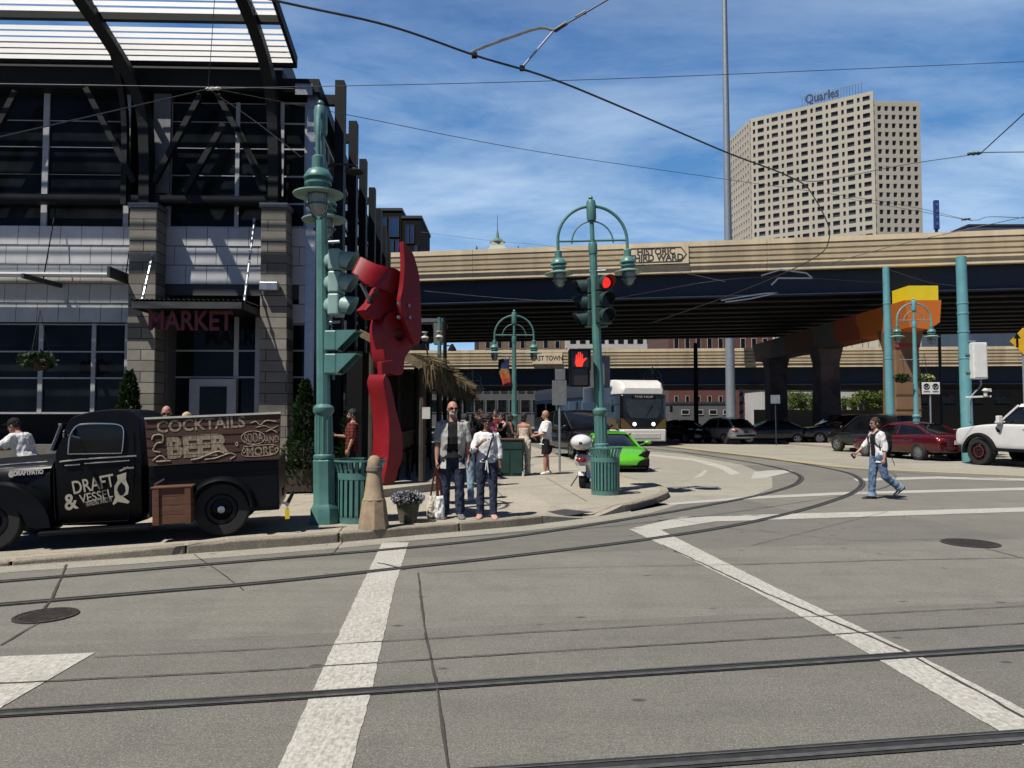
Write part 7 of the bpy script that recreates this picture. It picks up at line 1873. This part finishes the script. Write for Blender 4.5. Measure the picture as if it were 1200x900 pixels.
# ================================================================= thatched canopy along the market's side
CX0, CX1, CY0, CY1 = -3.35, -1.86, 15.9, 31.5
TH = thing('thatched_canopy', 'long thatched canopy on wooden posts along the side of the market', 'canopy', (CX1, CY0, .12))
def C_(x, y, z): return Vector((x - CX1, y - CY0, z - .12))
ze = 2.86
a = MB(); prof = [(CX1 + .05, ze - .05), (CX1 - .25, ze + .10), (CX0, ze + .75), (CX0, ze + .55), (CX1 - .2, ze - .14)]
ny = 20
a.loft([[C_(x, CY0 + (CY1 - CY0) * k / ny, z + random.uniform(-.03, .03)) for x, z in prof] for k in range(ny + 1)]); a.build('roof', mat('dry_thatch', (.20, .15, .085), .95, 0, .4, 14, .6, 50), TH, 0)
a = MB()
def straw(base, d, L, w):
    t = d.normalized(); s_ = t.cross(Vector((random.gauss(0, 1), random.gauss(0, 1), .1))).normalized() * w
    a.add([base - s_, base + s_, base + t * L + s_ * .3, base + t * L - s_ * .3], [(0, 1, 2, 3)])
for _ in range(3400):
    y = random.uniform(CY0 - .05, CY1); straw(C_(CX1 + random.uniform(-.10, .10), y, ze + random.uniform(-.10, .12)), Vector((random.uniform(-.05, .25), random.gauss(0, .18), -1)), random.uniform(.25, .62), .012)
for _ in range(0):
    x = random.uniform(CX0, CX1); straw(C_(x, CY0 + random.uniform(-.06, .1), ze + .0 + (CX1 - x) * .25 + random.uniform(-.1, .1)), Vector((random.gauss(0, .18), random.uniform(-.3, .05), -1)), random.uniform(.25, .6), .012)
for _ in range(900):
    x = random.uniform(CX0, CX1 + .1); straw(C_(x, CY1 + random.uniform(-.1, .1), ze + (CX1 - x) * .25 + random.uniform(-.1, .15)), Vector((random.uniform(-.1, .8), random.uniform(0, .7), -.75)), random.uniform(.4, .9), .014)
for _ in range(1500):
    y = random.uniform(CY0, CY1); x = random.uniform(CX1 - .5, CX1 + .05); straw(C_(x, y, ze + .03 + (CX1 - x) * .25 + .05), Vector((1, random.gauss(0, .25), random.uniform(-.45, .1))), random.uniform(.2, .5), .012)
a.build('thatch_fringe', M['thatch'], TH, 0)
for y in (16.3, 20.0, 23.8, 27.6, 31.0):
    for x in (CX1 - .15, CX0 + .2):
        a = MB(); a.tube([C_(x, y, .12), C_(x, y, ze + (.1 if x > -3 else .5))], [.08, .07], 10); a.build('post', M['bark'], TH)
a = MB(); a.box(CX0 - .35 - CX1, CX0 - CX1 + .0, .3, 14.5, 0, 3.0); a.build('back_wall', M['blackm'], TH, 0)
a = MB(); a.box(-2.0, -1.4, 1.4, 12, 0, 1.05); a.box(-2.05, -1.3, 1.35, 12.05, 1.053, 1.10); a.build('bar_counter', M['wood'], TH, 0, .01)
a = MB(); q = at(500, 484, 16.3); a.box(q.x - CX1 - .08, q.x - CX1 + .08, -.30 + .2, -.08 + .0, q.z - .12 - .12, q.z - .12 + .12) if False else a.cbox((q.x - CX1 + .0, .30, q.z - .12), (.18, .01, .26)); a.build('menu_notice', M['offw'], TH, 0)
for i, (x, y) in enumerate(((-2.6, 17.4), (-2.55, 18.6), (-2.6, 19.9), (-2.5, 21.2))):
    s_ = thing('bar_stool', ('black metal bar stool under the thatched canopy, nearest the sculpture', 'black metal bar stool under the thatched canopy, second from the sculpture', 'black metal bar stool under the thatched canopy, third from the sculpture', 'black metal bar stool under the thatched canopy, farthest from the sculpture')[i], 'stool', (x, y, .12), 0, 'stools under the thatch')
    a = MB(); a.lathe([(.17, .70), (.18, .72), (.18, .75), (.0, .76)], n=16); a.build('seat', M['blackm'], s_)
    for j in range(4):
        q = PI / 4 + j * PI / 2; a = MB(); a.tube([(.12 * math.cos(q), .12 * math.sin(q), .71), (.2 * math.cos(q), .2 * math.sin(q), 0)], .014, 6); a.build('leg', M['blackm'], s_)
# ================================================================= green service cabinet and cup
q = G(598, 558, .12)
cb = thing('service_cabinet', 'dark green panelled cabinet with a brown counter top beside the gathered people', 'cabinet', (q.x, q.y + .2, .12), R(3)); w = 30 / F * q.y / 2; h = at(598, 514, q.y).z - .12
a = MB(); a.box(-w, w, -.24, .24, 0, h - .04); a.build('carcass', mat('bottle_green_paint', (.012, .055, .042), .5, 0, .2, 4), cb, 0, .01)
a = MB(); a.box(-w - .03, w + .03, -.28, .28, h - .038, h); a.build('counter_top', M['wood'], cb, 0, .006)
for s in (-1, 1): 
    a = MB(); a.box(s * w * .5 - w * .40, s * w * .5 + w * .40, -.262, -.242, .08, h * .68); a.build('door', mat('green_door', (.010, .045, .036), .5, 0, .2, 4) if s < 0 else bpy.data.materials['green_door'], cb, 0, .006)
a = MB(); a.box(-w * .9, w * .9, -.258, -.242, h * .72, h * .90); a.build('drawer', bpy.data.materials['green_door'], cb, 0, .006)
q = G(613, 558, .12); a = MB(); a.lathe([(.035, 0), (.05, .13), (.053, .133), (.0, .12)], n=16); o = a.build('cup', M['white'], None); o.location = q; tag(o, 'white paper cup standing on the pavement beside the green cabinet', 'cup')
# ================================================================= plants and planter by the market
def conifer(label, px, ytop, Y, r, base=.12, n=2600):
    p = at(px, ytop, Y); t = thing('conical_shrub', label, 'shrub', (p.x, Y, base), 0, 'evergreen shrubs by the market'); h = p.z - base
    a = MB(); a.tube([(0, 0, .0), (0, 0, h * .8)], [.04, .012], 6); a.build('stem', M['bark'], t); a = MB()
    for _ in range(n):
        f = random.random() ** .8; z = .25 + (h - .25) * f; rr = r * (1 - f) ** .75 * random.uniform(.55, 1.08) * (1 + .18 * math.sin(z * 9 + px)); q = random.uniform(0, 6.283); s = random.uniform(.05, .11)
        c = Vector((rr * math.cos(q), rr * math.sin(q), z)); d = Vector((math.cos(q), math.sin(q), random.uniform(.2, 1.3))).normalized(); e = d.cross(Vector((random.gauss(0, 1), random.gauss(0, 1), random.gauss(0, 1)))).normalized()
        a.add([c - e * s * .3, c + e * s * .3, c + d * s + e * s * .12, c + d * s - e * s * .12], [(0, 1, 2, 3)])
    a.build('foliage', M['leaf'], t, 0)
conifer('dark conical shrub by the left stone column behind the truck cab', 152, 436, 15.3, .42); conifer('tall dark evergreen right of the market door, behind the left lamp post', 358, 447, 14.9, .42); conifer('dark evergreen behind the man in plaid', 416, 455, 16.9, .45)
q = G(349, 577, .12); t = thing('planter_box', 'low dark timber planter with clipped hedge behind the left lamp post', 'planter', (q.x, q.y, .12)); a = MB()
for k in range(3): a.box(-.85, .50, 0, .5, .01 + k * .15, .01 + k * .15 + .143)
a.build('box', wood_mat('dark_timber', (.02, .012, .008), (.04, .024, .014)), t, 0); a = MB(); leaf_cloud(a, (-.17, .25, .50), (.62, .22, .12), 700, .08, 1, .3); a.build('hedge', M['leaf'], t, 0)
a = MB(); q0 = at(331, 541, q.y); q1 = at(384, 536, q.y + .3); a.tube([(q0.x - q.x, .1, q0.z - .12), (q1.x - q.x, .2, q1.z - .12)], .014, 6); a.build('rail', M['dgrey'], t)
# ================================================================= trees beyond the freeway
def tree(label, px, ytop, Y, spread, group, trunk_h=.38):
    p = at(px, ytop, Y); t = thing('street_tree', label, 'tree', (p.x, Y, 0), 0, group); h = p.z; rx = spread / F * Y / 2
    a = MB(); a.tube([(0, 0, 0), (.05, 0, h * .3), (-.05, 0, h * .6)], [.17, .13, .06], 8)
    cl = []
    for k in range(7):
        q = random.uniform(0, 6.283); e = Vector((rx * .62 * math.cos(q), rx * .62 * math.sin(q), h * random.uniform(.55, .85))); a.tube([(0, 0, h * random.uniform(.25, .42)), e * .6 + Vector((0, 0, h * .12)), e], [.09, .05, .02], 6); cl.append(e)
    a.build('trunk', M['bark'], t); a = MB(); cl += [Vector((0, 0, h * .85))] + [Vector((random.uniform(-.8, .8) * rx, random.uniform(-.8, .8) * rx, h * random.uniform(.48, .88))) for _ in range(12)]
    for e in cl: leaf_cloud(a, e, (rx * .36, rx * .36, h * .13), 150, .30, 1, .2)
    a.build('crown', M['leaf2'], t, 0)
TG = 'trees beyond the freeway'
tree('sunlit green tree left of the far pier column', 921, 453, 98, 58, TG); tree('sunlit green tree between the far pier columns', 968, 455, 101, 50, TG); tree('sunlit green tree seen behind the walking woman', 1012, 455, 98, 46, TG); tree('sunlit green tree just left of the slim catenary pole', 1040, 456, 103, 40, TG)
a = MB(); q0 = at(885, 482, 84); q1 = at(1046, 482, 84)
for k in range(3): z = at(885, 481 + k * 3.2, 84).z; a.box(q0.x, q1.x, 84, 84.2, z - .12, z + .08)
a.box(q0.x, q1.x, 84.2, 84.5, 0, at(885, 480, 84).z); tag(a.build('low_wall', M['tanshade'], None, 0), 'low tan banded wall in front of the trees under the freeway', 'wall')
# ================================================================= overhead wires
def wire(label, pts, r=.008, cat='wire', name='overhead_wire', m=None, sag=0, group='overhead tram wires'):
    P = [at(*q) for q in pts]; P = spline(P, 8) if len(P) > 2 else [P[0].lerp(P[1], k / 12) - Vector((0, 0, sag * 4 * (k / 12) * (1 - k / 12))) for k in range(13)]
    o = MB().tube(P, r, 6).build(name, m or M['dgrey'], None); return tag(o, label, cat, group)
wire('thick contact wire curving over the street from upper left towards the freeway', [(60, -62, 7.0), (320, 0, 7.9), (455, 30, 8.4), (560, 66, 9.1), (640, 90, 9.7), (720, 122, 10.5), (850, 178, 12.4), (925, 207, 13.9), (952, 228, 15.4), (972, 278, 18.5), (944, 308, 21.5), (850, 348, 28), (765, 378, 36)], .014)
wire('thin span wire rising slightly to the right across the whole sky', [(246, 104, 13.5), (700, 93, 15), (1230, 71, 17)], .007)
wire('thin span wire falling right from the market front past the tall mast to the freeway', [(246, 103, 13.5), (420, 137, 15), (620, 176, 17.5), (850, 210, 21), (1045, 238, 25), (1140, 259, 26.5)], .007)
wire('span wire from the left edge up to the ring over the market', [(-20, 165, 9.0), (120, 133, 11), (245, 104, 13.5)], .010)
wire('horizontal tie wire across the market glazing', [(-20, 98, 13.4), (120, 100, 13.4), (345, 104, 13.9)], .008)
wire('short stay wire falling right over the market glazing', [(248, 107, 13.5), (300, 143, 13.6), (353, 184, 13.6)], .008)
wire('upright dropper wire over the market roof', [(244, 102, 13.5), (248, 50, 13.0), (252, -10, 12.5)], .006)
wire('slim wire from the top right corner to the far contact wire', [(1210, 124, 11), (1150, 179, 13.2)], .010)
wire('wire running left from the right edge over the office tower', [(1210, 178, 13), (1150, 179, 13.2), (1128, 183, 13.4), (1060, 193, 14), (960, 212, 15), (925, 208, 14)], .008)
wire('feeder wire from the pole tops right to the tower base', [(1210, 256, 20), (1160, 254, 20), (1140, 258, 20.5), (1090, 250, 21), (990, 232, 22)], .008)
wire('pale thin wire across the freeway face at left', [(494, 272, 34), (575, 282, 33), (660, 291, 31), (850, 330, 26)], .007)
wire('lower thin wire crossing the dark girder at left', [(497, 341, 37), (600, 350, 36), (700, 352, 34), (870, 326, 30), (1036, 331, 34)], .007)
wire('diagonal wire over the tan parapet at right', [(970, 309, 24), (1060, 285, 23), (1210, 252, 21)], .012)
wire('pale wire from the slim teal pole up to the thick teal pole', [(1042, 316, 33.5), (1085, 330, 30), (1120, 335, 26.6)], .009)
t = thing('wire_bridle', 'bent steel steady arm holding the thick contact wire over the street', 'wire bracket', at(650, 35, 9.4))
o0 = at(650, 35, 9.4)
a = MB(); a.tube(spline([at(556, 63, 9.1) - o0, at(557, 59, 9.1) - o0, at(600, 43, 9.3) - o0, at(632, 33, 9.4) - o0, at(650, 35.5, 9.4) - o0], 6), .020, 8); a.build('steady_arm', M['alu'], t)
a = MB(); a.tube([at(612, 79, 9.5) - o0, at(648, 37, 9.4) - o0], .014, 8); a.build('stay', M['galv'], t)
a = MB(); a.tube([at(650, 36, 9.4) - o0, at(664, 27, 9.4) - o0], .03, 8); a.tube([at(674, 20, 9.4) - o0, at(686, 14, 9.4) - o0], [.012, .03], 8); a.tube([at(650, 36, 9.4) - o0, at(722, -6, 9.3) - o0], .010, 6); a.build('insulator', M['dgrey'], t)
a = MB()
for x, y, Y in ((556, 65, 9.1), (612, 80, 9.5)): a = MB().cbox(at(x, y, Y) - o0, (.07, .05, .06)); a.build('clamp', M['blackm'], t, 0)
for i, (x, y, Y, lb) in enumerate(((1142, 180, 13.2, 'small insulator on the wire right of the office tower'), (1132, 257, 20.4, 'small insulator on the feeder wire near the top right of the freeway'), (250, 104, 13.5, 'pale strain insulator at the wire knot in front of the market'))):
    q = at(x, y, Y); o = MB().lathe([(.015, -.14), (.035, -.11), (.02, -.06), (.038, -.02), (.02, .03), (.035, .08), (.012, .14)], (0, 0, 0), 10, rot_to((1, .1, .1))).build('insulator', M['offw'] if i == 2 else M['dgrey'], None); o.location = q; tag(o, lb, 'insulator', 'wire insulators')
for nm, lb, pts, Y in (('section_insulator', 'upper silver wire switch hanging in front of the freeway', [(892, 323), (915, 316), (945, 320), (952, 326), (912, 326), (904, 334)], 27), ('section_insulator', 'lower silver wire switch hanging in front of the freeway', [(845, 352), (868, 348), (895, 344), (912, 343), (880, 350), (850, 354)], 29)):
    c = at(pts[0][0], pts[0][1], Y); a = MB()
    for p_, q_ in zip(pts, pts[1:]): a.bar(at(p_[0], p_[1], Y) - c, at(q_[0], q_[1], Y) - c, .035, .05)
    o = a.build(nm, M['alu'], None, 0); o.location = c; tag(o, lb, 'wire switch', 'wire switches')
